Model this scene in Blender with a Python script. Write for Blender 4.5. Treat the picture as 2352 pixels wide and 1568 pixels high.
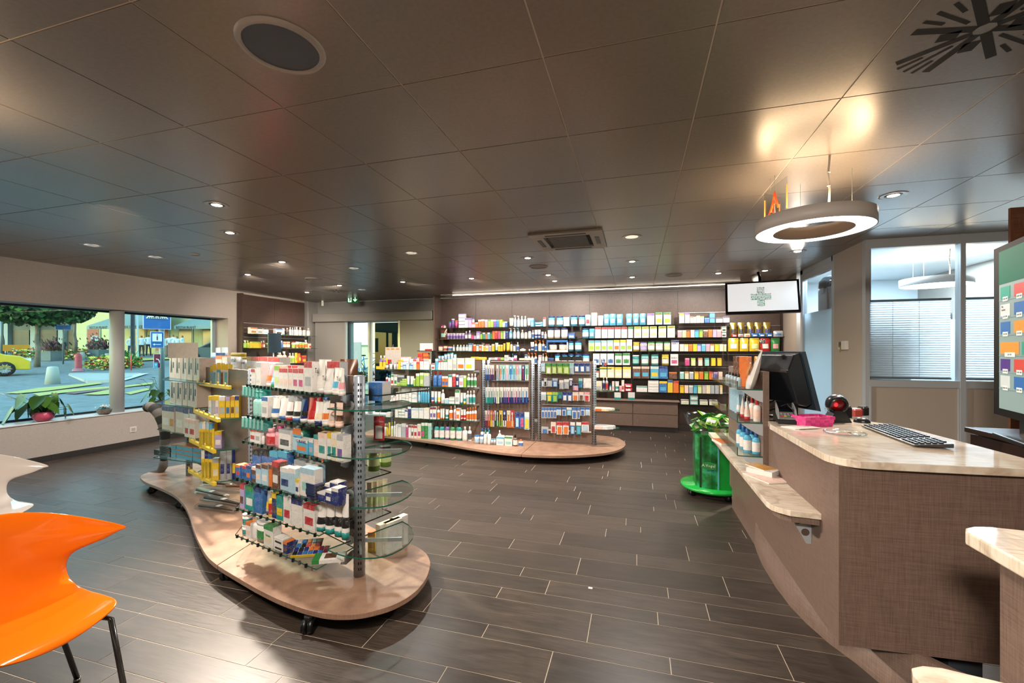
import bpy, math, random
from mathutils import Vector, Matrix
R = random.Random(7)
SC = bpy.context.scene
COL = SC.collection
for o in list(bpy.data.objects): bpy.data.objects.remove(o)

# ------------------------------------------------------------------ camera, world, exposure
F, CX, HY, H, CH = 991., 1176., 805., 1.457, 2.607      # focal px, centre, horizon row, eye height, ceiling height
YAW = .2815
CC, SS = math.cos(YAW), math.sin(YAW)
cam = bpy.data.objects.new('camera', bpy.data.cameras.new('camera')); COL.objects.link(cam)
cam.location = (0, 0, H); cam.rotation_euler = (math.pi/2, 0, YAW)
cam.data.sensor_width = 36; cam.data.lens = 36*F/2352
cam.data.shift_y = (HY-784)/2352
cam.data.clip_start = .05; cam.data.clip_end = 400
SC.camera = cam
w = bpy.data.worlds.new('world'); SC.world = w; w.use_nodes = True
wn = w.node_tree.nodes
bg = wn['Background']
sky = wn.new('ShaderNodeTexSky')
try:
    sky.sky_type = 'NISHITA'; sky.sun_disc = False; sky.sun_elevation = math.radians(14); sky.sun_rotation = math.radians(200); sky.air_density = 1.6
except Exception: pass
mixw = wn.new('ShaderNodeMix'); mixw.data_type = 'RGBA'; mixw.inputs[0].default_value = .55
mixw.inputs[7].default_value = (.42, .62, .78, 1)
w.node_tree.links.new(sky.outputs[0], mixw.inputs[6])
w.node_tree.links.new(mixw.outputs[2], bg.inputs[0])
bg.inputs[1].default_value = 1.55
SC.view_settings.view_transform = 'Standard'; SC.view_settings.look = 'None'
SC.view_settings.gamma = 1; SC.view_settings.use_curve_mapping = False
SC.view_settings.exposure = 0.15
try:
    SC.cycles.max_bounces = 7; SC.cycles.transparent_max_bounces = 16; SC.cycles.diffuse_bounces = 4
    SC.cycles.sample_clamp_indirect = 4.0; SC.cycles.use_denoising = True; SC.cycles.caustics_reflective = False; SC.cycles.caustics_refractive = False
except Exception: pass

# ------------------------------------------------------------------ pixel -> place on a known surface
def rd(px):
    a = (px-CX)/F
    return (-SS+CC*a, CC+SS*a)
def onz(px, py, z):
    D = (z-H)*F/(HY-py); d = rd(px); return (D*d[0], D*d[1])
def ony(px, py, y):
    d = rd(px); D = y/d[1]; return (D*d[0], H+D*(HY-py)/F)
def onx(px, py, x):
    d = rd(px); D = x/d[0]; return (D*d[1], H+D*(HY-py)/F)
def online(px, p, t):          # ray column px against the vertical plane through p along t -> (x, y, depth)
    d = rd(px); den = d[0]*t[1]-d[1]*t[0]
    D = (p[0]*t[1]-p[1]*t[0])/den
    return (D*d[0], D*d[1], D)
def zat(py, D): return H+D*(HY-py)/F

# ------------------------------------------------------------------ materials
def lin(c): return c/12.92 if c <= .04045 else ((c+.055)/1.055)**2.4
def rgb(h): return tuple(lin(int(h[i:i+2], 16)/255) for i in (1, 3, 5))+(1,)
MC = {}
def mat(h, rough=.5, metal=0., emit=0., spec=.5, name=None, coat=0.):
    k = (h, rough, metal, emit, spec, coat)
    if k in MC: return MC[k]
    m = bpy.data.materials.new(name or 'paint'); m.use_nodes = True
    b = m.node_tree.nodes['Principled BSDF']
    b.inputs['Base Color'].default_value = rgb(h); b.inputs['Roughness'].default_value = rough
    b.inputs['Metallic'].default_value = metal; b.inputs['Specular IOR Level'].default_value = spec
    if coat: b.inputs['Coat Weight'].default_value = coat; b.inputs['Coat Roughness'].default_value = .04
    if emit: b.inputs['Emission Color'].default_value = rgb(h); b.inputs['Emission Strength'].default_value = emit
    m.diffuse_color = rgb(h)
    MC[k] = m; return m
def nmat(name):
    m = bpy.data.materials.new(name); m.use_nodes = True
    nt = m.node_tree; return m, nt, nt.nodes['Principled BSDF'], nt.nodes.new, nt.links.new
def coords(nt, scale, kind='Object'):
    tc = nt.nodes.new('ShaderNodeTexCoord'); mp = nt.nodes.new('ShaderNodeMapping')
    mp.inputs['Scale'].default_value = scale; nt.links.new(tc.outputs[kind], mp.inputs['Vector']); return mp.outputs[0]
def noise(nt, vec, scale=1., detail=4., rough=.6):
    n = nt.nodes.new('ShaderNodeTexNoise'); n.inputs['Scale'].default_value = scale; n.inputs['Detail'].default_value = detail
    n.inputs['Roughness'].default_value = rough; nt.links.new(vec, n.inputs['Vector']); return n.outputs['Fac']
def ramp(nt, fac, stops):
    r = nt.nodes.new('ShaderNodeValToRGB'); e = r.color_ramp.elements
    while len(e) < len(stops): e.new(.5)
    for i, (p, c) in enumerate(stops): e[i].position = p; e[i].color = rgb(c) if isinstance(c, str) else c
    nt.links.new(fac, r.inputs[0]); return r.outputs[0]
def mixc(nt, a, b, f, mode='MIX'):
    m = nt.nodes.new('ShaderNodeMix'); m.data_type = 'RGBA'; m.blend_type = mode
    for s, v in ((m.inputs[0], f), (m.inputs[6], a), (m.inputs[7], b)):
        if hasattr(v, 'is_linked') or hasattr(v, 'links'): nt.links.new(v, s)
        else: s.default_value = v
    return m.outputs[2]
def wood_mat(name, c1, c2, rough=.45, along='x'):
    m, nt, b, N, L = nmat(name)
    tc = nt.nodes.new('ShaderNodeTexCoord')
    def mp(s):
        q = N('ShaderNodeMapping'); q.inputs['Scale'].default_value = s; L(tc.outputs['Object'], q.inputs['Vector']); return q.outputs[0]
    n1 = noise(nt, mp((9, 9, 260)), 1, 3, .6); n2 = noise(nt, mp((260, 260, 9)), 1, 3, .6)
    f = mixc(nt, n1, n2, .5)
    col = ramp(nt, f, [(.36, c1), (.62, c2)]); L(col, b.inputs['Base Color'])
    b.inputs['Roughness'].default_value = rough
    return m
LAM = wood_mat('linen_laminate', '#5c4a41', '#776359')
LAMD = wood_mat('dark_linen_laminate', '#33251f', '#513f38')
LAML = wood_mat('pale_linen_laminate', '#76594a', '#a0806b', .4)
def marble():
    m, nt, b, N, L = nmat('polished_stone')
    v = coords(nt, (1, 1.0, 1))
    n1 = noise(nt, v, 2.2, 8, .62)
    base = ramp(nt, n1, [(.3, '#bda993'), (.5, '#d8ccbc'), (.7, '#e0d8cc')])
    n2 = N('ShaderNodeTexNoise'); n2.inputs['Scale'].default_value = 1.7; n2.inputs['Detail'].default_value = 6; n2.inputs['Distortion'].default_value = .8
    L(v, n2.inputs['Vector'])
    vein = ramp(nt, n2.outputs['Fac'], [(.47, (0, 0, 0, 1)), (.495, (1, 1, 1, 1)), (.52, (0, 0, 0, 1))])
    n3 = noise(nt, coords(nt, (3, 30, 3)), 3, 3, .5)
    base = mixc(nt, base, rgb('#94795c'), ramp(nt, n3, [(.5, (0, 0, 0, 1)), (.72, (.55, .55, .55, 1))]))
    L(mixc(nt, base, rgb('#8a6440'), mixc(nt, (0, 0, 0, 1), vein, .35)), b.inputs['Base Color'])
    b.inputs['Roughness'].default_value = .09; return m
MARB = marble()
def plank_mat():
    m, nt, b, N, L = nmat('dark_wood_effect_tile')
    oi = N('ShaderNodeObjectInfo')
    tc = N('ShaderNodeTexCoord'); cm = N('ShaderNodeVectorMath'); cm.operation = 'ADD'
    sc = N('ShaderNodeVectorMath'); sc.operation = 'SCALE'; sc.inputs[3].default_value = 37.
    L(oi.outputs['Location'], sc.inputs[0]); L(tc.outputs['Object'], cm.inputs[0]); L(sc.outputs[0], cm.inputs[1])
    mp = N('ShaderNodeMapping'); mp.inputs['Scale'].default_value = (2.2, 14, 1); L(cm.outputs[0], mp.inputs['Vector'])
    n1 = noise(nt, mp.outputs[0], 1.6, 8, .7)
    mp2 = N('ShaderNodeMapping'); mp2.inputs['Scale'].default_value = (7, 150, 1); L(cm.outputs[0], mp2.inputs['Vector'])
    n2 = noise(nt, mp2.outputs[0], 1, 4, .7)
    col = ramp(nt, n1, [(.28, '#251f1b'), (.52, '#3b322c'), (.75, '#4f443c')])
    col = mixc(nt, col, ramp(nt, n2, [(.4, '#241e1a'), (.62, '#52473f')]), .35)
    hs = N('ShaderNodeHueSaturation'); L(col, hs.inputs['Color'])
    mr = N('ShaderNodeMapRange'); mr.inputs[3].default_value = .8; mr.inputs[4].default_value = 1.22; L(oi.outputs['Random'], mr.inputs[0]); L(mr.outputs[0], hs.inputs['Value'])
    L(hs.outputs[0], b.inputs['Base Color'])
    L(ramp(nt, n2, [(.3, (.30, .30, .30, 1)), (.7, (.48, .48, .48, 1))]), b.inputs['Roughness'])
    bp = N('ShaderNodeBump'); bp.inputs['Strength'].default_value = .12; bp.inputs['Distance'].default_value = .002; L(n2, bp.inputs['Height']); L(bp.outputs[0], b.inputs['Normal'])
    return m
PLANK = plank_mat()
def glass(name, tint, gl=.12, rough=.02):
    m = bpy.data.materials.new(name); m.use_nodes = True; nt = m.node_tree; nt.nodes.clear()
    o = nt.nodes.new('ShaderNodeOutputMaterial'); t = nt.nodes.new('ShaderNodeBsdfTransparent'); g = nt.nodes.new('ShaderNodeBsdfGlossy')
    g.inputs['Roughness'].default_value = rough; t.inputs[0].default_value = tint
    mx = nt.nodes.new('ShaderNodeMixShader'); lw = nt.nodes.new('ShaderNodeLayerWeight'); lw.inputs[0].default_value = .5
    pw = nt.nodes.new('ShaderNodeMath'); pw.operation = 'POWER'; pw.inputs[1].default_value = 4.; nt.links.new(lw.outputs['Facing'], pw.inputs[0])
    ad = nt.nodes.new('ShaderNodeMath'); ad.operation = 'MULTIPLY_ADD'; ad.inputs[1].default_value = .5; ad.inputs[2].default_value = gl*.4; ad.use_clamp = True
    nt.links.new(pw.outputs[0], ad.inputs[0]); nt.links.new(ad.outputs[0], mx.inputs[0])
    nt.links.new(t.outputs[0], mx.inputs[1]); nt.links.new(g.outputs[0], mx.inputs[2]); nt.links.new(mx.outputs[0], o.inputs[0])
    return m
WGLASS = glass('window_glass', (.72, .90, .93, 1), .06)
OGLASS = glass('office_glass', (.93, .96, .97, 1), .06)
SGLASS = glass('shelf_glass', (.95, .985, .975, 1), .06)
CLEAR = glass('clear_plastic', (.93, .95, .96, 1), .16, .08)
GEDGE = mat('#1d5a4a', .15, 0, 0, .6, 'green_glass_edge')
FROST = None
def ceil_mat():
    m, nt, b, N, L = nmat('ceiling_metal_panel')
    n = noise(nt, coords(nt, (1, 1, 1)), 60, 2, .5)
    L(ramp(nt, n, [(.3, '#857c74'), (.7, '#8d847c')]), b.inputs['Base Color'])
    b.inputs['Metallic'].default_value = .35; b.inputs['Roughness'].default_value = .3; return m
CEIL = ceil_mat()
def plaster(name, c, c2):
    m, nt, b, N, L = nmat(name)
    n = noise(nt, coords(nt, (1, 1, 1)), 90, 4, .6)
    L(ramp(nt, n, [(.3, c), (.7, c2)]), b.inputs['Base Color']); b.inputs['Roughness'].default_value = .85
    bp = N('ShaderNodeBump'); bp.inputs['Strength'].default_value = .25; bp.inputs['Distance'].default_value = .003; L(n, bp.inputs['Height']); L(bp.outputs[0], b.inputs['Normal'])
    return m
PLAS = plaster('painted_plaster', '#9d938c', '#a89e97')
GREYM = mat('#8d8a86', .45, .3, name='grey_metal_panel')
STEEL = mat('#9aa4b0', .35, .25, name='grey_steel')
ALU = mat('#b4babf', .3, .6, name='aluminium')
CHROME = mat('#c8c8c8', .12, 1., name='chrome')
BLACK = mat('#0c0c0d', .35, name='black_plastic')
DARK = mat('#050505', .8, name='void_black')
WHITE = mat('#e6e4e0', .5, name='white_plastic')

# ------------------------------------------------------------------ mesh builder
class MB:
    def __init__(s): s.v = []; s.f = []; s.m = []; s.mats = []; s.sm = []
    def mi(s, m):
        if m not in s.mats: s.mats.append(m)
        return s.mats.index(m)
    def face(s, idx, m, sm=False): s.f.append(idx); s.m.append(s.mi(m)); s.sm.append(sm)
    def box(s, x0, x1, y0, y1, z0, z1, m, tilt=None):
        n = len(s.v)
        s.v += [(x0, y0, z0), (x1, y0, z0), (x1, y1, z0), (x0, y1, z0), (x0, y0, z1), (x1, y0, z1), (x1, y1, z1), (x0, y1, z1)]
        for q in ((0, 3, 2, 1), (4, 5, 6, 7), (0, 1, 5, 4), (1, 2, 6, 5), (2, 3, 7, 6), (3, 0, 4, 7)): s.face([n+i for i in q], m)
        return s
    def cbox(s, x0, x1, y0, y1, z0, z1, m, c):          # box with chamfered vertical and top edges
        c = min(c, (x1-x0)*.4, (y1-y0)*.4, (z1-z0)*.4)
        def ring(x0, x1, y0, y1, z, c):
            n = len(s.v)
            s.v += [(x0+c, y0, z), (x1-c, y0, z), (x1, y0+c, z), (x1, y1-c, z), (x1-c, y1, z), (x0+c, y1, z), (x0, y1-c, z), (x0, y0+c, z)]; return n
        r = [ring(x0, x1, y0, y1, z0, c), ring(x0, x1, y0, y1, z1-c, c), ring(x0+c, x1-c, y0+c, y1-c, z1, c)]
        s.face([r[0]+i for i in range(7, -1, -1)], m)
        for a, b in ((r[0], r[1]), (r[1], r[2])):
            for i in range(8): s.face([a+i, a+(i+1) % 8, b+(i+1) % 8, b+i], m)
        s.face([r[2]+i for i in range(8)], m); return s
    def prism(s, pts, z0, z1, m, me=None):              # polygon in xy (ccw) extruded in z
        A = sum(pts[i][0]*pts[(i+1) % len(pts)][1]-pts[(i+1) % len(pts)][0]*pts[i][1] for i in range(len(pts)))
        if A < 0: pts = pts[::-1]
        n = len(s.v); k = len(pts)
        s.v += [(p[0], p[1], z0) for p in pts]+[(p[0], p[1], z1) for p in pts]
        s.face([n+i for i in range(k-1, -1, -1)], m); s.face([n+k+i for i in range(k)], m)
        for i in range(k): s.face([n+i, n+(i+1) % k, n+k+(i+1) % k, n+k+i], me or m)
        return s
    def ext(s, pts, a0, a1, m, ax='y'):                 # polygon in the other two axes extruded along ax ('x': pts=(y,z), 'y': pts=(x,z))
        n = len(s.v); k = len(pts)
        if ax == 'y': s.v += [(p[0], a0, p[1]) for p in pts]+[(p[0], a1, p[1]) for p in pts]
        else: s.v += [(a0, p[0], p[1]) for p in pts]+[(a1, p[0], p[1]) for p in pts]
        s.face([n+i for i in range(k)], m); s.face([n+k+i for i in range(k-1, -1, -1)], m)
        for i in range(k): s.face([n+(i+1) % k, n+i, n+k+i, n+k+(i+1) % k], m)
        return s
    def lathe(s, prof, m, n=14, c=(0, 0), sx=1., sy=1., cap=True, ms=None):   # prof [(r, z)]
        st = len(s.v)
        for r, z in prof:
            for i in range(n):
                a = 2*math.pi*i/n; s.v.append((c[0]+r*sx*math.cos(a), c[1]+r*sy*math.sin(a), z))
        for j in range(len(prof)-1):
            mm = ms[j] if ms else m
            for i in range(n): s.face([st+j*n+i, st+j*n+(i+1) % n, st+(j+1)*n+(i+1) % n, st+(j+1)*n+i], mm, True)
        if cap:
            s.face([st+i for i in range(n-1, -1, -1)], ms[0] if ms else m); t = st+(len(prof)-1)*n
            s.face([t+i for i in range(n)], ms[-1] if ms else m)
        return s
    def tube(s, path, r, m, n=8):
        st = len(s.v); k = len(path)
        rs = r if isinstance(r, (list, tuple)) else [r]*k
        for j, p in enumerate(path):
            a = Vector(path[max(0, j-1)]); b = Vector(path[min(k-1, j+1)]); d = (b-a).normalized()
            u = d.cross(Vector((0, 0, 1)));
            if u.length < .05: u = d.cross(Vector((0, 1, 0)))
            u.normalize(); v = d.cross(u)
            for i in range(n):
                t = 2*math.pi*i/n; q = Vector(p)+(u*math.cos(t)+v*math.sin(t))*rs[j]; s.v.append(tuple(q))
        for j in range(k-1):
            for i in range(n): s.face([st+j*n+i, st+(j+1)*n+i, st+(j+1)*n+(i+1) % n, st+j*n+(i+1) % n], m, True)
        s.face([st+i for i in range(n)], m); s.face([st+(k-1)*n+i for i in range(n-1, -1, -1)], m)
        return s
    def ball(s, c, r, m, n=12, k=8, sc=(1, 1, 1)):
        prof = [(max(r*math.sin(math.pi*j/k), r*.01), -r*math.cos(math.pi*j/k)) for j in range(k+1)]
        st = len(s.v); s.lathe(prof, m, n)
        for i in range(st, len(s.v)):
            v = s.v[i]; s.v[i] = (c[0]+v[0]*sc[0], c[1]+v[1]*sc[1], c[2]+v[2]*sc[2])
        return s
    def grid(s, P, m, sm=True):                          # P[j][i] points
        st = len(s.v); k = len(P[0])
        for row in P: s.v += [tuple(p) for p in row]
        for j in range(len(P)-1):
            for i in range(k-1): s.face([st+j*k+i, st+j*k+i+1, st+(j+1)*k+i+1, st+(j+1)*k+i], m, sm)
        return s
    def xf(s, M, st=0):
        for i in range(st, len(s.v)): s.v[i] = tuple(M @ Vector(s.v[i]))
        return s
    def mesh(s, name):
        me = bpy.data.meshes.new(name); me.from_pydata(s.v, [], s.f)
        for m in s.mats: me.materials.append(m)
        me.polygons.foreach_set('material_index', s.m); me.polygons.foreach_set('use_smooth', s.sm); me.update(); return me
def ob(name, mb, parent=None, loc=(0, 0, 0), rz=0., rot=None, bevel=0.):
    me = mb.mesh(name) if isinstance(mb, MB) else mb
    o = bpy.data.objects.new(name, me); COL.objects.link(o)
    o.location = loc; o.rotation_euler = rot or (0, 0, rz)
    if parent: o.parent = parent
    if bevel:
        b = o.modifiers.new('bevel', 'BEVEL'); b.width = bevel; b.segments = 2; b.limit_method = 'ANGLE'
    return o
def emp(name, loc=(0, 0, 0), rz=0., rot=None):
    o = bpy.data.objects.new(name, None); COL.objects.link(o); o.location = loc; o.rotation_euler = rot or (0, 0, rz); o.empty_display_size = .05; return o
def T(o, label, cat, group=None):
    o['label'] = label; o['category'] = cat
    if group: o['group'] = group
    return o
def ST(o): o['kind'] = 'structure'; return o
TXC = {}
def text(name, s, size, loc, rot, m, parent=None, ext=.0004, align='CENTER', sx=1.):
    c = bpy.data.curves.new(name, 'FONT'); c.body = s; c.size = size; c.extrude = ext; c.align_x = align; c.align_y = 'CENTER'; c.resolution_u = 1
    key = (s, round(size, 4), m.name, align, ext)
    if key not in TXC:
        c.materials.append(m); q = bpy.data.objects.new('tmp', c); COL.objects.link(q)
        me = bpy.data.meshes.new_from_object(q.evaluated_get(bpy.context.evaluated_depsgraph_get())); me.name = name
        bpy.data.objects.remove(q); TXC[key] = me
    o = bpy.data.objects.new(name, TXC[key]); COL.objects.link(o); o.location = loc; o.rotation_euler = rot; o.scale = (sx, 1, 1)
    if parent: o.parent = parent
    return o
def box1(name, x0, x1, y0, y1, z0, z1, m, parent=None, bevel=0.):
    return ob(name, MB().box(x0, x1, y0, y1, z0, z1, m), parent, bevel=bevel)
PI = math.pi
def chaikin(P, n=2, closed=True):
    for _ in range(n):
        Q = []
        for i in range(len(P)):
            a, b = P[i], P[(i+1) % len(P)]
            Q += [(a[0]*.78+b[0]*.22, a[1]*.78+b[1]*.22), (a[0]*.22+b[0]*.78, a[1]*.22+b[1]*.78)]
        P = Q
    return P
# ================================================================== ROOM SHELL
XL, XR, YB, YF = -7.46, 4.3, 8.65, -3.0
# floor: slab (grout) with planks as its pieces
GROUT = mat('#b3a595', .7, name='grout')
flo = ST(box1('floor', XL, XR, YF, YB, -.12, -.0015, GROUT))
rows = [1.396, 1.573, 1.727, 1.83, 2.065, 2.176, 2.42, 2.537, 2.697, 2.814, 3.05, 3.214, 3.451, 3.608, 3.725, 3.885, 4.124, 4.241, 4.486]
offs = {1.396: -2.43, 1.573: -1.74, 1.727: -.84, 1.83: -.39, 2.065: .15, 2.176: -.24, 2.42: .11, 2.537: .38, 2.697: .18, 2.814: .53, 3.05: 0., 3.214: .35,
        3.451: .67, 3.608: .03, 3.725: .82, 3.885: .49, 4.124: .15, 4.241: .35}
wid = [.157, .117, .236, .112, .244, .117, .16]
y = 4.486; i = 0
while y < 8.6: y += wid[i % 7]; i += 1; rows.append(min(y, YB))
low = []; y = 1.396; i = 0
while y > .2: y -= wid[(i*3) % 7]; i += 1; low.append(y)
rows = low[::-1]+rows
PL = .908
cands = []
for a, b in zip(rows, rows[1:]):
    u0 = offs.get(a, R.uniform(0, PL)); k0 = math.floor((XL-u0)/PL)
    x = u0+k0*PL
    while x < 3.3:
        xa, xb = max(x, XL), min(x+PL, 3.3)
        if xb-xa > .02: cands.append((xa, xb, a, b))
        x += PL
def plvis(c):
    xm, ym = (c[0]+c[1])/2, (c[2]+c[3])/2
    D = -SS*xm+CC*ym; X = CC*xm+SS*ym
    if D < .9: return 9e9
    px = CX+F*X/D
    if px < -350 or px > 2350: return 1e6+D
    if xm > .9 and ym > 2.1: return 1e5+D
    return D
cands.sort(key=plvis)
meshc = {}
stuffp = MB()
for n, (xa, xb, a, b) in enumerate(cands):
    L_, W_ = round(xb-xa, 3), round(b-a, 3); g = .0022
    if n < 290:
        if (L_, W_) not in meshc:
            meshc[(L_, W_)] = MB().box(-L_/2+g, L_/2-g, -W_/2+g, W_/2-g, -.008, 0, PLANK).mesh('plank')
        ob('plank', meshc[(L_, W_)], flo, ((xa+xb)/2, (a+b)/2, 0))
    else: stuffp.box(xa+g, xb-g, a+g, b-g, -.008, 0, PLANK)
o = ob('plank_rest', stuffp, flo); o['kind'] = 'stuff'

# ceiling: slab with metal panels
cel = ST(box1('ceiling', XL, XR, YF, YB, CH+.0032, CH+.2, mat('#d8cdc2', .6, name='ceiling_joint')))
gu, gv, g0, g1 = .6249, .643, -1.604, 1.019
for i in range(-10, 11):
    for j in range(-4, 13):
        x0, x1 = g0+i*gu, g0+(i+1)*gu; y0, y1 = g1+j*gv, g1+(j+1)*gv
        x0 = max(x0, XL); x1 = min(x1, XR); y0 = max(y0, YF); y1 = min(y1, YB)
        if x1-x0 < .03 or y1-y0 < .03: continue
        if x0 > 2.3 and y0 > 5.3: continue
        if y1 < -.6: continue
        L_, W_ = round(x1-x0, 3), round(y1-y0, 3); k = ('c', L_, W_)
        if k not in meshc:
            g = .0034; meshc[k] = MB().box(-L_/2+g, L_/2-g, -W_/2+g, W_/2-g, 0, .003, CEIL).mesh('panel')
        ob('panel', meshc[k], cel, ((x0+x1)/2, (y0+y1)/2, CH))

# left wall with the shop windows
WZ0, WZ1, WY1, WY0, WT = .51, 2.07, 6.378, -.6, .40
m = MB()
m.box(XL-WT, XL, YF, WY0, 0, CH, PLAS); m.box(XL-WT, XL, WY1, YB+.3, 0, CH, PLAS)
m.box(XL-WT, XL, WY0, WY1, 0, WZ0, PLAS); m.box(XL-WT, XL, WY0, WY1, WZ1, CH, PLAS)
ST(ob('wall_left', m))
sill = ST(box1('trim_1', XL-WT, XL+.012, WY0, WY1, WZ0, WZ0+.015, mat('#c9c9c9', .35, name='window_sill_paint'), bevel=.003))
FR = mat('#1f2b33', .4, .4, name='dark_window_frame')
AG = mat('#8e9aa4', .35, .5, name='aluminium_frame')
for n, (a, b) in enumerate(((WY0, 4.77), (4.775, WY1))):
    m = MB(); xg = XL-.34
    m.box(xg-.04, xg, a, b, WZ0+.015, WZ0+.045, FR); m.box(xg-.04, xg, a, b, WZ1-.03, WZ1, FR)
    m.box(xg-.04, xg, a, a+.03, WZ0+.045, WZ1-.03, FR); m.box(xg-.04, xg, b-.04, b, WZ0+.045, WZ1-.03, FR)
    wo = ST(ob('window_%d' % (n+1), m))
    ob('pane', MB().box(xg-.026, xg-.018, a+.03, b-.04, WZ0+.045, WZ1-.03, WGLASS), wo)
ST(ob('trim_2', MB().box(XL-.34, XL-.30, 6.30, WY1-.002, WZ0+.015, WZ1, AG)))
o = ob('round_column', MB().lathe([(.088, WZ0+.015), (.088, WZ1)], mat('#a3a2a2', .5, name='column_paint'), 28, (XL-.16, 4.65))); o.name = 'trim_3'; ST(o)
BBM = mat('#2a2725', .4, name='dark_skirting_tile')
bb = ST(box1('baseboard_left', XL, XL+.004, YF, 6.5, 0, .078, GROUT))
ys = [3.80+.93*k for k in range(-7, 3)]+[6.5]
for a, b in zip(ys, ys[1:]): ob('tile', MB().box(XL, XL+.012, a+.002, b-.002, .002, .078, BBM), bb)

# back wall with entrance
dx0, dx1 = ony(797, 800, YB)[0], ony(914, 800, YB)[0]; DZ = 2.12
WG = mat('#8b8987', .6, name='grey_wall_paint')
m = MB(); m.box(XL-WT, dx0, YB, YB+.25, 0, CH, WG); m.box(dx1, XR+.1, YB, YB+.25, 0, CH, WG); m.box(dx0, dx1, YB, YB+.25, DZ, CH, WG)
ST(ob('wall_back', m))
d1 = ST(ob('door_1', MB().box(XL+.15, ony(998, 700, 8.5)[0]-.02, 8.42, YB, 2.125, 2.32, GREYM), bevel=.012))
xe = ony(998, 700, 8.5)[0]-.03
yd = 8.5
xs0, xs1 = ony(795, 0, yd)[0], ony(916, 0, yd)[0]
ob('side_panel', MB().box(XL+.16, xs0-.03, yd, yd+.03, .02, 2.125, GREYM), d1)
ob('side_panel', MB().box(xs1+.03, xe, yd, yd+.03, .02, 2.125, GREYM), d1)
for xx in (xs0-.03, xs1-.012): ob('door_post', MB().box(xx, xx+.045, yd-.01, yd+.05, 0, 2.125, ALU), d1)
xm0, xm1 = ony(848, 0, yd+.1)[0], ony(858, 0, yd+.1)[0]
ob('door_leaf', MB().box(xs0+.03, xm0-.0, yd+.08, yd+.09, .06, 2.09, WGLASS), d1)
ob('door_leaf', MB().box(xm1+.05, xs1, yd+.08, yd+.09, .06, 2.09, glass('dark_door_glass', (.06, .10, .12, 1), .06)), d1)
ob('door_stile', MB().box(xm0-.01, xm0+.035, yd+.06, yd+.11, .0, 2.11, ALU), d1)
ob('door_stile', MB().box(xm0+.045, xm0+.09, yd+.06, yd+.11, .0, 2.11, AG), d1)
ob('door_stile', MB().box(xs0+.0, xs0+.05, yd+.06, yd+.11, .0, 2.11, FR), d1)
ob('floor_track', MB().box(xs0, xs1, yd-.01, yd+.12, 0, .006, ALU), d1)
ST(box1('trim_4', XL, XL+.11, 8.33, YB, 0, CH, GREYM, bevel=.01))

# right side: office partition
PX, PY = 2.28, 5.32
WCR = mat('#b9ada0', .55, name='beige_partition'); PF = mat('#b4bac0', .35, .0, name='partition_frame')
m = MB(); m.prism([(2.27, 7.3), (2.46, 8.66), (2.6, 8.66), (2.4, 7.3)], 0, CH, mat('#a3968a', .7, name='beige_wall'))
ST(ob('wall_right', m))
# door with frosted lower glass in plane x=PX from y=5.99 to 7.25
ya, yb = onx(1912, 600, PX)[0], onx(1838, 600, PX)[0]
zt = onx(1880, 618, PX)[1]
m = MB()
m.box(PX, PX+.06, yb-.09, yb, 0, CH, PF); m.box(PX, PX+.06, ya-.05, ya+.03, 0, CH, PF); m.box(PX, PX+.06, ya, yb, CH-.06, CH, PF); m.box(PX+.01, PX+.05, ya+.03, yb-.09, CH-.15, CH-.06, PF)
d2 = ST(ob('door_2', m))
zf = 1.98
def frost(name, c, t):
    m = bpy.data.materials.new(name); m.use_nodes = True; nt = m.node_tree; nt.nodes.clear()
    o = nt.nodes.new('ShaderNodeOutputMaterial'); a = nt.nodes.new('ShaderNodeBsdfTransparent'); b = nt.nodes.new('ShaderNodeBsdfPrincipled')
    b.inputs['Base Color'].default_value = c; b.inputs['Roughness'].default_value = .12
    tl = nt.nodes.new('ShaderNodeBsdfTranslucent'); tl.inputs[0].default_value = c
    ad = nt.nodes.new('ShaderNodeMixShader'); ad.inputs[0].default_value = .6; nt.links.new(b.outputs[0], ad.inputs[1]); nt.links.new(tl.outputs[0], ad.inputs[2])
    mx = nt.nodes.new('ShaderNodeMixShader'); mx.inputs[0].default_value = 1-t
    nt.links.new(a.outputs[0], mx.inputs[1]); nt.links.new(ad.outputs[0], mx.inputs[2]); nt.links.new(mx.outputs[0], o.inputs[0]); return m
FROST = frost('frosted_film', (.62, .74, .80, 1), .12)
ob('pane', MB().box(PX+.026, PX+.032, ya+.03, yb-.09, zf, CH-.15, OGLASS), d2)
ob('frosted_pane', MB().box(PX+.024, PX+.034, ya+.03, yb-.09, .1, zf, FROST), d2)
m = MB(); m.box(PX, PX+.08, PY+.072, ya-.052, 0, CH, WCR)
wp = ST(ob('wall_partition', m)); wp.name = 'wall_right_partition'
# office windows, plane y=PY
def wx(px): return ony(px, 0, PY)[0]
x0, x1, x2, x3 = wx(1998), wx(2205), wx(2217), XR
zb, zt2 = 1.155, 2.515
m = MB(); m.box(PX, x0, PY, PY+.07, 0, CH, PF); m.box(x1, x2, PY-.01, PY+.07, 0, CH, PF)
m.box(x0, x3, PY, PY+.07, zt2, CH, PF); m.box(x0, x3, PY, PY+.07, zb-.07, zb, PF)
m.box(x0, x3, PY+.012, PY+.06, 0, zb-.07, WCR)
for xx in (x0+.0, x1-.012, x2, ): m.box(xx, xx+.012, PY-.005, PY+.02, 0, zb-.07, PF)
wq = ob('window_3', m); ST(wq)
ob('pane', MB().box(x0, x1, PY+.02, PY+.026, zb, zt2, OGLASS), wq)
ob('pane', MB().box(x2, x3, PY+.02, PY+.026, zb, zt2, OGLASS), wq)
BLM = frost('pleated_fabric', (.84, .90, .95, 1), .05)
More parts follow.
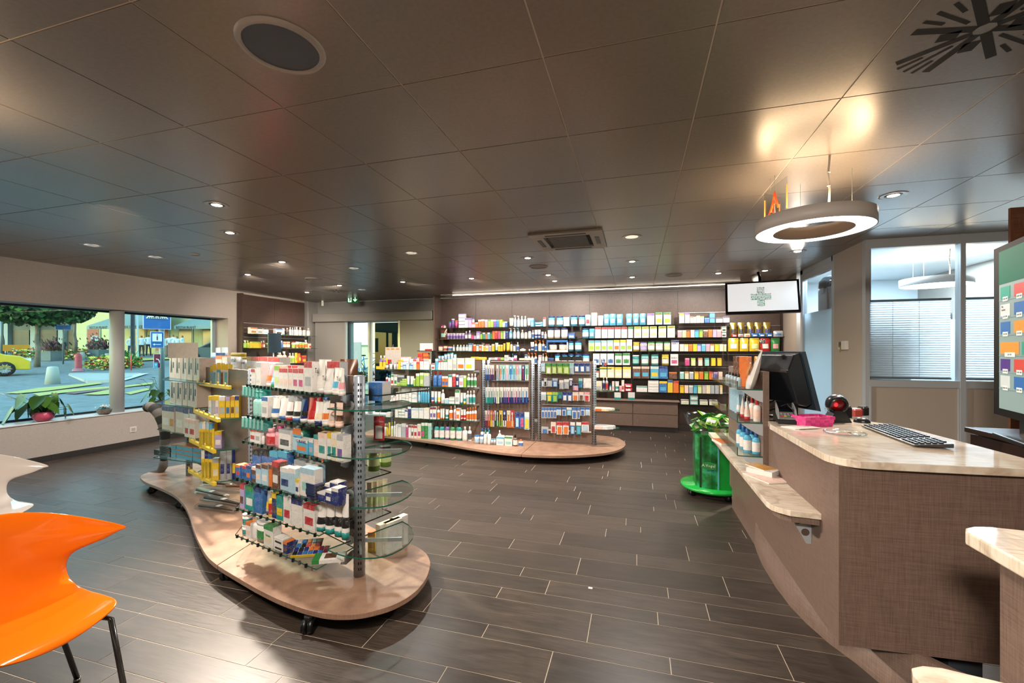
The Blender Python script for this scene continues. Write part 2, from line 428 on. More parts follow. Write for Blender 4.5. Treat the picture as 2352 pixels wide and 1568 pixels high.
def blind(xa, xb):
    P = []; z0, z1 = zb+.03, 1.965; n = 34
    for k in range(n*2+1):
        z = z0+(z1-z0)*k/(2*n); yy = PY+.05+(.012 if k % 2 else 0); P.append([(xa, yy, z), (xb, yy, z)])
    r = emp('pleated_blind', ((xa+xb)/2, PY+.05, zb)); 
    for nm, mm in (('fabric', MB().grid(P, BLM, False)), ('top_rail', MB().box(xa, xb, PY+.04, PY+.065, 1.965, 1.985, AG)), ('bottom_rail', MB().box(xa, xb, PY+.04, PY+.065, zb+.012, zb+.03, AG))):
        c = ob(nm, mm); c.parent = r; c.location = (-(xa+xb)/2, -PY-.05, -zb)
    m = MB()
    for f in (.3, .62): m.box(xa+(xb-xa)*f, xa+(xb-xa)*f+.002, PY+.038, PY+.04, zb+.02, 1.965, AG)
    c = ob('cord', m); c.parent = r; c.location = (-(xa+xb)/2, -PY-.05, -zb)
    return r
T(blind(x0+.005, wx(2192)), 'pale blue pleated blind in the wide office window beside the beige wall', 'blind')
T(blind(x2+.005, x3-.05), 'pale blue pleated blind in the office window behind the standing portrait screen', 'blind')
# office interior
OW = mat('#c5cfd4', .7, name='office_wall')
ST(ob('wall_office', MB().box(2.62, XR, 8.40, 8.5, 0, CH, OW))).name = 'wall_office_back'
ST(ob('wall_east', MB().box(XR, XR+.1, YF, YB, 0, CH, mat('#8f8880', .7, name='east_wall')))).name = 'wall_right_far'
oc = ob('ceiling_office', MB().box(PX+.08, XR, PY+.07, 8.4, CH-.004, CH+.01, mat('#cdd3d6', .45, name='office_ceiling'))); ST(oc)
ST(ob('wall_front', MB().box(XL-WT, XR, YF-.1, YF, 0, CH, mat('#8a8078', .7, name='front_wall'))))

# ================================================================== LIGHTS
def area(name, loc, rot, sx, sy, e, c):
    l = bpy.data.lights.new(name, 'AREA'); l.shape = 'RECTANGLE'; l.size = sx; l.size_y = sy; l.energy = e; l.color = c
    o = bpy.data.objects.new(name, l); COL.objects.link(o); o.location = loc; o.rotation_euler = rot; return o
WARM = (1., .87, .73)
NEUT = (1., .95, .89)
def downlight(px, py, kind, aim=None, e=1.):
    x, y = onz(px, py, CH)
    t = emp('downlight', (x, y, CH))
    r = .075 if kind == 'spot' else .088
    m = MB(); m.lathe([(r*.72, -.001), (r, -.004), (r+.012, -.003), (r+.014, 0)], mat('#9a948e', .3, .6), 24, cap=False); ob('rim', m, t)
    if kind == 'spot':
        m = MB(); m.lathe([(r*.72, -.001), (r*.6, -.003), (r*.5, -.004)], mat('#3a3632', .4, .5), 24, cap=False); ob('reflector', m, t)
        m = MB(); m.lathe([(.0005, -.010), (r*.3, -.009), (r*.5, -.004)], mat('#ffe9cc', .5, 0, 14.), 20, cap=False); ob('bulb', m, t)
    else:
        m = MB(); m.lathe([(.001, -.002), (r*.72, -.001)], mat('#ffedd2', .5, 0, 1.1), 24, cap=False); ob('diffuser', m, t)
        m = MB()
        for k in range(-3, 4): m.box(k*.017-.0015, k*.017+.0015, -.055, .055, -.006, -.001, ALU)
        ob('louvre', m, t)
    l = bpy.data.lights.new('lamp', 'SPOT'); l.energy = (330 if kind == 'spot' else 150)*e; l.color = WARM if kind == 'spot' else NEUT
    l.spot_size = math.radians(95 if kind == 'spot' else 140); l.spot_blend = .8; l.shadow_soft_size = .05
    o = bpy.data.objects.new('lamp', l); COL.objects.link(o); o.parent = t; o.location = (0, 0, -.03)
    if aim and aim[1] > 8: l.energy *= .38
    if aim and aim[0] < -7: l.energy *= .5
    if aim:
        d = Vector(aim)-Vector((x, y, CH-.03)); o.rotation_euler = d.to_track_quat('-Z', 'Y').to_euler()
    return t
DL = [(498, 470, 'spot', (-1.9, 2.2, 1)), (528, 534, 'spot', (-1.25, 3.35, 0)), (212, 563, 'wide', None), (357, 590, 'wide', None), (648, 601, 'spot', (-7.3, 6.8, .8)),
      (569, 630, 'spot', (-7.3, 7.4, 1)), (813, 616, 'wide', None), (945, 581, 'wide', None), (925, 647, 'spot', (-3.3, 8.6, 1.2)), (1083, 639, 'spot', (-2.5, 8.6, 1.2)),
      (780, 655, 'spot', (-7.2, 7.8, 1.2)), (705, 671, 'spot', (-7.2, 8, 1.2)), (831, 665, 'wide', None), (1212, 592, 'spot', (-3.0, 6.2, .7)), (1259, 631, 'spot', (-1.5, 8.6, 1.2)),
      (1274, 645, 'spot', (-1, 8.6, 1.2)), (1451, 544, 'wide', None), (1452, 600, 'spot', (-1.0, 6.1, .7)), (1452, 636, 'spot', (0, 8.6, 1.2)), (1650, 627, 'spot', (1., 8.6, 1.2)),
      (1757, 621, 'spot', (2.0, 8.5, 1.2)), (1832, 577, 'spot', (.75, 3.6, .8)), (2052, 448, 'spot', (1.4, 3.0, 1.))]
for n, (px, py, k, aim) in enumerate(DL):
    t = downlight(px, py, k, aim, .45 if px == 2052 else 3. if px == 528 else 1.)
    DL[n] = t
dl_lab = ['round warm spotlight nearest the white speaker plate, over the near display', 'warm spotlight behind the first one, aimed at the stocking boxes',
 'louvred downlight nearest the street window', 'louvred downlight, second out from the street window', 'warm spotlight aimed at the dark wall shelves by the window', 'low warm spotlight closest to the dark wall shelves',
 'louvred downlight between the exit sign and the window', 'louvred downlight in front of the entrance, left of the middle display', 'small tilted spotlight at the door end of the long shelf wall',
 'small tilted spotlight, second from the door end of the shelf wall', 'warm spotlight next to the green exit sign', 'warm spotlight in the corner above the dark wall shelves', 'thin louvred downlight just before the exit sign',
 'bright spotlight between the air conditioner and the round ceiling speaker', 'tilted spotlight just past the round ceiling speaker', 'spotlight closest to the shelf wall, behind the ceiling speaker',
 'louvred downlight beside the air conditioner cassette', 'warm spotlight beyond the louvred one by the air conditioner', 'small spotlight near the middle of the bright shelf wall strip',
 'tilted spotlight in front of the tea shelves', 'spotlight over the ceiling-hung television', 'warm spotlight under and behind the glowing ring lamp', 'warm spotlight over the office window near the counter']
for t, l in zip(DL, dl_lab): T(t, l, 'downlight', 'recessed ceiling lights')
# unseen spots added behind and beside the camera as fill
for (x, y) in ((-4.6, -.6), (-2.2, .1), (-.3, -.9), (.3, .2), (1.9, -.6)):
    l = bpy.data.lights.new('rear_fill', 'SPOT'); l.energy = 130; l.color = WARM; l.spot_size = math.radians(110); l.spot_blend = .8; l.shadow_soft_size = .06
    o = bpy.data.objects.new('rear_fill', l); COL.objects.link(o); o.location = (x, y, CH-.03)
# spots without fixtures, added to brighten the near stands, counter fronts and window wall
for (x, y, tx, ty, tz, e) in ((-.9, .2, -2.0, 2.6, .8, 420), (-2.6, .3, -3.6, 3.0, .8, 320), (-.6, -1.3, 1.3, 2.1, .55, 900), (-4.0, 2.4, -7.4, 4.6, .9, 330)):
    l = bpy.data.lights.new('added_spot', 'SPOT'); l.energy = e; l.color = WARM; l.spot_size = math.radians(80); l.spot_blend = .9; l.shadow_soft_size = .2
    o = bpy.data.objects.new('added_spot', l); COL.objects.link(o); o.location = (x, y, CH-.04); o.rotation_euler = (Vector((tx, ty, tz))-Vector((x, y, CH-.04))).to_track_quat('-Z', 'Y').to_euler()
# ring lamps
def ring_lamp(cx, cy, label, e, cable=True):
    t = emp('ring_lamp', (cx, cy, 2.225)); ro, ri, h = .325, .215, .085
    GR = mat('#a8a29e', .5, .0, name='grey_lamp_housing')
    m = MB(); m.lathe([(ri, .004), (ri, h), (ro, h), (ro, 0), (ro-.006, 0)], GR, 48, cap=False); m.lathe([(ri+.004, 0), (ri, .004)], GR, 48, cap=False); ob('housing', m, t)
    m = MB(); m.lathe([(ri+.003, .002), (ro-.006, .002)], mat('#fff6e8', .5, 0, 5.), 48, cap=False); ob('diffuser', m, t)
    m = MB(); m.lathe([(ri+.02, h+.001), (ro-.02, h+.001)], mat('#ffdcae', .5, 0, 30.*e), 48, cap=False); ob('uplight', m, t)
    for k in range(3):
        a = math.pi/2+k*2*math.pi/3 if False else (0, math.pi/2, math.pi)[k]
        ob('wire', MB().tube([(ri*math.cos(a), ri*math.sin(a), h), (ri*math.cos(a), ri*math.sin(a), CH-2.225)], .0015, ALU, 5), t)
    if cable:
        ob('cable', MB().tube([(0, -ri-.03, h), (.004, -ri-.03, .18), (-.004, -ri-.03, .28), (.005, -ri-.03, CH-2.225)], .006, mat('#a49a92', .5), 8), t)
        [ob('cable_tie', MB().lathe([(.009, q), (.009, q+.004)], WHITE, 10, (0, -ri-.03)), t) for q in (.2, .28)]
    T(t, label, 'lamp'); return t
ring_lamp(1.087, 3.205, 'grey ring pendant lamp glowing over the marble counter in the shop', 1.)
ring_lamp(-3.05, .9, 'ring pendant lamp hanging above the orange and white chairs', .8)
ring_lamp(3.39, 6.29, 'second ring pendant lamp seen through the office window', .5)
l = area('office_fill', (3.3, 6.7, 2.59), (0, 0, 0), 1.6, 1.2, 240, (.70, .87, 1.))  # cool fill panel added under the office ceiling to brighten the blinds
# linear light in the coffer before the shelf wall
yl, yr = 8.22, 7.98
xa, xb = onz(1040, 677, CH)[0], onz(1690, 650, CH)[0]
pa, pb = onz(1040, 677, CH-.02), onz(1700, 650, CH-.02)
t = emp('linear_light', (pa[0], pa[1], CH-.03))
dv = Vector((pb[0]-pa[0], pb[1]-pa[1], 0)); ln = dv.length; ang = math.atan2(dv.y, dv.x)
ob('housing', MB().box(0, ln, -.02, .06, .005, .028, mat('#d8cec2', .5)), t, rz=ang)
ob('diffuser', MB().box(0, ln, -.012, .012, -.004, .005, mat('#fff0dc', .5, 0, 7.)), t, rz=ang)
T(t, 'long glowing strip light on the ceiling in front of the shelf wall', 'light')
a = area('strip_glow', ((pa[0]+pb[0])/2, (pa[1]+pb[1])/2, CH-.045), (math.radians(22), 0, ang), ln, .05, 45, NEUT)
a.parent = None
# cove panel behind strip: perforated pale band
ob('cove', MB().prism([(pa[0]-.3, pa[1]+.06), (pb[0]+.3, pb[1]+.06), (pb[0]+.3, YB), (pa[0]-.3, YB)], CH-.006, CH-.001, mat('#c3bbb2', .5)), ).name = 'ceiling_cove'
ST(bpy.data.objects['ceiling_cove'])
# ================================================================== OUTSIDE (street seen through the shop windows)
def gz(D):                                              # street level rises away from the shop
    P = [(0, .12), (14, .14), (20, .26), (24, .36), (37, 1.05), (60, 1.9), (90, 2.5)]
    for (a, za), (b, zb_) in zip(P, P[1:]):
        if D <= b: return za+(zb_-za)*(D-a)/(b-a)
    return 2.5
def wp(px, D): d = rd(px); return (D*d[0], D*d[1])
def asph():
    m, nt, b, N, L = nmat('asphalt')
    n = noise(nt, coords(nt, (1, 1, 1)), 3, 8, .7)
    L(ramp(nt, n, [(.3, '#5b6468'), (.7, '#828c90')]), b.inputs['Base Color']); b.inputs['Roughness'].default_value = .7; return m
ASPH = asph()
Ds = [4, 7.9, 11, 14, 17, 20, 22, 24, 28, 32, 37, 45, 60, 90]
pxs = list(range(-900, 1500, 120))
P = []
for D in Ds: P.append([(*wp(p, D), gz(D)) for p in pxs])
# keep ground outside the building: clip by making two sheets
P1 = []
for D in Ds:
    row = []
    for p in pxs:
        x, y = wp(p, D)
        if x > XL-WT and y < YB+.25: x = min(x, XL-WT)
        row.append((x, y, gz(D)))
    P1.append(row)
gl = []
for j in range(0, 28):
    yy = -20+j*4.; row = []
    for i in range(0, 26):
        xx = XL-WT-(i**1.35)*1.1
        D = -SS*xx+CC*yy; row.append((xx, yy, gz(max(D, math.hypot(xx, yy)*.55))))
    gl.append(row)
st = ST(ob('street_ground', MB().grid(gl, ASPH)))
gl = []
for j in range(0, 16):
    yy = YB+.25+(j**1.4)*1.2; row = []
    for i in range(0, 10):
        xx = XL-WT+i*2.; D = -SS*xx+CC*yy; row.append((xx, yy, gz(max(D, math.hypot(xx, yy)*.55))))
    gl.append(row)
ST(ob('forecourt_ground', MB().grid(gl, mat('#7d8890', .7))))
def gzz(x, y):
    D = -SS*x+CC*y; return gz(max(D, math.hypot(x, y)*.55))
def gp(px, py):                                         # pixel -> street point (iterate on the slope)
    D = 18.
    for _ in range(60):
        x, y = wp(px, D); z = gzz(x, y); Dn = (z-H)*F/(HY-py); D = D*.6+max(3., min(Dn, 80))*.4
    x, y = wp(px, D); return x, y, gzz(x, y), D
# painted crossing stripes
YEL = mat('#b3ad62', .7); WPT = mat('#c9cfd2', .7)
sg = emp('road_marking', (0, 0, 0))
def strip(pts, m, nm='stripe'):
    q = [gp(px, py) for px, py in pts]
    M_ = MB(); M_.v = [(a[0], a[1], a[2]+.012+.002*a[3]) for a in q]; M_.face(list(range(len(q))), m); ob(nm, M_, sg)
for pts, mm in (([(10, 905), (90, 893), (230, 880), (235, 883), (100, 901), (40, 906)], YEL), ([(75, 906), (150, 897), (256, 889), (256, 893), (140, 905), (90, 912)], YEL),
           ([(190, 908), (256, 896), (256, 907), (225, 909)], YEL), ([(285, 905), (340, 893), (350, 896), (300, 908)], YEL), ([(285, 888), (350, 880), (352, 884), (285, 892)], YEL),
           ([(285, 868), (320, 860), (342, 859), (300, 872), (285, 876)], WPT), ([(150, 905), (256, 893), (256, 896), (170, 907)], mat('#7c5a62', .7)), ([(300, 826), (440, 820), (440, 824), (310, 831)], YEL)):
    strip(pts, mm)
T(sg, 'yellow and white crossing stripes painted on the grey road', 'road marking')
# kerbed island with flowers
def isl(pts, h, m, name):
    q = [gp(px, py) for px, py in pts]; zz = min(a[2] for a in q)
    return ob(name, MB().prism([(a[0], a[1]) for a in q], zz-.3, zz+h, m)), zz+h
o, zi = isl([(157, 862), (200, 880), (256, 878), (300, 868), (338, 850), (335, 838), (300, 833), (200, 846), (160, 852)], .12, mat('#a9adaa', .7), 'traffic_island')
T(o, 'pale kerbed traffic island with the red hydrant and a flower bed on it', 'traffic island')
def flowers(name, pts, n, cols, h, label, zb=None, r=.14, seed=1, cat='flowers'):
    rr = random.Random(seed); q = [gp(px, py) for px, py in pts]; m = MB()
    xs = [a[0] for a in q]; ys = [a[1] for a in q]
    def inside(x, y):
        c = False
        for i in range(len(q)):
            a, b = q[i], q[i-1]
            if (a[1] > y) != (b[1] > y) and x < (b[0]-a[0])*(y-a[1])/(b[1]-a[1])+a[0]: c = not c
        return c
    G1, G2 = mat('#2f5a2c', .8), mat('#4a7a35', .8)
    k = 0; tries = 0
    while k < n and tries < n*30:
        tries += 1
        x, y = rr.uniform(min(xs), max(xs)), rr.uniform(min(ys), max(ys))
        if not inside(x, y): continue
        k += 1; z = (zb if zb is not None else gzz(x, y))
        hh = h*rr.uniform(.4, 1)
        mm = rr.choice([G1, G2]+cols*2)
        for t in range(3):
            a = rr.uniform(0, 6.3); s = r*rr.uniform(.5, 1.2); nn = len(m.v)
            cx, cy, cz = x+rr.uniform(-r, r), y+rr.uniform(-r, r), z+hh*rr.uniform(.3, 1)
            m.v += [(cx-s*math.cos(a), cy-s*math.sin(a), cz), (cx+s*math.sin(a)*.5, cy-s*math.cos(a)*.5, cz+s*.5), (cx+s*math.cos(a), cy+s*math.sin(a), cz), (cx, cy, cz-s*.6)]
            m.face([nn, nn+1, nn+2, nn+3], mm if t else rr.choice([G1, G2]))
    o = ob(name, m); T(o, label, cat); o['kind'] = 'stuff'; return o
RD, YW, PK, WH, OR_ = mat('#b5281f', .7), mat('#d9d65a', .7), mat('#c55a90', .7), mat('#dcdcd0', .7), mat('#d8612a', .7)
flowers('flower_bed', [(192, 852), (256, 852), (322, 846), (328, 838), (290, 830), (256, 834), (215, 842)], 520, [RD, YW, OR_, YW], .9, 'red and yellow flower bed on the traffic island', zi, .11, 3)
flowers('flower_border', [(30, 826), (160, 828), (225, 824), (225, 819), (100, 818), (30, 817)], 600, [PK, WH, YW, OR_], .8, 'long pink and white flower border across the street', None, .12, 4)
flowers('flower_border', [(452, 823), (488, 826), (488, 816), (450, 815)], 220, [WH, YW, WH], .8, 'white flower border behind the stocking boxes, by the parked car', None, .12, 5)
# hydrant, bollards, posts, signs
x, y, z, D = gp(180, 853); s = D/991.
t = emp('fire_hydrant', (x, y, z)); RM = mat('#a52f3d', .5); PM = mat('#c98a94', .5)
ob('body', MB().lathe([(7*s, 0), (7.5*s, 3*s), (11*s*.9, 3.2*s), (10*s, 5*s), (6*s, 8*s), (6*s, 34*s), (5*s, 39*s), (2*s, 42*s), (.1*s, 43*s)], RM, 18), t)
ob('base_ring', MB().lathe([(10.5*s, 0), (10.5*s, 4*s), (8*s, 7*s)], PM, 18), t)
ob('outlet', MB().lathe([(3.4*s, 0), (3.4*s, 8*s)], WHITE, 12).xf(Matrix.Translation((0, 0, 35*s)) @ Matrix.Rotation(-PI/2, 4, 'Y')), t)
T(t, 'red and pink fire hydrant on the traffic island', 'hydrant')
CONC = mat('#a8aeab', .85)
for px, py, h, w, lab in ((121, 882, 41, 12, 'large grey conical stone bollard in front of the road'), (188, 826, 18, 6, 'small grey bollard behind the red hydrant'), (247, 824, 13, 6, 'small grey bollard behind the flower island, beside the column')):
    x, y, z, D = gp(px, py); s = D/991.
    T(ob('bollard', MB().lathe([(w*s*1.12, 0), (w*s*.8, h*.9*s), (w*s*.68, h*.98*s), (w*s*.3, h*s)], CONC, 18), loc=(x, y, z)), lab, 'bollard')
BL = mat('#1f62b0', .4); BLK = mat('#0d1114', .5); SW = mat('#dfe6ea', .4); POLE = mat('#6f7c82', .45, .4)
def board(parent, w, h, z, m, border=SW, th=.02, yoff=0):
    ob('sign_face', MB().cbox(-w/2, w/2, -th, 0, z, z+h, m, .01), parent)
    b = .035*max(w, h); mm = MB()
    ob('border', MB().box(-w/2-b*.5, w/2+b*.5, -th*.7, th*.2, z-b*.5, z+h+b*.5, border), parent)
def billboard(name, px, D, zb):                          # an Empty standing at px, facing the shop
    x, y = wp(px, D); return emp(name, (x, y, zb), math.atan2(-x, y)*1.0)
# pedestrian crossing sign beyond the road
x, y, z, D = gp(145, 836); s = D/991.
t = emp('crossing_sign', (x, y, z), math.atan2(-x, y))
ob('post', MB().tube([(0, .02, 0), (0, .02, 125*s)], 1.6*s, POLE), t)
board(t, 25*s, 26*s, 79*s, BL)
def ped(w, z0, y=-.03):
    m = MB(); m.ext([(-w/2, z0), (w/2, z0), (w*.0, z0+w*.8)], y, y+.008, SW, 'y'); ob('white_triangle', m, t_)
    m = MB(); q = w/24
    for bx in ((-1.2, 1, 5, 12), (-.8, 1.4, 12, 14.5)): m.ext([(bx[0]*q, z0+bx[2]*q*.8), (bx[1]*q, z0+bx[2]*q*.8), (bx[1]*q, z0+bx[3]*q), (bx[0]*q, z0+bx[3]*q)], y-.008, y, BLK, 'y')
    m.ext([(-4*q, z0+2*q), (-2.6*q, z0+2*q), (.8*q, z0+6*q), (-.6*q, z0+7*q)], y-.008, y, BLK, 'y'); m.ext([(3.6*q, z0+2*q), (2.2*q, z0+2*q), (-.2*q, z0+6*q), (1.2*q, z0+7*q)], y-.008, y, BLK, 'y')
    for k in range(-4, 5): m.ext([(k*2.4*q-.6*q, z0+.4*q), (k*2.4*q+.6*q, z0+.4*q), (k*2.2*q+.5*q, z0+1.8*q), (k*2.2*q-.5*q, z0+1.8*q)], y-.008, y, BLK, 'y')
    o = ob('walking_figure', m, t_); o['kind'] = 'stuff'
t_ = t; ped(20*s, 89*s)
ob('round_mirror_back', MB().lathe([(15*s, 0), (15*s, .03)], mat('#9fb0b8', .4), 24).xf(Matrix.Translation((0, -.02, 120*s)) @ Matrix.Rotation(PI/2, 4, 'X')), t)
T(t, 'blue pedestrian crossing sign on a post across the road', 'road sign')
# island post with round plate and yellow-black column
x, y, z, D = gp(218, 819); s = D/991.
t = emp('traffic_beacon', (x, y, z), math.atan2(-x, y))
ob('post', MB().tube([(0, 0, 0), (0, 0, 40*s)], .9*s, SW), t)
m = MB()
for k in range(7): m.lathe([(5*s, k*3.*s), (5*s, (k+1)*3.*s)], mat('#e0a92a', .5) if k % 2 == 0 else BLK, 12, cap=k in (0, 6))
ob('striped_column', m, t)
ob('round_plate', MB().lathe([(7*s, 0), (7*s, .03)], mat('#cfe0ea', .4), 24).xf(Matrix.Translation((0, -.02, 42*s)) @ Matrix.Rotation(PI/2, 4, 'X')), t)
T(t, 'yellow and black striped beacon with a round white plate', 'road sign')
# big near crossing sign + info sign on one post just outside the window
D = 10.; x, y = wp(361, D); z = gzz(x, y); s = D/991.
t = emp('information_sign', (x, y, z), math.atan2(-x, y))
ob('post', MB().tube([(8*s, .06, 0), (8*s, .06, zat(700, D)-z)], 5.5*s, POLE, 12), t)
def zz(py): return zat(py, D)-z
board(t, 48*s, zz(700)-zz(755), zz(755), BL); t_ = t; ped(40*s, zz(732), -.045)
board(t, 23*s, zz(762)-zz(798), zz(798), BL)
ob('white_square', MB().box(-8.5*s, 8.5*s, -.032, -.022, zz(784), zz(766), SW), t)
text('letter_i', 'i', 20*s, (0, -.034, zz(775)), (PI/2, 0, 0), BLK, t, .003)
ob('arrow', MB().ext([(-8*s, zz(791)), (-4*s, zz(788.5)), (-4*s, zz(790.3)), (7*s, zz(790.3)), (7*s, zz(791.7)), (-4*s, zz(791.7)), (-4*s, zz(793.5))], -.034, -.022, SW, 'y'), t)
board(t, 12*s, zz(813)-zz(844), zz(844), mat('#6b1f3a', .5)); ob('blue_patch', MB().box(-5.5*s, 1*s, -.034, -.022, zz(844), zz(832), mat('#3aa0d0', .5)), t)
text('digit', '9', 9*s, (-2.2*s, -.036, zz(838)), (PI/2, 0, 0), SW, t, .003)
ob('curved_arrow', MB().tube([(4*s, -.03, zz(834)), (4*s, -.03, zz(829)), (2*s, -.03, zz(825)), (-2*s, -.03, zz(824))], .9*s, SW), t)
T(t, 'grey post with blue crossing sign, blue i sign with arrow and small maroon plate', 'road sign')
# parking sign at far edge
D = 30.; x, y = wp(3, D); z = gzz(x, y); s = D/991.
t = emp('parking_sign', (x, y, z), math.atan2(-x, y)); ob('post', MB().tube([(0, .03, 0), (0, .03, zat(716, D)-z)], 2.*s, POLE), t)
board(t, 14*s, 16*s, zat(733, D)-z, mat('#17508f', .5)); text('letter_p', 'P', 13*s, (-.5*s, -.04, zat(725, D)-z), (PI/2, 0, 0), SW, t, .004)
T(t, 'blue parking sign with white P above the yellow car', 'road sign')
# street lamps posts
for px, D, r, top, lab in ((305, 30, 4.2, 690, 'dark cast lamp post between the round column and the people'), (316, 32, 1.9, 690, 'thin pale flagpole just beside the dark lamp post')):
    x, y = wp(px, D); z = gzz(x, y); s = D/991.
    m = MB(); mm = mat('#222a30', .5) if r > 3 else mat('#a9c3cf', .4)
    m.lathe([(r*1.6*s, 0), (r*1.5*s, 12*s), (r*s, 16*s), (r*s*.9, (HY-top)*s+2)], mm, 14)
    o = ob('lamp_post', m, loc=(x, y, z)); o.name = 'lamp_post' if r > 3 else 'flagpole'; T(o, lab, 'post')
o = T(ob('marker_post', MB().tube([(0, 0, 0), (0, 0, .95)], .035, mat('#d04a38', .5)), loc=(*gp(301, 851)[:2], zi)), 'thin red marker post standing in the flower island', 'post')
# buildings across the square
x0, y0 = wp(175, 41.2); x1, y1 = wp(560, 39.2)
dirv = Vector((x1-x0, y1-y0, 0)).normalized(); bang = math.atan2(dirv.y, dirv.x); blen = (Vector((x1, y1, 0))-Vector((x0, y0, 0))).length
bz = 1.0
t = emp('restaurant_building', (x0, y0, bz), bang)
CW = mat('#b3b78c', .8); GLS = mat('#24333a', .2, 0, 0, .8)
ob('wall', MB().box(0, blen, 0, 4, -1, 11, CW), t)
for k in range(7):
    xx = 1.2+k*blen/7.2
    w_ = ob('window', MB().box(xx, xx+1.5, -.08, .02, .3, 2.6, mat('#8d9a8d', .6)), t)
    ob('glass', MB().box(xx+.12, xx+1.38, -.1, -.07, .45, 2.5, GLS if k % 3 else mat('#7a2f33', .4)), w_)
    w_ = ob('window', MB().box(xx, xx+1.5, -.08, .02, 5.2, 7.4, mat('#6f8f8f', .6)), t)
    ob('glass', MB().box(xx+.12, xx+1.38, -.1, -.07, 5.3, 7.3, GLS), w_)
T(t, 'pale yellow restaurant building behind the awnings across the square', 'building')
AWN = mat('#6f8a90', .7)
for n, (pa_, pb_, words) in enumerate(((200, 330, ((227, 'RESTAURANT'), (308, 'DE LA PLACE'))), (400, 560, ((428, 'RESTAURANT'), (492, 'CAFE'))))):
    D = 38.; ax, ay = wp(pa_, D); bx_, by_ = wp(pb_, D-1.5)
    dv = Vector((bx_-ax, by_-ay, 0)); L_ = dv.length; an = math.atan2(dv.y, dv.x)
    t = emp('awning', (ax, ay, 0), an); zt_, zb_ = zat(724, D), zat(756, D); zm = zat(749.5, D)
    ob('canopy', MB().ext([(0, zm), (2.8, zt_+.25), (2.8, zt_+.33), (0, zm+.06)], 0, L_, AWN, 'x'), t)
    ob('valance', MB().box(0, L_, -.03, 0, zb_, zm+.02, AWN), t)
    for pw, s_ in words:
        d = rd(pw); D2 = (ax*dv.y-ay*dv.x)/(d[0]*dv.y-d[1]*dv.x); q = Vector((D2*d[0]-ax, D2*d[1]-ay, 0)).length
        text('lettering', s_, .34, (q, -.05, (zb_+zm)/2), (PI/2, 0, 0), mat('#2c3a3a', .6), t, .004)
    T(t, ('grey-green awning lettered RESTAURANT DE LA PLACE' if n == 0 else 'grey-green awning lettered RESTAURANT beside the blue signs'), 'awning')
# darker arcade building on the far side with tree in front
x0, y0 = wp(-500, 46); x1, y1 = wp(205, 42)
dv = Vector((x1-x0, y1-y0, 0)); an = math.atan2(dv.y, dv.x); L_ = dv.length
t = emp('arcade_building', (x0, y0, 1.), an); ob('wall', MB().box(0, L_, 0, 4, -1, 12, mat('#5f6a6c', .8)), t)
for k in range(12):
    xx = L_-2.3-k*3.1
    w_ = ob('window', MB().box(xx, xx+1.9, -.08, .02, 0, 2.5, mat('#1d2427', .4)), t)
    ob('pillar', MB().box(xx-.7, xx-.15, -.35, 0, -.3, 4.2, mat('#8c9da3', .7)), t)
T(t, 'grey arcaded building with pale pillars behind the tree', 'building')
# trees
def tree(px, D, h, r, lab, seed, zc):
    x, y = wp(px, D); z = gzz(x, y); rr = random.Random(seed); t = emp('street_tree', (x, y, z))
    ob('trunk', MB().tube([(0, 0, 0), (.05, .03, 1.2), (-.04, 0, zc*.6), (.02, 0, zc)], [.15, .11, .10, .08], mat('#6d675c', .9), 10), t)
    m = MB(); G = [mat('#16321b', .8), mat('#24502a', .8), mat('#3a6b34', .8)]
    for k in range(5200):
        a, b, c = rr.gauss(0, 1), rr.gauss(0, 1), rr.gauss(0, 1); q = math.sqrt(a*a+b*b+c*c); f = r*rr.uniform(.55, 1)
        cx, cy, cz = a/q*f, b/q*f, zc+h*.5+c/q*f*h/r*.55
        s = rr.uniform(.09, .24); an = rr.uniform(0, 6.3); n = len(m.v)
        m.v += [(cx-s*math.cos(an), cy-s*math.sin(an), cz), (cx, cy, cz+s*.6), (cx+s*math.cos(an), cy+s*math.sin(an), cz+s*.2), (cx, cy, cz-s*.6)]
        m.face([n, n+1, n+2, n+3], rr.choice(G))
    o = ob('foliage', m, t); o['kind'] = 'stuff'; T(t, lab, 'tree'); return t
tree(85, 26, 3.6, 3.1, 'leafy street tree with thick pale trunk behind the flower border', 5, 2.6)
tree(5, 40, 4.2, 3.6, 'dark green tree further off above the yellow car', 6, 3.0)
tree(172, 33, 2.6, 1.3, 'dark tree beside the blue crossing sign, in front of the arcade', 7, 2.9)
# palm-like plant in the island
x, y, z, D = gp(290, 845); m = MB(); rr = random.Random(4)
for k in range(40):
    a = rr.uniform(0, 6.3); l = rr.uniform(.7, 1.5); n = len(m.v); c, s_ = math.cos(a), math.sin(a)
    m.v += [(0, 0, 0), (c*l*.4-s_*.05, s_*l*.4+c*.05, l*.8), (c*l, s_*l, l*.75), (c*l*.4+s_*.05, s_*l*.4-c*.05, l*.8)]; m.face([n, n+1, n+2, n+3], mat('#3f7a3d', .7))
T(ob('spiky_plant', m, loc=(x, y, zi)), 'green spiky plant in the island flower bed beside the round column', 'plant')
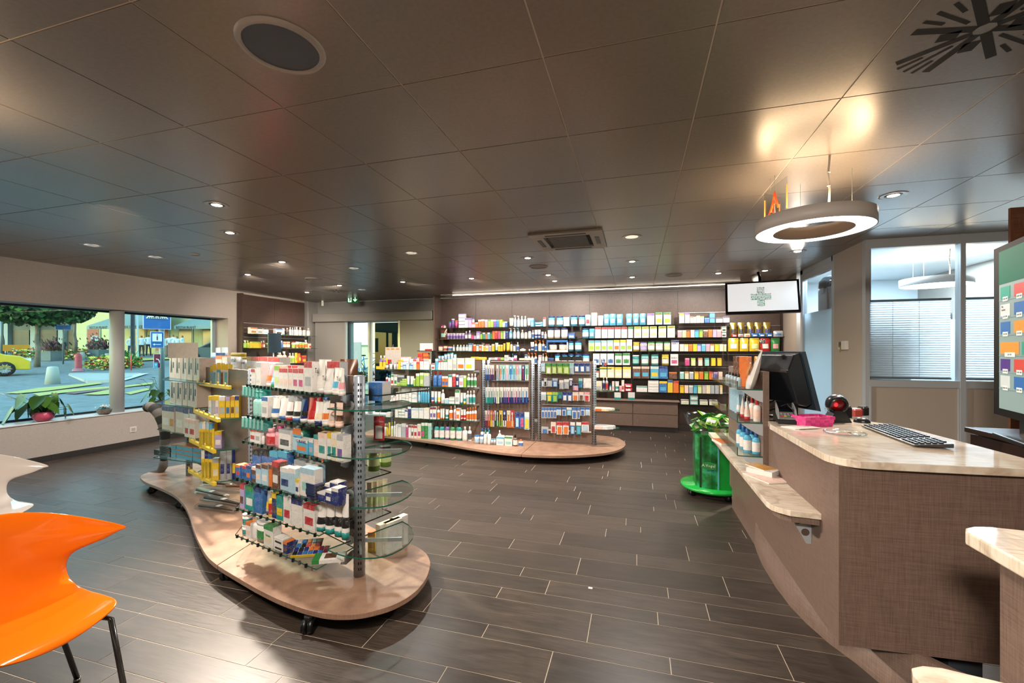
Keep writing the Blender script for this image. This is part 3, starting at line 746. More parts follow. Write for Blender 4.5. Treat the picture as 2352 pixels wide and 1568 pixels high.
# yellow car (front wing and wheel)
x, y, z, D = gp(-30, 862); s = D/991.
an = math.atan2(-x, y); t = emp('car', (x, y, z), an)
YC = mat('#d6b41c', .25, 0, 0, .6, None, .6)
def car(t, c, L_, s=1.):
    g = mat('#10161a', .1, 0, 0, .8)
    prof = [(-L_, .25), (-L_, .75), (-L_*.9, .95), (-L_*.72, 1.0), (-L_*.55, 1.42), (-L_*.25, 1.46), (0, 1.0), (L_*.12, .93), (L_*.2, .7), (L_*.2, .28)]
    ob('body', MB().ext(prof, -.8, .8, c, 'y'), t, bevel=.05)
    ob('side_window', MB().ext([(-L_*.69, 1.0), (-L_*.54, 1.35), (-L_*.27, 1.38), (-L_*.06, 1.0)], -.815, -.79, g, 'y'), t)
    for xx in (-L_*.78, L_*.0):
        w_ = ob('wheel', MB().lathe([(.20, 0), (.33, 0), (.345, .05), (.33, .2), (.2, .2)], mat('#111315', .7), 28, cap=False).xf(Matrix.Translation((xx, -.84+.2, .33)) @ Matrix.Rotation(PI/2, 4, 'X')), t)
        m = MB()
        for k in range(10):
            a = k*PI/5; c_, s_ = math.cos(a), math.sin(a)
            m.tube([(xx+.03*c_, -.83, .33+.03*s_), (xx+.23*c_, -.845, .33+.23*s_)], .013, ALU, 5)
        m.lathe([(.05, 0), (.05, .02)], ALU, 12).xf(Matrix.Identity(4)); o = ob('rim', m, w_); o['kind'] = 'stuff'
    ob('front_lamp', MB().box(L_*.13, L_*.205, -.78, -.45, .68, .82, SW), t)
car(t, YC, 4.0)
t.scale = (1, 1, 1.)
xx, yy = wp(10, D)
t.location = (xx, yy, z)
T(t, 'yellow car whose front wheel and wing show at the window edge', 'car')
x, y = wp(505, 30); z = gzz(x, y); t = emp('car', (x, y, z), math.atan2(-x, y)+PI); car(t, mat('#4d5a5f', .3, .3), 4.2); t.rotation_euler.z = math.atan2(-x, y); t.location = (x+1.5, y+1.2, z)
T(t, 'grey parked car behind the white flower border near the awning', 'car')
# people in white shirts
def person(px, D, hgt, shirt, pants, lab, seed, turn):
    rr = random.Random(seed); x, y = wp(px, D); z = gzz(x, y); s = hgt/1.75
    t = emp('person', (x, y, z), math.atan2(-x, y)+turn)
    me = bpy.data.meshes.new('body'); sk = rgb('#9a6a50')
    V = [(0, 0, .93), (0, 0, 1.15), (0, 0, 1.42), (0, 0, 1.52), (0, .01, 1.63), (0, 0, 1.70),
         (.1, 0, .88), (.11, -.02, .48), (.12, .02, .06), (.13, -.14, .03), (-.1, 0, .88), (-.12, -.02, .48), (-.14, .02, .06), (-.15, -.14, .03),
         (.2, 0, 1.42), (.27, .03, 1.15), (.24, -.12, .95), (-.2, 0, 1.42), (-.27, .03, 1.15), (-.22, -.14, .98), (.23, -.17, .88), (-.2, -.2, .92)]
    E_ = [(0, 1), (1, 2), (2, 3), (3, 4), (4, 5), (0, 6), (6, 7), (7, 8), (8, 9), (0, 10), (10, 11), (11, 12), (12, 13), (2, 14), (14, 15), (15, 16), (2, 17), (17, 18), (18, 19), (16, 20), (19, 21)]
    rad = [.15, .14, .14, .055, .09, .075, .095, .065, .045, .04, .095, .065, .045, .04, .06, .045, .035, .06, .045, .035, .03, .03]
    me.from_pydata([Vector(v)*s for v in V], E_, []); me.update()
    o = bpy.data.objects.new('body', me); COL.objects.link(o); o.parent = t
    sm = o.modifiers.new('skin', 'SKIN'); 
    for i, r in enumerate(rad): me.skin_vertices[0].data[i].radius = (r*s, r*s*(.75 if i < 3 else 1))
    me.skin_vertices[0].data[0].use_root = True
    sd = o.modifiers.new('sub', 'SUBSURF'); sd.levels = 1; sd.render_levels = 1
    m, nt, b, N, L = nmat('clothed_skin'); tc = N('ShaderNodeTexCoord'); sp = N('ShaderNodeSeparateXYZ'); L(tc.outputs['Object'], sp.inputs[0])
    mr = N('ShaderNodeMath'); mr.operation = 'DIVIDE'; mr.inputs[1].default_value = 1.75*s; L(sp.outputs[2], mr.inputs[0])
    r = N('ShaderNodeValToRGB'); r.color_ramp.interpolation = 'CONSTANT'; e = r.color_ramp.elements
    while len(e) < 5: e.new(.5)
    for i, (p, c) in enumerate(((0, '#20242a'), (.05, pants), (.53, shirt), (.86, '#9a6a50'), (.945, '#1c1613'))): e[i].position = p; e[i].color = rgb(c)
    L(mr.outputs[0], r.inputs[0]); L(r.outputs[0], b.inputs['Base Color']); b.inputs['Roughness'].default_value = .8
    me.materials.append(m); return T(t, lab, 'person')
PP = [(300, 'person in white shirt partly behind the dark lamp post'), (325, 'person in white shirt with red print, between the posts'), (341, 'person in white shirt and dark trousers beside the blue i sign'),
      (377, 'person in white shirt and beige trousers just beyond the i sign'), (389, 'person in white shirt and jeans, back turned, second beyond the i sign'), (398, 'person in white shirt standing in the middle of the group'),
      (407, 'broad person in white shirt seen from behind under the awning edge'), (419, 'person in white shirt raising an arm at the end of the group')]
for n, (px, lab) in enumerate(PP):
    person(px, 35.+(n % 3)*.8, 1.72+.05*(n % 3), '#cfdfee', ('#242c38', '#2a3038', '#39485e', '#a08f78')[(n*3+2) % 4] if n != 3 else '#a58f74', lab, n, [.2, 2.9, 3.1, .3, 3.0, -.4, 3.1, 1.2][n])
# white restaurant parasols / planters: kept as planters with dark foliage
for px, D, lab in ((228, 33, 'purple-leaved shrub in a grey planter below the awning'), (120, 31, 'dark shrub tub behind the trunk of the big tree')):
    x, y = wp(px, D); z = gzz(x, y); t = emp('planter', (x, y, z)); ob('tub', MB().box(-.6, .6, -.4, .4, 0, .7, mat('#56666c', .7)), t)
    rr = random.Random(int(px)); m = MB()
    for k in range(300):
        cx, cy, cz = rr.gauss(0, .45), rr.gauss(0, .3), .75+abs(rr.gauss(.25, .3)); s = .1; n = len(m.v)
        m.v += [(cx-s, cy, cz), (cx, cy-s*.3, cz+s), (cx+s, cy, cz), (cx, cy+s*.3, cz-s)]; m.face([n, n+1, n+2, n+3], rr.choice([mat('#3a2233', .8), mat('#6a3a58', .8), mat('#27402a', .8)]))
    o = ob('foliage', m, t); o['kind'] = 'stuff'; T(t, lab, 'planter')
# yellow cafe crates/chairs behind car
for k, px in enumerate((6, 24, 42, 60)):
    x, y = wp(px, 36); z = gzz(x, y); t = emp('cafe_chair', (x, y, z), math.atan2(-x, y)); cm_ = mat('#c58a25', .6)
    ob('seat', MB().box(-.22, .22, -.22, .22, .43, .47, cm_), t); ob('backrest', MB().box(-.22, .22, .2, .24, .47, .95, cm_), t)
    for a in (-.2, .2):
        for b in (-.2, .2): ob('leg', MB().box(a-.015, a+.015, b-.015, b+.015, 0, .43, BLK), t)
    T(t, ['yellow cafe chair nearest the parking sign', 'yellow cafe chair second from the parking sign', 'yellow cafe chair third from the parking sign, nearer the tree', 'yellow cafe chair closest to the thick tree trunk'][k], 'chair', 'yellow cafe chairs across the street')
# beyond the entrance: pale house, bicycle poster board, round paving, flower tub
x0, y0 = wp(770, 26); t = emp('pale_house', (x0, y0, .8), .1)
ob('wall', MB().box(-3, 9, 0, 3, -1, 9, mat('#b9c8a8', .8)), t)
w_ = ob('window', MB().box(1.0, 2.4, -.06, .02, .9, 2.5, mat('#5f7a78', .5)), t); ob('pane', MB().box(1.1, 2.3, -.08, -.05, 1., 2.4, mat('#a9c6d6', .2)), w_)
T(t, 'pale green house seen through the entrance glass', 'building')
x, y = ony(822, 800, 14.)[0], 14.; z = gzz(x, y)
t = emp('paving_circle', (x-.3, 12.2, gzz(x, 12.2)+.02)); m = MB()
for k in range(5): m.lathe([(.35+k*.3, 0), (.35+k*.3+.22, 0)], mat(['#9fb4be', '#8ea4ae'][k % 2], .7), 40, cap=False)
o = ob('stone_ring', m, t); o['kind'] = 'stuff'; T(t, 'round patterned paving outside the entrance', 'paving')
o = flowers('flower_tub_plants', [(795, 905), (850, 905), (850, 880), (795, 880)], 1, [OR_, PK], .5, 'orange and purple flowers outside the entrance glass', None, .08, 9)
bpy.data.objects.remove(o)
x, y = ony(825, 0, 9.9)[0], 9.9; t = emp('flower_tub', (x, y, .1)); ob('tub', MB().lathe([(.35, 0), (.48, .45), (.5, .5), (.46, .5), (.44, .42)], mat('#b7c3c8', .6), 24), t)
rr = random.Random(2); m = MB()
for k in range(260):
    a = rr.uniform(0, 6.3); q = rr.uniform(0, .5); cx, cy, cz = q*math.cos(a), q*math.sin(a), .5+rr.uniform(0, .28); s = .035; n = len(m.v)
    m.v += [(cx-s, cy, cz), (cx, cy-s*.4, cz+s), (cx+s, cy, cz), (cx, cy+s*.3, cz-s)]; m.face([n, n+1, n+2, n+3], rr.choice([mat('#3c6b35', .8), mat('#3c6b35', .8), OR_, mat('#5a2a52', .8)]))
o = ob('flowers', m, t); o['kind'] = 'stuff'; T(t, 'round flower tub outside the entrance door glass', 'planter')
x, y = ony(812, 0, 15)[0], 15.; t = emp('poster_board', (x, y, .3)); ob('panel', MB().box(-.35, .35, 0, .04, .45, 1.5, mat('#8f9499', .6)), t)
for a in (-.3, .3): ob('leg', MB().box(a-.02, a+.02, .04, .08, 0, 1.5, ALU), t)
T(t, 'grey notice board seen through the entrance glass', 'notice board')
def bicycle(x, y, z, rz):
    t = emp('bicycle', (x, y, z), rz)
    for xx in (-.5, .5):
        w_ = ob('wheel', MB().tube([(xx+.33*math.cos(a*PI/10), 0, .33+.33*math.sin(a*PI/10)) for a in range(21)], .018, BLK, 5), t)
    m = MB(); fr = mat('#2a7ab8', .4)
    for a, b in (((-.5, 0, .33), (-.12, 0, .3)), ((-.12, 0, .3), (-.2, 0, .85)), ((-.2, 0, .75), (.38, 0, .8)), ((-.12, 0, .3), (.38, 0, .75)), ((.36, 0, .95), (.5, 0, .33)), ((-.5, 0, .33), (-.2, 0, .75))): m.tube([a, b], .02, fr, 6)
    o = ob('frame', m, t); o['kind'] = 'stuff'
    ob('saddle', MB().ball((-.2, 0, .9), .1, BLK, 10, 6, (1.2, .6, .35)), t); ob('handlebar', MB().tube([(.33, -.25, 1.), (.36, 0, .97), (.33, .25, 1.)], .014, BLK, 6), t)
    return t
T(bicycle(ony(845, 0, 16)[0], 16., .35, .2), 'blue bicycle leaning outside, seen through the entrance glass', 'bicycle')
# ================================================================== SHOP FITTINGS
def shelf_glass(parent, poly, z, th=.008, name='glass_shelf', m=None, edge=None):
    cx = sum(p[0] for p in poly)/len(poly); cy = sum(p[1] for p in poly)/len(poly)
    return ob(name, MB().prism(poly, z-th, z, m or SGLASS, edge or GEDGE), parent)
SLOT = mat('#1a1c1e', .6)
def slotted_pole(parent, x, y, z0, z1, r=.03, n=30, local=True):
    o = ob('pole', MB().lathe([(r, z0), (r, z1-.006), (r-.006, z1), (.002, z1)], STEEL, 24, (x, y)), parent)
    m = MB(); k = 0; z = z0+.04
    while z < z1-.06:
        for a in (-2.55, -2.15, -1.1, -.7, .4, 2.3):
            c, s = math.cos(a)*r*1.005, math.sin(a)*r*1.005; tx, ty = -math.sin(a)*.004, math.cos(a)*.004
            n_ = len(m.v); m.v += [(x+c-tx, y+s-ty, z), (x+c+tx, y+s+ty, z), (x+c+tx, y+s+ty, z+.016), (x+c-tx, y+s-ty, z+.016)]; m.face([n_, n_+1, n_+2, n_+3], SLOT)
        z += .034
    q = ob('slots', m, o); q['kind'] = 'stuff'; return o
def caster(parent, x, y, rz=0., r=.036):
    c = emp('caster', (x, y, 0), rz); c.parent = parent
    ob('wheel', MB().lathe([(r*.5, -.012), (r, -.011), (r, .011), (r*.5, .012)], BLACK, 18).xf(Matrix.Translation((0, -.014, r)) @ Matrix.Rotation(PI/2, 4, 'X')), c)
    ob('wheel', MB().lathe([(r*.5, -.012), (r, -.011), (r, .011), (r*.5, .012)], BLACK, 18).xf(Matrix.Translation((0, .018, r)) @ Matrix.Rotation(PI/2, 4, 'X')), c)
    ob('fork', MB().lathe([(.012, r), (.02, r+.01), (.024, .086), (.024, .09)], mat('#2a2c2e', .3, .5), 12), c)
# ---------------- middle display gondola (faces the camera in front of the shelf wall)
GY = 6.2
gm = emp('display_gondola', (-2.0, GY, 0))
def L2(x, y): return (x+2.0, y-GY)
bpts = [(880, 1003), (940, 1010), (1000, 1018), (1080, 1032), (1140, 1041), (1210, 1048), (1300, 1050), (1380, 1045), (1420, 1037), (1438, 1026), (1434, 1015), (1412, 1006)]
bp = [onz(a, b-3, .12) for a, b in bpts]
bp = bp+[(-.7, 6.95), (-1.5, 6.85), (-2.6, 6.7), (-3.9, 6.75), (-4.35, 6.4), (-4.2, 5.9)]
xs_ = -1.43
bp = chaikin(bp, 2)
def clipx(poly, xc, keep_left):
    out = []
    for i in range(len(poly)):
        a, b = poly[i-1], poly[i]
        ia, ib = (a[0] < xc) == keep_left, (b[0] < xc) == keep_left
        if ia != ib: f = (xc-a[0])/(b[0]-a[0]); out.append((xc, a[1]+f*(b[1]-a[1])))
        if ib: out.append(b)
    return out
for kl, xc in ((True, xs_-.004), (False, xs_+.004)):
    ob('base_board', MB().prism([L2(*p) for p in clipx(bp, xc, kl)], .09, .12, LAML), gm)
for px, D_ in ((975, .15), (1008, .15), (1083, .2), (1213, .2), (1240, .35), (1365, .2), (1395, .3)):
    x, y = onz(px, 1045 if px > 1100 else 1025, 0); caster(gm, *L2(x, y+.05), rz=px*.37)
pxs4 = [(-3.82, 'p'), (-3.14, 'p'), (-2.25, 'p'), (-2.17, 'p'), (-1.48, 'p'), (-1.38, 'p'), (-.58, 'p')]
for xx, _ in pxs4: slotted_pole(gm, *L2(xx, GY+.02), .12, 1.315, .028)
for a, b in ((-3.82, -3.14), (-3.14, -2.25), (-2.17, -1.48), (-1.38, -.58)):
    ob('back_panel', MB().box(a+2.03, b+2.0-.03, .005, .03, .17 if b != -.58 else .14, 1.305, LAM), gm)
# shelves on the two door-end bays
SZ = [1.168, .918, .667, .424]
for a, b in ((-3.86, -3.17), (-3.13, -2.29)):
    for z in SZ:
        s_ = ob('glass_shelf', MB().box(a+2, b+2, -.30, -.01, z-.008, z, SGLASS), gm)
        ob('edge', MB().box(a+2, b+2, -.302, -.30, z-.008, z, GEDGE), s_)
        for xx in (a+2.01, b+2-.02):
            ob('bracket', MB().ext([(-.01, z-.05), (-.01, z-.008), (-.28, z-.008), (-.26, z-.02), (-.08, z-.035)], xx, xx+.006, ALU, 'x'), s_)
# peg rails
for a, b, zs in ((-2.17, -1.48, (1.285, 1.0, .725)), (-1.38, -.58, (1.27, 1.12, .975, .82, .665))):
    for z in zs: ob('hook_rail', MB().box(a+2.05, b+1.95, -.012, .005, z, z+.012, ALU), gm)
ob('label_rail', MB().box(-1.36+2.03, -.62+2.0, -.03, .004, .295, .312, WHITE), gm)
ob('label_rail', MB().box(-2.15+2.03, -1.5+2.0, -.02, .004, .30, .31, LAML), gm)
# tongue shelves at the free end
for py, w_ in ((846, .22), (897, .26), (940, .33), (981, .33)):
    d_ = -SS*(-.45)+CC*6.2; z = zat(py, d_)
    pts = [(-.56+2, -.13), (-.56+2+w_*.6, -.11), (-.56+2+w_*.95, -.04), (-.56+2+w_, .02), (-.56+2+w_*.95, .08), (-.56+2+w_*.6, .13), (-.56+2, .14)]
    shelf_glass(gm, pts, z)
T(gm, 'long mobile display stand with glass shelves and hooks in front of the shelf wall', 'display stand')
# ---------------- near display gondola
Apos, Bpos, Cpos = (-1.59, 2.22), (-3.0, 2.78), (-4.62, 3.49)
gn = emp('display_gondola', (*Apos, 0)); gf = emp('display_gondola', (*Bpos, 0))
def la(p): return (p[0]-Apos[0], p[1]-Apos[1])
def lb(p): return (p[0]-Bpos[0], p[1]-Bpos[1])
fpts = [(318, 1097), (330, 1112), (372, 1127), (405, 1144), (425, 1167), (436, 1190), (442, 1215), (455, 1248), (475, 1284), (500, 1305), (545, 1332), (590, 1358), (640, 1383), (700, 1405), (760, 1418), (830, 1416), (900, 1398), (950, 1370), (980, 1335), (990, 1300), (982, 1278), (955, 1258), (905, 1243)]
fw = [onz(a, b-6, .12) for a, b in fpts]
far = [(-2.2, 2.98), (-2.9, 3.3), (-3.7, 3.75), (-4.4, 4.05), (-5.0, 3.98), (-5.2, 3.7)]
bw = chaikin(fw+far, 2)
# split between the two bases along a line through pole B
sp0 = onz(497, 1300, .12); sp1 = (-2.75, 3.25)
def clipl(poly, p0, p1, side):
    def sd(p): return ((p1[0]-p0[0])*(p[1]-p0[1])-(p1[1]-p0[1])*(p[0]-p0[0]))*side
    out = []
    for i in range(len(poly)):
        a, b = poly[i-1], poly[i]; da, db = sd(a), sd(b)
        if (da < 0) != (db < 0): f = da/(da-db); out.append((a[0]+f*(b[0]-a[0]), a[1]+f*(b[1]-a[1])))
        if db >= 0: out.append(b)
    return out
nearp = clipl(bw, sp0, sp1, -1); farp = clipl(bw, (sp0[0]-.006, sp0[1]), (sp1[0]-.006, sp1[1]), 1)
ob('base_board', MB().prism([la(p) for p in nearp], .092, .12, LAML), gn, bevel=.002)
ob('base_board', MB().prism([lb(p) for p in farp], .092, .12, LAML), gf, bevel=.002)
for (px, py) in ((710, 1452), (522, 1330), (900, 1330), (700, 1250)): caster(gn, *la(onz(px, py, 0)), rz=px*.1)
for (px, py) in ((350, 1132), (415, 1165), (428, 1172), (440, 1100)): caster(gf, *lb(onz(px, py, 0)), rz=px*.1)
for p in (Apos, Bpos): slotted_pole(gn, *la(p), .12, 1.31, .033 if p is Apos else .03)
slotted_pole(gf, *lb(Cpos), .12, 1.30, .03)
def panel_between(parent, p, q, z0, z1, inset=.035, th=.026, off=(0, 0)):
    v = Vector((q[0]-p[0], q[1]-p[1], 0)); L_ = v.length; a = math.atan2(v.y, v.x)
    return ob('back_panel', MB().box(inset, L_-inset, -th/2, th/2, z0, z1, LAM), parent, (p[0]-off[0], p[1]-off[1], 0), a)
panel_between(gn, Apos, Bpos, .3, 1.305, off=Apos); panel_between(gf, (Bpos[0]-.03, Bpos[1]+.03), Cpos, .3, 1.295, off=Bpos)
NS = [(1.204, (565, 883), (748, 907), (815, 893)), (1.02, (565, 953.6), (750.7, 981.2), (815, 965)), (.831, (555, 1011.6), (749.8, 1057.1), (812, 1040)),
      (.64, (540, 1097), (726.8, 1151.9), (805, 1120)), (.45, (540, 1165), (733, 1228.6), (805, 1195)), (.27, (540, 1227), (727, 1306.3), (800, 1262))]
NL = []
for z, l, r, q in NS:
    a, b = onz(*l, z), onz(*r, z)
    tv = Vector((b[0]-a[0], b[1]-a[1])).normalized()
    NL.append((z, a, b))
    pa_ = (Apos[0]-.03+.0, Apos[1]-.03); v = Vector((Bpos[0]-Apos[0], Bpos[1]-Apos[1])).normalized()
    p1 = (Apos[0]+v.x*.06-v.y*.0, Apos[1]+v.y*.06); p2 = (Apos[0]+v.x*1.36, Apos[1]+v.y*1.36)
    s_ = shelf_glass(gn, [la(a), la(b), la(p1), la(p2)], z-.0)
    # front clip row
    n_ = int((Vector(b)-Vector(a)).length/.06); m = MB()
    for k in range(n_):
        f = (k+.5)/n_; x = a[0]+(b[0]-a[0])*f; y = a[1]+(b[1]-a[1])*f; m.box(x-.006-Apos[0], x+.006-Apos[0], y-.008-Apos[1], y+.003-Apos[1], z-.014, z+.006, CHROME if k % 2 else BLACK)
    c_ = ob('price_clip_row', m, s_); c_['kind'] = 'stuff'
    ob('bracket', MB().ext([(0, z-.055), (0, z-.006), (-.14, z-.006), (-.15, z-.03), (-.10, z-.055)], -.003, .003, ALU, 'x'), s_, loc=(v.x*.05, v.y*.05, 0), rz=math.atan2(v.y, v.x)+PI+.5)
WS = [(1.135, .72), (.876, .75), (.614, .8), (.345, .82)]
for z, k in WS:
    tip = (-1.668+(.8-k)*.3, 2.036); 
    v = (.92, -.39); nrm = (-.39, -.92); pts = []
    e0 = la(tip); e1 = (.12*k/.75+.0, .30)
    for i in range(15):
        a = -PI/2+PI*i/14
        u_ = math.cos(a)*.30*k/.75; w2 = math.sin(a); w2 = w2*.20 if w2 < 0 else w2*.31
        pts.append((v[0]*u_-nrm[0]*w2, v[1]*u_-nrm[1]*w2))
    s_ = shelf_glass(gn, pts, z, .008)
    ob('support_arm', MB().box(.03, .25, -.006, .006, z-.03, z-.008, ALU), s_, rz=.35)
    ob('support_arm', MB().box(.03, .17, -.006, .006, z-.03, z-.008, ALU), s_, rz=-.9)
    ob('clamp', MB().lathe([(.028, 0), (.028, .006)], ALU, 16).xf(Matrix.Translation((-.03, -.045, z)) @ Matrix.Rotation(PI/2, 4, 'X')), s_)
# far-side shelves (black-edged) seen behind the pole
for z in (.657, .393):
    a = (Apos[0]+.03, Apos[1]+.30); v = Vector((Bpos[0]-Apos[0], Bpos[1]-Apos[1])).normalized()
    q = [la(a), la((a[0]+v.x*1.0, a[1]+v.y*1.0)), la((Apos[0]+v.x*.98, Apos[1]+v.y*.98+.03)), la((Apos[0]+v.x*.05, Apos[1]+.04))]
    shelf_glass(gn, q, z, .008, edge=BLACK)
q = [la((Apos[0]+.10, Apos[1]+.04)), la((Apos[0]+.22, Apos[1]+.50)), la((Bpos[0]+.10, Bpos[1]+.62)), la((Bpos[0]-.05, Bpos[1]+.04))]
shelf_glass(gn, q, 1.19, .008, edge=BLACK)
T(gn, 'near mobile display stand with grey slotted pole and rounded glass wing shelves', 'display stand')
# far half: trays for yellow goods, shelves for the stocking boxes
YEL2 = mat('#e3c22c', .4)
FS = []
for z, pts in ((1.16, [(369, 871), (466, 880), (490, 866), (410, 858)]), (.919, [(358, 926), (474, 940), (495, 920), (405, 908)]), (.652, [(361, 985), (452, 1003), (480, 980), (400, 968)]), (.368, [(352, 1050), (465, 1064), (490, 1045), (400, 1035)])):
    s_ = shelf_glass(gf, [lb(onz(a, b, z)) for a, b in pts], z)
for z, pts in ((1.13, [(470, 884), (520, 891), (580, 890), (600, 876), (500, 868)]), (.897, [(462, 948), (500, 963), (580, 958), (600, 945), (500, 930)]), (.62, [(452, 1015), (490, 1033), (575, 1028), (595, 1010), (490, 1000)]), (.34, [(450, 1085), (490, 1106), (560, 1100), (590, 1080), (490, 1065)])):
    s_ = shelf_glass(gf, [lb(onz(a, b, z)) for a, b in pts], z)
    a, b = lb(onz(*pts[0], z)), lb(onz(*pts[1], z)); dv = Vector((b[0]-a[0], b[1]-a[1], 0)); L_ = dv.length*1.35; an = math.atan2(dv.y, dv.x)
    t_ = ob('yellow_rail', MB().box(-.05, L_, -.02, .006, 0, .03, YEL2), s_, (a[0]-.02, a[1]-.02, z), an, bevel=.003)
    m = MB()
    for k in range(5): m.ext([(k*L_/4.3-.045, .028), (k*L_/4.3-.01, .028), (k*L_/4.3-.0, .05), (k*L_/4.3-.035, .055)], -.02, -.016, YEL2, 'y')
    q_ = ob('rail_tab', m, t_); q_['kind'] = 'stuff'
T(gf, 'far mobile display stand holding stocking boxes and yellow toothbrush trays', 'display stand')
# ---------------- wall unit behind (shelf wall)
XU0 = -4.10
YP, YSF = 8.62, 8.35
seams = [onz(p, 0, 0)[0] if False else ony(p, 0, YP)[0] for p in (1092.6, 1176, 1262, 1354, 1452.7, 1556.9, 1669.6)]
sw = emp('shelf_wall', (XU0, YP, 0))
edges = [XU0]+seams+[ony(1793, 0, YP)[0]]
for a, b in zip(edges, edges[1:]): ob('back_panel', MB().box(a+.004-XU0, b-.004-XU0, 0, .02, .09, CH-.02, LAMD), sw)
for a in edges[1:-1]:
    ob('slot_strip', MB().box(a-.004-XU0, a+.004-XU0, .002, .022, .09, CH-.02, SLOT), sw)
ob('end_cheek', MB().box(-.03, 0, -.33, .02, 0, CH-.012, LAM), sw)
xe_ = edges[-1]
ob('end_cheek', MB().box(xe_-XU0, xe_+.03-XU0, -.2, .02, 0, 2.2, LAMD), sw)
ob('plinth', MB().box(.72-XU0, xe_-XU0, -.25, -.02, 0, .09, mat('#2d2420', .5)), sw)
RZ = {1: 1.935, 2: 1.695, 3: 1.445, 4: 1.186, 5: .943, 6: .69, 7: .486}
for k, z in RZ.items():
    for i, (a, b) in enumerate(zip(edges, edges[1:])):
        if k == 7 and a < .5: continue
        if k == 1 and i == 7: continue
        zz_ = 1.954 if (k == 1 and a > .5) else z
        s_ = ob('glass_shelf', MB().box(a+.004-XU0, b-.004-XU0, -.27, 0, zz_-.008, zz_, SGLASS), sw)
        ob('edge', MB().box(a+.004-XU0, b-.004-XU0, -.272, -.27, zz_-.008, zz_, mat('#101816', .3)), s_)
        if a > .5: ob('support_rail', MB().box(a+.01-XU0, b-.01-XU0, -.03, -.02, zz_+.20, zz_+.207, ALU), s_)
T(sw, 'floor-to-ceiling dark shelf wall with rows of glass shelves along the back', 'shelving')
cb = emp('drawer_cabinet', (-1.6, 8.12, 0)); xr = .70
ob('top', MB().box(-.02, xr+1.6+.03, -.03, .22, .54, .56, LAM), cb, bevel=.006)
ob('body', MB().box(0, xr+1.6, .02, .2, .09, .54, LAM), cb)
for a, b in ((.01, .80), (.81, 1.53), (1.54, xr+1.6)):
    for z0, z1 in ((.095, .31), (.32, .53)): ob('drawer_front', MB().box(a, b-.008, 0, .02, z0, z1, LAM), cb)
ob('plinth', MB().box(.0, xr+1.6, .06, .2, 0, .09, mat('#3a3635', .5)), cb)
T(cb, 'low linen-brown drawer cabinet below the shelf wall', 'cabinet')
# ---------------- dark wall shelves by the window
y0_, y1_ = onx(553, 0, -7.38)[0], onx(700, 0, -7.38)[0]; ym = onx(631.5, 0, -7.38)[0]
wu = emp('wall_shelf_unit', (-7.44, y0_, 0))
for a, b in ((y0_, ym), (ym, y1_)): ob('back_panel', MB().box(0, .05, a-y0_+.003, b-y0_-.003, .05, 2.56, LAMD), wu)
ob('end_cheek', MB().box(.0, .13, -.03, 0, 0, 2.57, LAMD), wu)
LS = [1.785, 1.508, 1.19]
for z in LS:
    s_ = ob('glass_shelf', MB().box(.05, .36, .02, y1_-y0_+.05, z-.008, z, SGLASS), wu)
    ob('edge', MB().box(.36, .362, .02, y1_-y0_+.05, z-.008, z, GEDGE), s_)
for z in (2.0, 1.9, 1.82, 1.72, 1.6, 1.33): ob('slot_rail', MB().box(.05, .056, .01, y1_-y0_, z, z+.008, ALU), wu)
T(wu, 'tall dark brown shelf unit on the window wall near the entrance', 'shelving')
# ---------------- till counter
CZ = 1.0
CT = [(.80, 2.27), (.83, 2.19), (.90, 2.125), (.99, 2.10), (1.54, 2.10), (1.60, 2.14), (1.60, 2.2), (1.57, 2.5), (1.50, 3.40), (.80, 3.16+.1)]
ct = emp('till_counter', (.83, 2.13, 0))
def lc(p): return (p[0]-.83, p[1]-2.13)
CT = [(.795, 2.26), (.80, 2.21), (.82, 2.165), (.855, 2.13), (.91, 2.11), (1.50, 2.155), (1.56, 2.17), (1.585, 2.21), (1.585, 2.40), (1.53, 3.42), (.795, 3.42)]
ob('stone_top', MB().prism([lc(p) for p in chaikin(CT, 2)], CZ-.032, CZ, MARB), ct, bevel=.003)
fr_ = MB().prism([lc(p) for p in [(.822, 2.14), (1.49, 2.19), (1.47, 3.4), (.822, 3.4)]], .21, CZ-.032, LAM)
ob('body', fr_, ct)
# curved plinth board
P = []
cur = [(.937, 4.10), (.87, 3.8), (.835, 3.5), (.82, 3.3), (.822, 3.0), (.84, 2.8), (.87, 2.65), (.92, 2.5), (.98, 2.38), (1.03, 2.27), (1.12, 2.19), (1.3, 2.13)]
cur = [(.95, 4.35)]+cur[:9]+[(1.02, 2.27), (1.08, 2.17), (1.16, 2.08), (1.26, 2.0)]
cur = [(x, y) for x, y in cur]
P = [[(*lc(p), 0) for p in cur], [(*lc((p[0]+.005, p[1])), .212) for p in cur], [(*lc((p[0]+.04, p[1]+.02)), .212) for p in cur]]
ob('curved_plinth', MB().grid(P, LAM), ct)
ob('side_leg', MB().box(.5, .62, .25, .9, 0, .22, mat('#394049', .5)), ct)
T(ct, 'linen-brown till counter with polished beige stone top and curved plinth', 'counter')
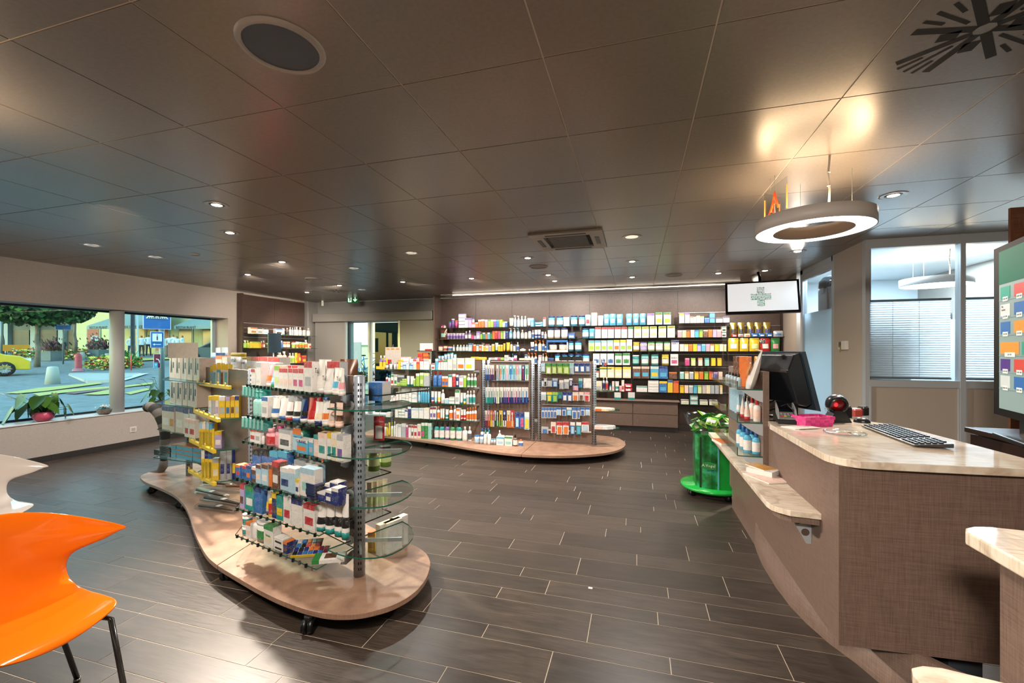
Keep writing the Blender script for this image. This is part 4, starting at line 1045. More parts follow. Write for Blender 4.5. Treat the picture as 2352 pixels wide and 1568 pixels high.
# long front of the counter beyond the till
cf = emp('front_counter', (.83, 3.42, 0))
ob('body', MB().box(0, .6, .003, 1.0, .21, .72, LAM), cf)
ob('plinth', MB().box(.02, .6, .003, 1.0, 0, .21, LAM), cf)
T(cf, 'lower brown counter front running behind the green cart', 'counter')
ld = emp('bag_ledge', (.83, 2.34, .7))
lp = [(.66-.83, .02), (.70-.83, -.01), (-.003, -.02), (-.003, 2.02), (.64-.83, 2.02), (.625-.83, .10), (.635-.83, .05)]
ob('stone_top', MB().prism(chaikin(lp[:3], 0)+lp[3:], -.028, 0, MARB), ld, bevel=.002)
ob('under_board', MB().prism([(-.16, .04), (-.12, .01), (-.004, .0), (-.004, 2.0), (-.17, 2.0), (-.175, .1)], -.062, -.028, LAM), ld)
def bracket(yy):
    m = MB(); st_ = 0
    out = [(-.004, -.062), (-.10, -.062), (-.085, -.09), (-.05, -.15), (-.03, -.19), (-.004, -.19)]
    m.ext(out, yy-.002, yy+.002, mat('#aab4bb', .35, .4), 'y')
    for c, r in (((-.068, -.085), .014), ((-.034, -.135), .018)):
        m.lathe([(r, 0), (r, .0052)], mat('#4a3a34', .6), 16).v
        M_ = Matrix.Translation((c[0], yy+.0026, c[1])) @ Matrix.Rotation(PI/2, 4, 'X'); m.xf(M_, len(m.v)-32)
    return m
for yy in (.10, 1.1): ob('bracket', bracket(yy), ld)
T(ld, 'narrow beige stone ledge on the customer side of the till counter', 'ledge')
# second counter close to the camera
c2 = emp('till_counter', (.83, 1.40, 0))
ob('stone_top', MB().prism([(-.03, -.03), (-.015, -.005), (.01, .012), (.05, .022), (.9, -.02), (.9, -1.2), (-.03, -1.2)], CZ-.034, CZ, MARB), c2, bevel=.004)
ob('body', MB().box(.02, .88, -1.2, -.06, .21, CZ-.034, LAM), c2)
ob('plinth', MB().box(.15, .8, -1.2, -.35, 0, .21, LAM), c2)
T(c2, 'second stone-topped counter in the near corner, cut by the picture edge', 'counter')
l2 = emp('bag_ledge', (.83, 1.26, .7))
ob('stone_top', MB().prism([(-.21, -.03), (-.20, -.005), (-.17, .012), (-.13, .016), (-.002, -.005), (-.002, -1.2), (-.21, -1.2)], -.028, 0, MARB), l2, bevel=.003)
ob('under_board', MB().box(-.17, -.004, -1.2, -.03, -.062, -.028, LAM), l2)
T(l2, 'rounded tip of a stone ledge at the bottom edge, on the nearest counter', 'ledge')
# display shelf standing on the ledge
ds = emp('counter_display_shelf', (.79, 3.15, .7))
ob('back_board', MB().box(-.0, .035, 0, 1.1, 0, .62, LAM), ds)
ob('post_board', MB().box(.036, .085, .01, .06, .0, .30, LAM), ds)
DSZ = [1.204, .985, .765]
for z in DSZ:
    zl = z-.7
    s_ = ob('glass_shelf', MB().box(-.145, 0, .015, 1.05, zl-.006, zl, SGLASS), ds)
    ob('edge', MB().box(-.145, 0, .009, .015, zl-.006, zl, GEDGE).box(-.149, -.145, .015, .03, zl-.006, zl+.05, GEDGE), s_)
    ob('guard_glass', MB().box(-.149, -.145, .03, 1.05, zl-.006, zl+.05, SGLASS), s_)
    ob('side_bracket', MB().ext([(-.13, zl-.008), (0, zl-.008), (0, zl-.085), (-.03, zl-.075), (-.08, zl-.045)], .006, .014, mat('#b9c3cb', .35, .3), 'y'), s_)
T(ds, 'small brown display shelf with three glass shelves standing on the counter ledge', 'shelving')
# back office counter with monitor
bc = emp('back_counter', (1.95, 3.0, 0))
ob('top', MB().box(0, 1.6, -1.2, .35, .955, .985, mat('#2e1816', .3), ), bc, bevel=.004)
ob('drawer_front', MB().box(.02, 1.6, -1.2, .33, .85, .945, mat('#2a1513', .35)), bc)
ob('body', MB().box(.03, 1.6, -1.2, .33, .10, .84, wood_mat('brown_oak', '#7a5330', '#9a6c42')), bc)
ob('plinth', MB().box(.1, 1.6, -1.2, .3, 0, .1, DARK), bc)
T(bc, 'dark brown back counter under the portrait screen', 'cabinet')
tp = T(box1('tall_cabinet', 0, .7, 0, .02, 0, 2.49, wood_mat('walnut', '#4b2d1e', '#7a4f36')), 'tall brown wooden cabinet side behind the portrait screen', 'cabinet')
x, y = wp(2321, 3.12); tp.location = (x, y, 0)
# ================================================================== GOODS
PAL = {'E': '#d8c8ba', 'w': '#e4e2de', 'k': '#1a1a1c', 'b': '#2a68b4', 'B': '#1c2c74', 'c': '#4fb0d8', 't': '#16918c', 'g': '#2f8c40', 'G': '#9cc63f', 'y': '#f0c928', 'o': '#e8742a',
       'r': '#c4262b', 'p': '#e79aa6', 'm': '#c23a7c', 'v': '#7452a0', 'l': '#b3a2d4', 'n': '#6a432e', 's': '#aeb3b8', 'e': '#eadbb8', 'S': '#a6cde4', 'a': '#c98a2c', 'd': '#4a4d50', 'P': '#f2cdbd',
       'T': '#8fd0c8', 'K': '#c7b9ad', 'A': '#c9a94a', 'h': '#cfe39a', 'M': '#7b1f3a'}
CN = {'E': 'cream', 'w': 'white', 'k': 'black', 'b': 'blue', 'B': 'navy', 'c': 'sky-blue', 't': 'teal', 'g': 'green', 'G': 'lime', 'y': 'yellow', 'o': 'orange', 'r': 'red', 'p': 'pink', 'm': 'magenta', 'v': 'violet',
      'l': 'lilac', 'n': 'brown', 's': 'grey', 'e': 'cream', 'S': 'pale-blue', 'a': 'amber', 'd': 'dark-grey', 'P': 'skin-pink', 'T': 'mint', 'K': 'taupe', 'A': 'gold', 'h': 'pale-green', 'M': 'maroon'}
def _mute(h):
    r, g, b = [int(h[i:i+2], 16) for i in (1, 3, 5)]; m = (r+g+b)/3
    return '#%02x%02x%02x' % tuple(int(min(255, (v*.86+m*.14)*.95)) for v in (r, g, b))
PAL = {k: _mute(v) for k, v in PAL.items()}
def printed(c):                                           # printed card: the pack's own colour with small type-like marks
    k = ('prn', c)
    if k in MC: return MC[k]
    m, nt, b, N, L = nmat('printed_card')
    v = coords(nt, (1, 1, 1)); br = N('ShaderNodeTexNoise'); br.inputs['Scale'].default_value = 1; br.inputs['Detail'].default_value = 1
    mp = N('ShaderNodeMapping'); mp.inputs['Scale'].default_value = (170, 170, 420); tc = N('ShaderNodeTexCoord'); L(tc.outputs['Object'], mp.inputs[0]); L(mp.outputs[0], br.inputs['Vector'])
    blob = noise(nt, v, 26, 2, .5)
    base = rgb(PAL[c]); lum = sum(base[:3])/3
    ink = tuple(x*.45 for x in base[:3])+(1,) if lum > .25 else tuple(x*.5+.4 for x in base[:3])+(1,)
    f1 = ramp(nt, br.outputs['Fac'], [(.55, (0, 0, 0, 1)), (.60, (1, 1, 1, 1))]); f2 = ramp(nt, blob, [(.47, (0, 0, 0, 1)), (.53, (.6, .6, .6, 1))])
    f = mixc(nt, (0, 0, 0, 1), f1, f2)
    L(mixc(nt, base, ink, f), b.inputs['Base Color']); b.inputs['Roughness'].default_value = .38
    MC[k] = m; return m
def pm(c, r=.35): return mat(PAL[c], r)
KN = {'C': ('carton', 'carton'), 'B': ('bottle', 'bottle'), 'P': ('pump_bottle', 'bottle'), 'T': ('cream_tube', 'tube'), 'J': ('tin', 'tin'), 'U': ('pouch', 'pouch'), 'R': ('spray_bottle', 'bottle'),
      'H': ('blister_pack', 'pack'), 'D': ('toothbrush_pack', 'pack')}
def build(kind, w, d, h, c1, c2='w', c3=None, big=False, txt=None):
    """mesh with its front face on y=0, base on z=0, centred on x; returns (MB, [(part name, MB)])"""
    m = MB(); parts = []
    A, B_, C_ = printed(c1), (printed(c2) if kind in 'CH' else pm(c2)), printed(c3) if c3 else None
    if kind == 'C':
        hb = h*.20; m.cbox(-w/2, w/2, 0, d, 0, h, A, min(.0016, w*.05))
        e = .0006
        pb = MB().box(-w/2+e, w/2-e, -.0007, d*.999, h-hb, h+.0004, B_) if c2 != c1 else None
        if c2 != c1:
            if big: parts.append(('colour_band', pb))
            else: m.box(-w/2, w/2, -.0007, .001, h-hb, h-.002, B_)
        if c3:
            if big: parts.append(('label_print', MB().box(-w*.36, w*.36, -.0009, .001, h*.2, h*.5, C_)))
            else: m.box(-w*.36, w*.36, -.0009, .001, h*.16, h*.48, C_)
    elif kind in 'BPR':
        r = w/2; hs = h*(.74 if kind == 'B' else .7); sy = min(1., d/w)
        m.lathe([(r*.92, 0), (r, h*.02), (r, hs*.82), (r*.85, hs*.93), (r*.4, hs)], A if not big else pm(c1, .2), 16 if big else 10, (0, r*sy), 1, sy)
        cp = m if not big else MB()
        rc = r*.42
        if kind == 'B': cp.lathe([(rc, hs*.985), (rc*1.02, h*.99), (rc*.9, h)], B_, 14 if big else 8, (0, r*sy))
        elif kind == 'P':
            cp.lathe([(rc, hs*.985), (rc, hs+h*.09), (rc*.35, hs+h*.1), (rc*.35, h*.95)], B_, 8, (0, r*sy)); cp.box(-r*1.0, r*.25, r*sy-r*.18, r*sy+r*.18, h*.94, h, B_)
        else:
            cp.lathe([(rc, hs*.985), (rc*.8, hs+h*.1), (rc*.5, h*.95)], B_, 8, (0, r*sy)); cp.box(-r*.9, r*.3, r*sy-r*.2, r*sy+r*.2, h*.9, h, B_); cp.box(-r*.7, -r*.5, r*sy-r*.1, r*sy+r*.1, h*.8, h*.9, B_)
        if big: parts.append(('cap', cp))
        if c3:
            lb_ = m if not big else MB(); lb_.lathe([(r*1.012, hs*.15), (r*1.012, hs*.72)], C_, 16 if big else 10, (0, r*sy), 1, sy, cap=False)
            if big: parts.append(('label_print', lb_))
    elif kind == 'T':                                      # tube standing on its cap
        r = w/2; hc = h*.16; k = 14 if big else 8; P = []
        for j in range(5):
            f = j/4; z = hc+(h-hc)*f; ry = r*(1-f)*.8+.0015; rx = r*(.86+.14*f)
            P.append([(rx*math.cos(2*PI*i/k), r+ry*math.sin(2*PI*i/k), z) for i in range(k+1)])
        m.grid(P, A if not big else pm(c1, .25)); m.box(-r, r, r-.0018, r+.0018, h-.002, h+.001, pm(c1))
        cp = m if not big else MB(); cp.lathe([(r*.8, 0), (r*.84, hc*.96), (r*.6, hc)], B_, k, (0, r), 1, .95)
        if big: parts.append(('cap', cp))
        if c3:
            lb_ = m if not big else MB(); P = []
            for j in (0, 1):
                f = .12+.28*j; z = hc+(h-hc)*f; ry = r*(1-f)*.8+.0026; rx = r*(.86+.14*f)+.0008; P.append([(rx*math.cos(2*PI*i/k), r+ry*math.sin(2*PI*i/k), z) for i in range(k+1)])
            lb_.grid(P, C_)
            if big: parts.append(('label_print', lb_))
    elif kind == 'J':
        r = w/2; hl = max(h*.14, .006); k = 18 if big else 12; sy = min(1., d/w)
        m.lathe([(r*.97, 0), (r*.97, h-hl)], A, k, (0, r*sy), 1, sy)
        cp = m if not big else MB(); cp.lathe([(r, h-hl), (r, h*.99), (r*.95, h)], B_, k, (0, r*sy), 1, sy)
        if big: parts.append(('lid', cp))
        if c3: m.lathe([(r*.985, h*.18), (r*.985, h*.6)], C_, k, (0, r*sy), 1, sy, cap=False)
    elif kind == 'U':
        n = 6; Pf, Pb = [], []
        for j in range(n+1):
            f = j/n; z = h*f; t = d*.5*(math.sin(min(1, (1-f)*1.25)*PI/2)*(.35+.65*min(1, f*3+.55)))+.001; rf, rb = [], []
            wv = w*(1 if f < .93 else .96)+w*.02*math.sin(f*17)
            for i in range(7):
                g = i/6; q = t*math.sin(PI*g)**.6 if 0 < g < 1 else 0
                rf.append(((g-.5)*wv, d*.5-q, z)); rb.append(((g-.5)*wv, d*.5+q, z))
            Pf.append(rf); Pb.append(rb[::-1])
        sh = mat(PAL[c1], .22, .15) if c1 not in 'A' else mat('#b39a4a', .22, .85)
        m.grid(Pf, sh); m.grid(Pb, sh)
        if c2 != c1:
            lb_ = MB() if big else m; P = []
            for j in range(3):
                f = .22+.17*j; z = h*f; t = d*.5*math.sin(min(1, (1-f)*1.25)*PI/2)+.003; P.append([((g/4-.5)*w*.6, d*.5-t*math.sin(PI*(.2+.6*g/4))**.6-.001, z) for g in range(5)])
            lb_.grid(P, printed(c2), False)
            if big: parts.append(('label_print', lb_))
    elif kind == 'H':                                      # hanging card with a blister
        m.box(-w/2, w/2, d*.4, d*.4+.0012, 0, h, A); m.box(-w/2, w/2, d*.4-.0006, d*.4+.001, h*.72, h*.985, B_)
        bl = m if not big else MB(); bl.cbox(-w*.32, w*.32, .0, d*.4, h*.08, h*.62, C_ or CLEAR, w*.1)
        if big: parts.append(('blister', bl))
        m.tube([(0, -.02, h*.985), (0, d*.4+.05, h*.995)], .0012, CHROME, 4)
    elif kind == 'D':                                      # toothbrush in a clear slim pack on a peg
        m.box(-w/2, w/2, d*.45, d*.45+.001, 0, h, A); m.box(-w/2, w/2, d*.45-.0008, d*.45, 0, h*.38, B_)
        m.box(-w*.12, w*.12, d*.2, d*.35, h*.06, h*.9, pm(c3 or 'b')); m.box(-w*.2, w*.2, d*.08, d*.2, h*.76, h*.9, pm('w'))
        m.cbox(-w*.4, w*.4, 0, d*.44, h*.03, h*.93, CLEAR, w*.1)
        m.tube([(0, -.02, h*.985), (0, d*.45+.05, h*.995)], .0012, CHROME, 4)
    return m, parts
ORD = ['first', 'second', 'third', 'fourth', 'fifth', 'sixth', 'seventh', 'eighth', 'ninth', 'tenth', 'eleventh', 'twelfth', 'thirteenth', 'fourteenth', 'fifteenth', 'sixteenth', 'seventeenth', 'eighteenth', 'nineteenth', 'twentieth']
def ordn(n):
    if n <= 20: return ORD[n-1]
    t, u = divmod(n, 10); w_ = {2: 'twenty', 3: 'thirty', 4: 'forty', 5: 'fifty', 6: 'sixty'}[t]
    return w_+'-'+ORD[u-1] if u else w_[:-1]+'ieth'
REG = {}
USED = set()
def row(crop, plane, z, items, where, end='the door end', big=False, depth=.07, group=None, back=0., hang=False):
    """items: 'x0 x1 ytop kind colours [opts]' in the crop's own pixels; opts: nK = K alike side by side, sK = stack of K, bY = bottom row, d.. = depth, |text"""
    ox, oy, s = crop; p, t = plane; p, t = Vector(p), Vector(t).normalized(); ang = math.atan2(t.y, t.x)
    nv = Vector((-t.y, t.x)); p = p+nv*back
    for it in items.strip().split(';'):
        it = it.strip()
        if not it: continue
        it, _, tx = it.partition('|'); f = it.split(); x0, x1, yt = float(f[0]), float(f[1]), float(f[2]); kind, cols = f[3], f[4]
        n = 1; st_ = 1; yb = None; dd = None
        for o_ in f[5:]:
            if o_[0] == 'n': n = int(o_[1:])
            elif o_[0] == 's': st_ = int(o_[1:])
            elif o_[0] == 'b': yb = float(o_[1:])
            elif o_[0] == 'd': dd = float(o_[1:])
        for i in range(n):
            a, b = x0+(x1-x0)*i/n, x0+(x1-x0)*(i+1)/n
            pa_, pb_ = online(ox+a/s, p, t), online(ox+b/s, p, t); D = (pa_[2]+pb_[2])/2
            w_ = math.hypot(pa_[0]-pb_[0], pa_[1]-pb_[1])*.97; top = zat(oy+yt/s, D); zz_ = z
            if hang or yb is not None: zz_ = zat(oy+yb/s, D)
            h_ = top-zz_
            if h_ < .008: h_ = .012
            base = zz_
            for k in range(st_):
                hh = h_/st_*.99 if st_ > 1 else h_
                dep = dd or (depth if kind in 'CU' else min(depth, w_*1.0))
                if kind in 'HD': dep = dd or .022
                jit = R.uniform(0, .008) if not hang else (i % 3)*.012
                mb, parts = build(kind, w_, dep, hh, cols[0], cols[1] if len(cols) > 1 else cols[0], cols[2] if len(cols) > 2 else None, big, tx)
                nm, cat = KN[kind]
                if kind == 'C': nm, cat = (('tea_box', 'tea box') if group and 'tea' in group else ('medicine_box', 'box') if big else ('food_box', 'box') if 'wall shelf' in where or 'shelf wall' in where else ('carton', 'carton'))
                cx, cy = (pa_[0]+pb_[0])/2+nv.x*jit, (pa_[1]+pb_[1])/2+nv.y*jit
                o = ob(nm, mb, None, (cx, cy, base+(.0008 if not hang else 0)), ang+(R.uniform(-.03, .03) if kind != 'H' else 0))
                for pn, pmb in parts: ob(pn, pmb, o)
                if tx and k == st_-1:
                    sz, col_, fz = .3, 'k', .66
                    q = tx.split('/'); wd = q[0]; 
                    if len(q) > 1: col_ = q[1]
                    if len(q) > 2: fz = float(q[2])
                    if len(q) > 3: sz = float(q[3])
                    else: sz = min(w_*1.35/max(len(wd), 1), hh*.3)
                    text('lettering', wd, sz, (0, (-.0015 if kind != 'T' else w_*.1) - (.001 if kind == 'C' else 0), hh*fz), (PI/2, 0, 0), pm(col_), o)
                c_ = CN[cols[0]]
                if len(cols) > 1 and cols[1] != cols[0]: c_ += ' and '+CN[cols[1]]
                nn = {'tea_box': 'tea box', 'medicine_box': 'box', 'food_box': 'box', 'carton': 'carton', 'tin': 'tin', 'pouch': 'pouch', 'blister_pack': 'hanging pack', 'toothbrush_pack': 'brush pack', 'cream_tube': 'tube', 'pump_bottle': 'pump bottle', 'spray_bottle': 'spray bottle', 'bottle': 'bottle'}[nm]
                lv = '' if st_ == 1 else (' bottommost' if k == 0 else (' topmost' if k == st_-1 else ' '+ORD[k]+' up'))
                REG.setdefault((where, end), []).append((o, c_, nn, lv, cat, group, (a+b)/2, cols))
                base += h_/st_
def finish():
    for (where, end), L_ in REG.items():
        L_.sort(key=lambda r: r[6], reverse=('tv' in end or 'pole' in end))
        def walk(fn=None):
            cnt = {}; last = {}
            for r in L_:
                key = (r[1], r[2])
                if last.get(key) is None or abs(last[key]-r[6]) > .01: cnt[key] = cnt.get(key, 0)+1
                last[key] = r[6]
                if fn: fn(r, cnt[key])
            return cnt
        tot = walk()
        def setl(r, n):
            o, c_, nn, lv, cat, group = r[:6]
            if tot[(c_, nn)] == 1: lab = '%s %s on %s%s' % (c_, nn, where, lv)
            else: lab = '%s %s %s from %s, %s%s' % (ordn(n), c_, nn, end, where, lv)
            while lab in USED: lab = lab+' behind' if not lab.endswith('behind') else lab+' again'
            USED.add(lab)
            T(o, lab, cat, group or ('goods on '+where))
        walk(setl)
b1 = (1000, 640, 6.5333); b2 = (1320, 640, 4.9); b3 = (1540, 640, 4.9)
WP = ((0, 8.37), (1, 0)); WP2 = ((0, 8.44), (1, 0)); D_ = 'the door end'
def wrow(crop, k, items, **kw):
    z = RZ[k]; nm = {1: 'top wall shelf', 2: 'second wall shelf', 3: 'third wall shelf', 4: 'fourth wall shelf', 5: 'fifth wall shelf', 6: 'sixth wall shelf', 7: 'lowest wall shelf'}[k]
    row(crop, kw.pop('pl', WP), kw.pop('z', z), items, nm if crop is not b3 else nm.replace('wall', 'tea-bag'), D_, depth=.10, **kw)
wrow(b1, 1, '70 110 692 U mp;112 150 690 B wm;190 232 640 J vt;232 278 600 J vw;282 330 625 J mo;345 440 525 C wv s4;442 490 590 C wv;492 542 590 C lv;545 578 590 J wv;542 600 655 C prw;602 640 655 C ow;642 684 615 C ow n1;686 735 610 C ow;740 784 614 C pw;787 828 614 C Gg;830 868 614 C Gw;870 910 614 C vw;912 954 614 C bc;957 1004 614 C Gy;1006 1040 642 C wG;1042 1076 642 C bw;1100 1165 590 T en;1170 1213 550 P SwS;1218 1264 555 P Sww;1270 1316 558 B Sww;1320 1366 558 B Sww;1370 1425 590 T Sn;1430 1475 592 C cwS;1484 1605 648 U cw s2 d.06;1615 1650 580 C wrw;1690 1785 560 J cBw;1812 1914 560 J cBw;1920 2010 578 C SwS;2025 2125 550 J cBw;2145 2240 550 J cBw')
wrow(b2, 1, '115 178 404 U SrK;186 252 382 C wsS;258 320 412 U wS;324 388 398 U cwK;391 461 394 U cw;470 540 397 U cw;578 645 391 U cwo;655 722 390 U cwr;731 800 389 U cwo;814 898 391 C wvl;908 988 378 C SgG|HiPP/r/.86;1000 1085 378 C SgG|HiPP/r/.86')
wrow(b2, 1, '1178 1234 392 C wGS;1240 1296 380 C wvS;1300 1334 425 C wo;1336 1370 428 C we;1372 1412 416 C wh;1414 1455 422 C wG;1460 1518 440 C bc;1520 1578 378 C cB s2;1592 1666 440 C wB;1674 1744 428 C wB', z=1.954)
wrow(b1, 2, '62 165 748 U nT d.08;165 430 818 J lwv n6;434 476 790 B vww;484 530 775 B vww;535 576 846 C mr;578 610 848 C lv;612 668 790 C lvw;672 705 812 C Gk;708 744 808 C tw;746 780 808 C ok;782 816 808 C cw;820 848 806 C gk;852 890 785 C or;892 932 785 C ro;936 975 785 C mr;978 1012 785 C Gg;1018 1046 785 C wG;1050 1095 785 C Bb;1098 1150 738 P cwS;1160 1208 738 P Sww;1215 1260 738 P Scw;1272 1326 766 B sww;1332 1375 766 B eBw;1385 1435 742 B sBw;1442 1476 770 B wwb;1482 1530 766 T wbB;1534 1574 764 T wbB;1586 1620 796 T wBb;1632 1666 796 B www;1676 1770 748 J eBw;1776 1870 748 J eBw;1880 1985 740 J eBw;1994 2090 806 C bBw;2198 2298 744 J cBw')
wrow(b2, 2, '160 222 560 U cwn;228 294 546 C wrP;301 367 546 C wrP;371 441 546 C wrP;449 518 544 C wrP;524 591 544 C wrP;600 656 542 C wgP;668 749 538 C wGh|HiPP/r/.86;756 836 538 C wGh|HiPP/r/.86;845 926 536 C wGh|HiPP/r/.86;943 1029 534 C wGh|HiPP/r/.86;1043 1130 531 C wGe|HiPP/r/.86')
wrow(b2, 2, '1160 1207 580 C pP;1210 1255 580 C hw;1257 1299 576 C on;1305 1350 576 C PK;1352 1398 576 C cb;1401 1443 574 C Gg;1446 1500 574 C nK;1503 1550 572 C oa;1554 1600 572 C lp;1602 1650 572 C pP;1655 1708 536 C wgk s2', group='small tea boxes on the shelf wall')
wrow(b1, 3, '26 100 1008 J wre;106 172 1008 J wyr;176 245 1008 J wrb;254 286 992 B Sww;300 488 992 B Sww n4;492 550 968 C Sbw;553 568 985 C ro;571 606 986 C ow;611 650 986 C wb;655 688 990 C owS;692 714 965 C wk;716 742 1008 C yw;747 796 980 C wry;800 838 1002 C lw;844 884 980 C yw;887 935 962 T wtT;937 974 990 C ye;977 1008 990 C ye;1012 1046 970 T yo;1052 1112 955 T ya;1118 1156 944 B eBe;1166 1200 986 C wBw;1212 1252 954 B wwb;1256 1350 1044 B ww;1396 1420 1052 J wl;1422 1476 950 T wbB;1482 1525 930 P wob;1536 1590 920 P eow;1596 1636 930 P wob;1640 1664 985 B wbb;1992 2070 940 J cBw;2086 2190 935 J cBw')
wrow(b2, 3, '155 221 695 C hcG;226 293 694 C wcG;297 362 694 C wTG;366 433 692 C wTG;438 506 690 C wyo;510 578 688 C wyG;583 646 684 C wPG;656 730 712 J yyw|BEBA/B/.7;735 816 712 J wvl|BEBA/B/.7;822 904 710 J hgw|BEBA/B/.7;911 997 710 J wgw|BEBA/B/.7;1005 1080 710 J wgh|BEBA/B/.7;1088 1174 692 C wBw|BEBA/B/.7')
wrow(b2, 3, '1182 1230 736 C Pw;1232 1279 736 C ey;1282 1327 736 C oa;1331 1378 735 C yG;1380 1424 735 C lb;1428 1474 735 C cT;1477 1522 735 C pl;1525 1570 735 C Po;1577 1626 735 C yG;1630 1676 735 C Pe;1680 1708 738 C hw', group='small tea boxes on the shelf wall')
wrow(b1, 4, '1034 1096 1145 C ww;1100 1130 1134 B wBb;1140 1170 1124 B Btw;1174 1222 1130 J wBb n2;1340 1375 1136 C wbB;1380 1420 1112 P wob;1430 1470 1116 P wow;1480 1522 1116 P wob;1544 1592 1146 C wp;1600 1630 1124 B wew;1638 1682 1116 P eow;1690 1775 1186 C Bb;1785 1878 1130 J cBw;1884 1980 1130 J cBw;1986 2080 1130 J cBw;2094 2196 1130 J cBw;2204 2310 1130 J cBw')
wrow(b2, 4, '205 281 842 C wwb|2/B/.45;286 360 842 C wwb|3/B/.45;366 442 842 C wwb|4/B/.45;452 532 840 C wgg|2/g/.45;539 622 838 C wgg|3/g/.45;650 726 860 J twT|BEBA/B/.66;750 834 855 J Ttw|BEBA/B/.66;862 946 855 J Ttw|BEBA/B/.66;981 1063 855 J yyw|BEBA/B/.66;1078 1166 848 C wwm|BEBA/B/.66')
wrow(b2, 4, '1243 1293 893 C mp;1312 1360 893 C hG;1392 1439 893 C Po;1466 1515 893 C Tt;1537 1586 893 C yG;1608 1655 893 C ya', group='small tea boxes on the shelf wall')
wrow(b2, 5, '240 272 1040 C wr;281 362 992 C eyw;368 446 992 C eyw;450 530 996 C eyw;540 633 992 C eyw;653 745 985 C nPc;750 842 985 C nPc;852 946 985 C cwy;949 1050 985 C bBc;1061 1152 1050 C no')
wrow(b2, 5, '1185 1231 1048 C Tw;1240 1285 1048 C ea;1291 1338 1048 C sw;1348 1396 1048 C ya;1402 1450 1048 C oa;1460 1505 1048 C Gg;1514 1560 1048 C or;1564 1611 1050 C vl;1620 1665 1048 C Pe', group='small tea boxes on the shelf wall')
wrow(b2, 6, '228 306 1152 C ews;390 412 1180 B cbw;420 446 1156 C wPp;452 499 1156 T wTt;502 526 1206 C pw;527 558 1142 C wPr;557 648 1182 U rw s2 d.06;692 818 1210 C wtw;824 946 1147 C ws s4;950 1042 1153 C byc;1046 1104 1140 C yby;1108 1172 1150 C oro')
wrow(b2, 6, '1185 1231 1202 C ya;1237 1280 1202 C Pe;1286 1332 1202 C sw;1337 1380 1202 C ct;1386 1430 1202 C hG;1436 1479 1202 C Kl;1481 1528 1202 C eh;1531 1574 1202 C ss;1580 1625 1202 C ss;1636 1665 1202 C ey', group='small tea boxes on the shelf wall')
wrow(b2, 7, '1198 1286 1362 C wnh;1301 1388 1312 C Tnw s2;1409 1500 1367 C wnh;1515 1612 1367 C wnh')
# red heart badges on the cereal boxes, and hanging sample cards
cards = ((445, 518, 1258, 1338), (600, 676, 1258, 1344))
for n, (a, b, c, d) in enumerate(cards):
    x0, z0 = ony(1320+a/4.9, 640+d/4.9, 8.06); x1, z1 = ony(1320+b/4.9, 640+c/4.9, 8.06)
    t = emp('leaflet_holder', ((x0+x1)/2, 8.13, .56)); w_ = x1-x0; h_ = z1-z0
    ob('leaflet', MB().box(-w_/2, w_/2, 0, .008, 0, h_, printed('w')), t); ob('colour_band', MB().box(-w_/2, w_/2, -.001, .0, 0, h_*.3, pm('t')), t)
    T(t, ('white and teal leaflet stand on the drawer cabinet, nearer the display stand' if n == 0 else 'white and teal leaflet stand with red figure on the drawer cabinet'), 'leaflet')
# boxed display of two tins
x0, z0 = ony(1000+1668/6.533, 640+1112/6.533, 8.33); x1, z1 = ony(1000+1985/6.533, 640+918/6.533, 8.33)
t = emp('tin_display', ((x0+x1)/2, 8.36, z0+.015)); w_ = x1-x0; h_ = z1-z0-.015; bb_ = pm('b'); ww_ = pm('w')
ob('base', MB().box(-w_/2, w_/2, -.02, .1, 0, h_*.18, ww_), t); ob('header', MB().cbox(-w_/2, w_/2, -.02, 0, h_*.82, h_, bb_, .01), t)
for s_ in (-1, 1): ob('side', MB().box(min(s_*w_/2, s_*w_/2-s_*.02), max(s_*w_/2, s_*w_/2-s_*.02), -.018, .1, h_*.18, h_*.82, bb_ if s_ < 0 else ww_), t)
T(t, 'blue and white cardboard frame holding two milk tins on the third wall shelf', 'display box')
for s_, l in ((-.24, 'pale tin nearer the door inside the blue cardboard frame'), (.24, 'pale tin nearer the television inside the blue cardboard frame')):
    mb, _ = build('J', w_*.38, w_*.38, h_*.5, 'e', 'B', 'w'); T(ob('tin', mb, None, (t.location.x+s_*w_, 8.375, t.location.z+h_*.185)), l, 'tin')
# tea bay beside the television
TVE = 'the tv side'
def trow(k, items, where, **kw): row(b3, kw.pop('pl', WP), RZ[k], items, where, 'the television end', **kw)
trow(2, '668 752 492 U Ak;760 838 490 U Ak;866 944 490 U AB;952 1036 490 U AB;1050 1136 488 U AB', 'gold foil row', back=.09, depth=.07)
trow(2, '690 755 620 U rw;765 826 620 U sr;832 902 618 U er;916 992 612 U bw;1000 1072 612 U bw;1085 1155 610 U bw;1162 1272 585 U sb', 'shelf edge below gold pouches', depth=.05)
trow(3, '652 774 668 U yw;782 886 668 U yw;892 1010 668 U yh;1014 1130 668 U rw;1136 1238 668 U gp', 'herbal sweet shelf', depth=.08, big=True)
trow(4, '946 1034 872 U aw;1040 1120 872 U aw;1130 1215 880 U ow', 'shelf below the herbal sweets', depth=.08)
trow(5, '1080 1140 1080 U rw;1150 1215 1080 U pw', 'second shelf below the herbal sweets', depth=.08)
trow(6, '1085 1115 1150 C bw;1118 1160 1150 C gw;1165 1215 1150 C Gw', 'third shelf below the herbal sweets', depth=.08)
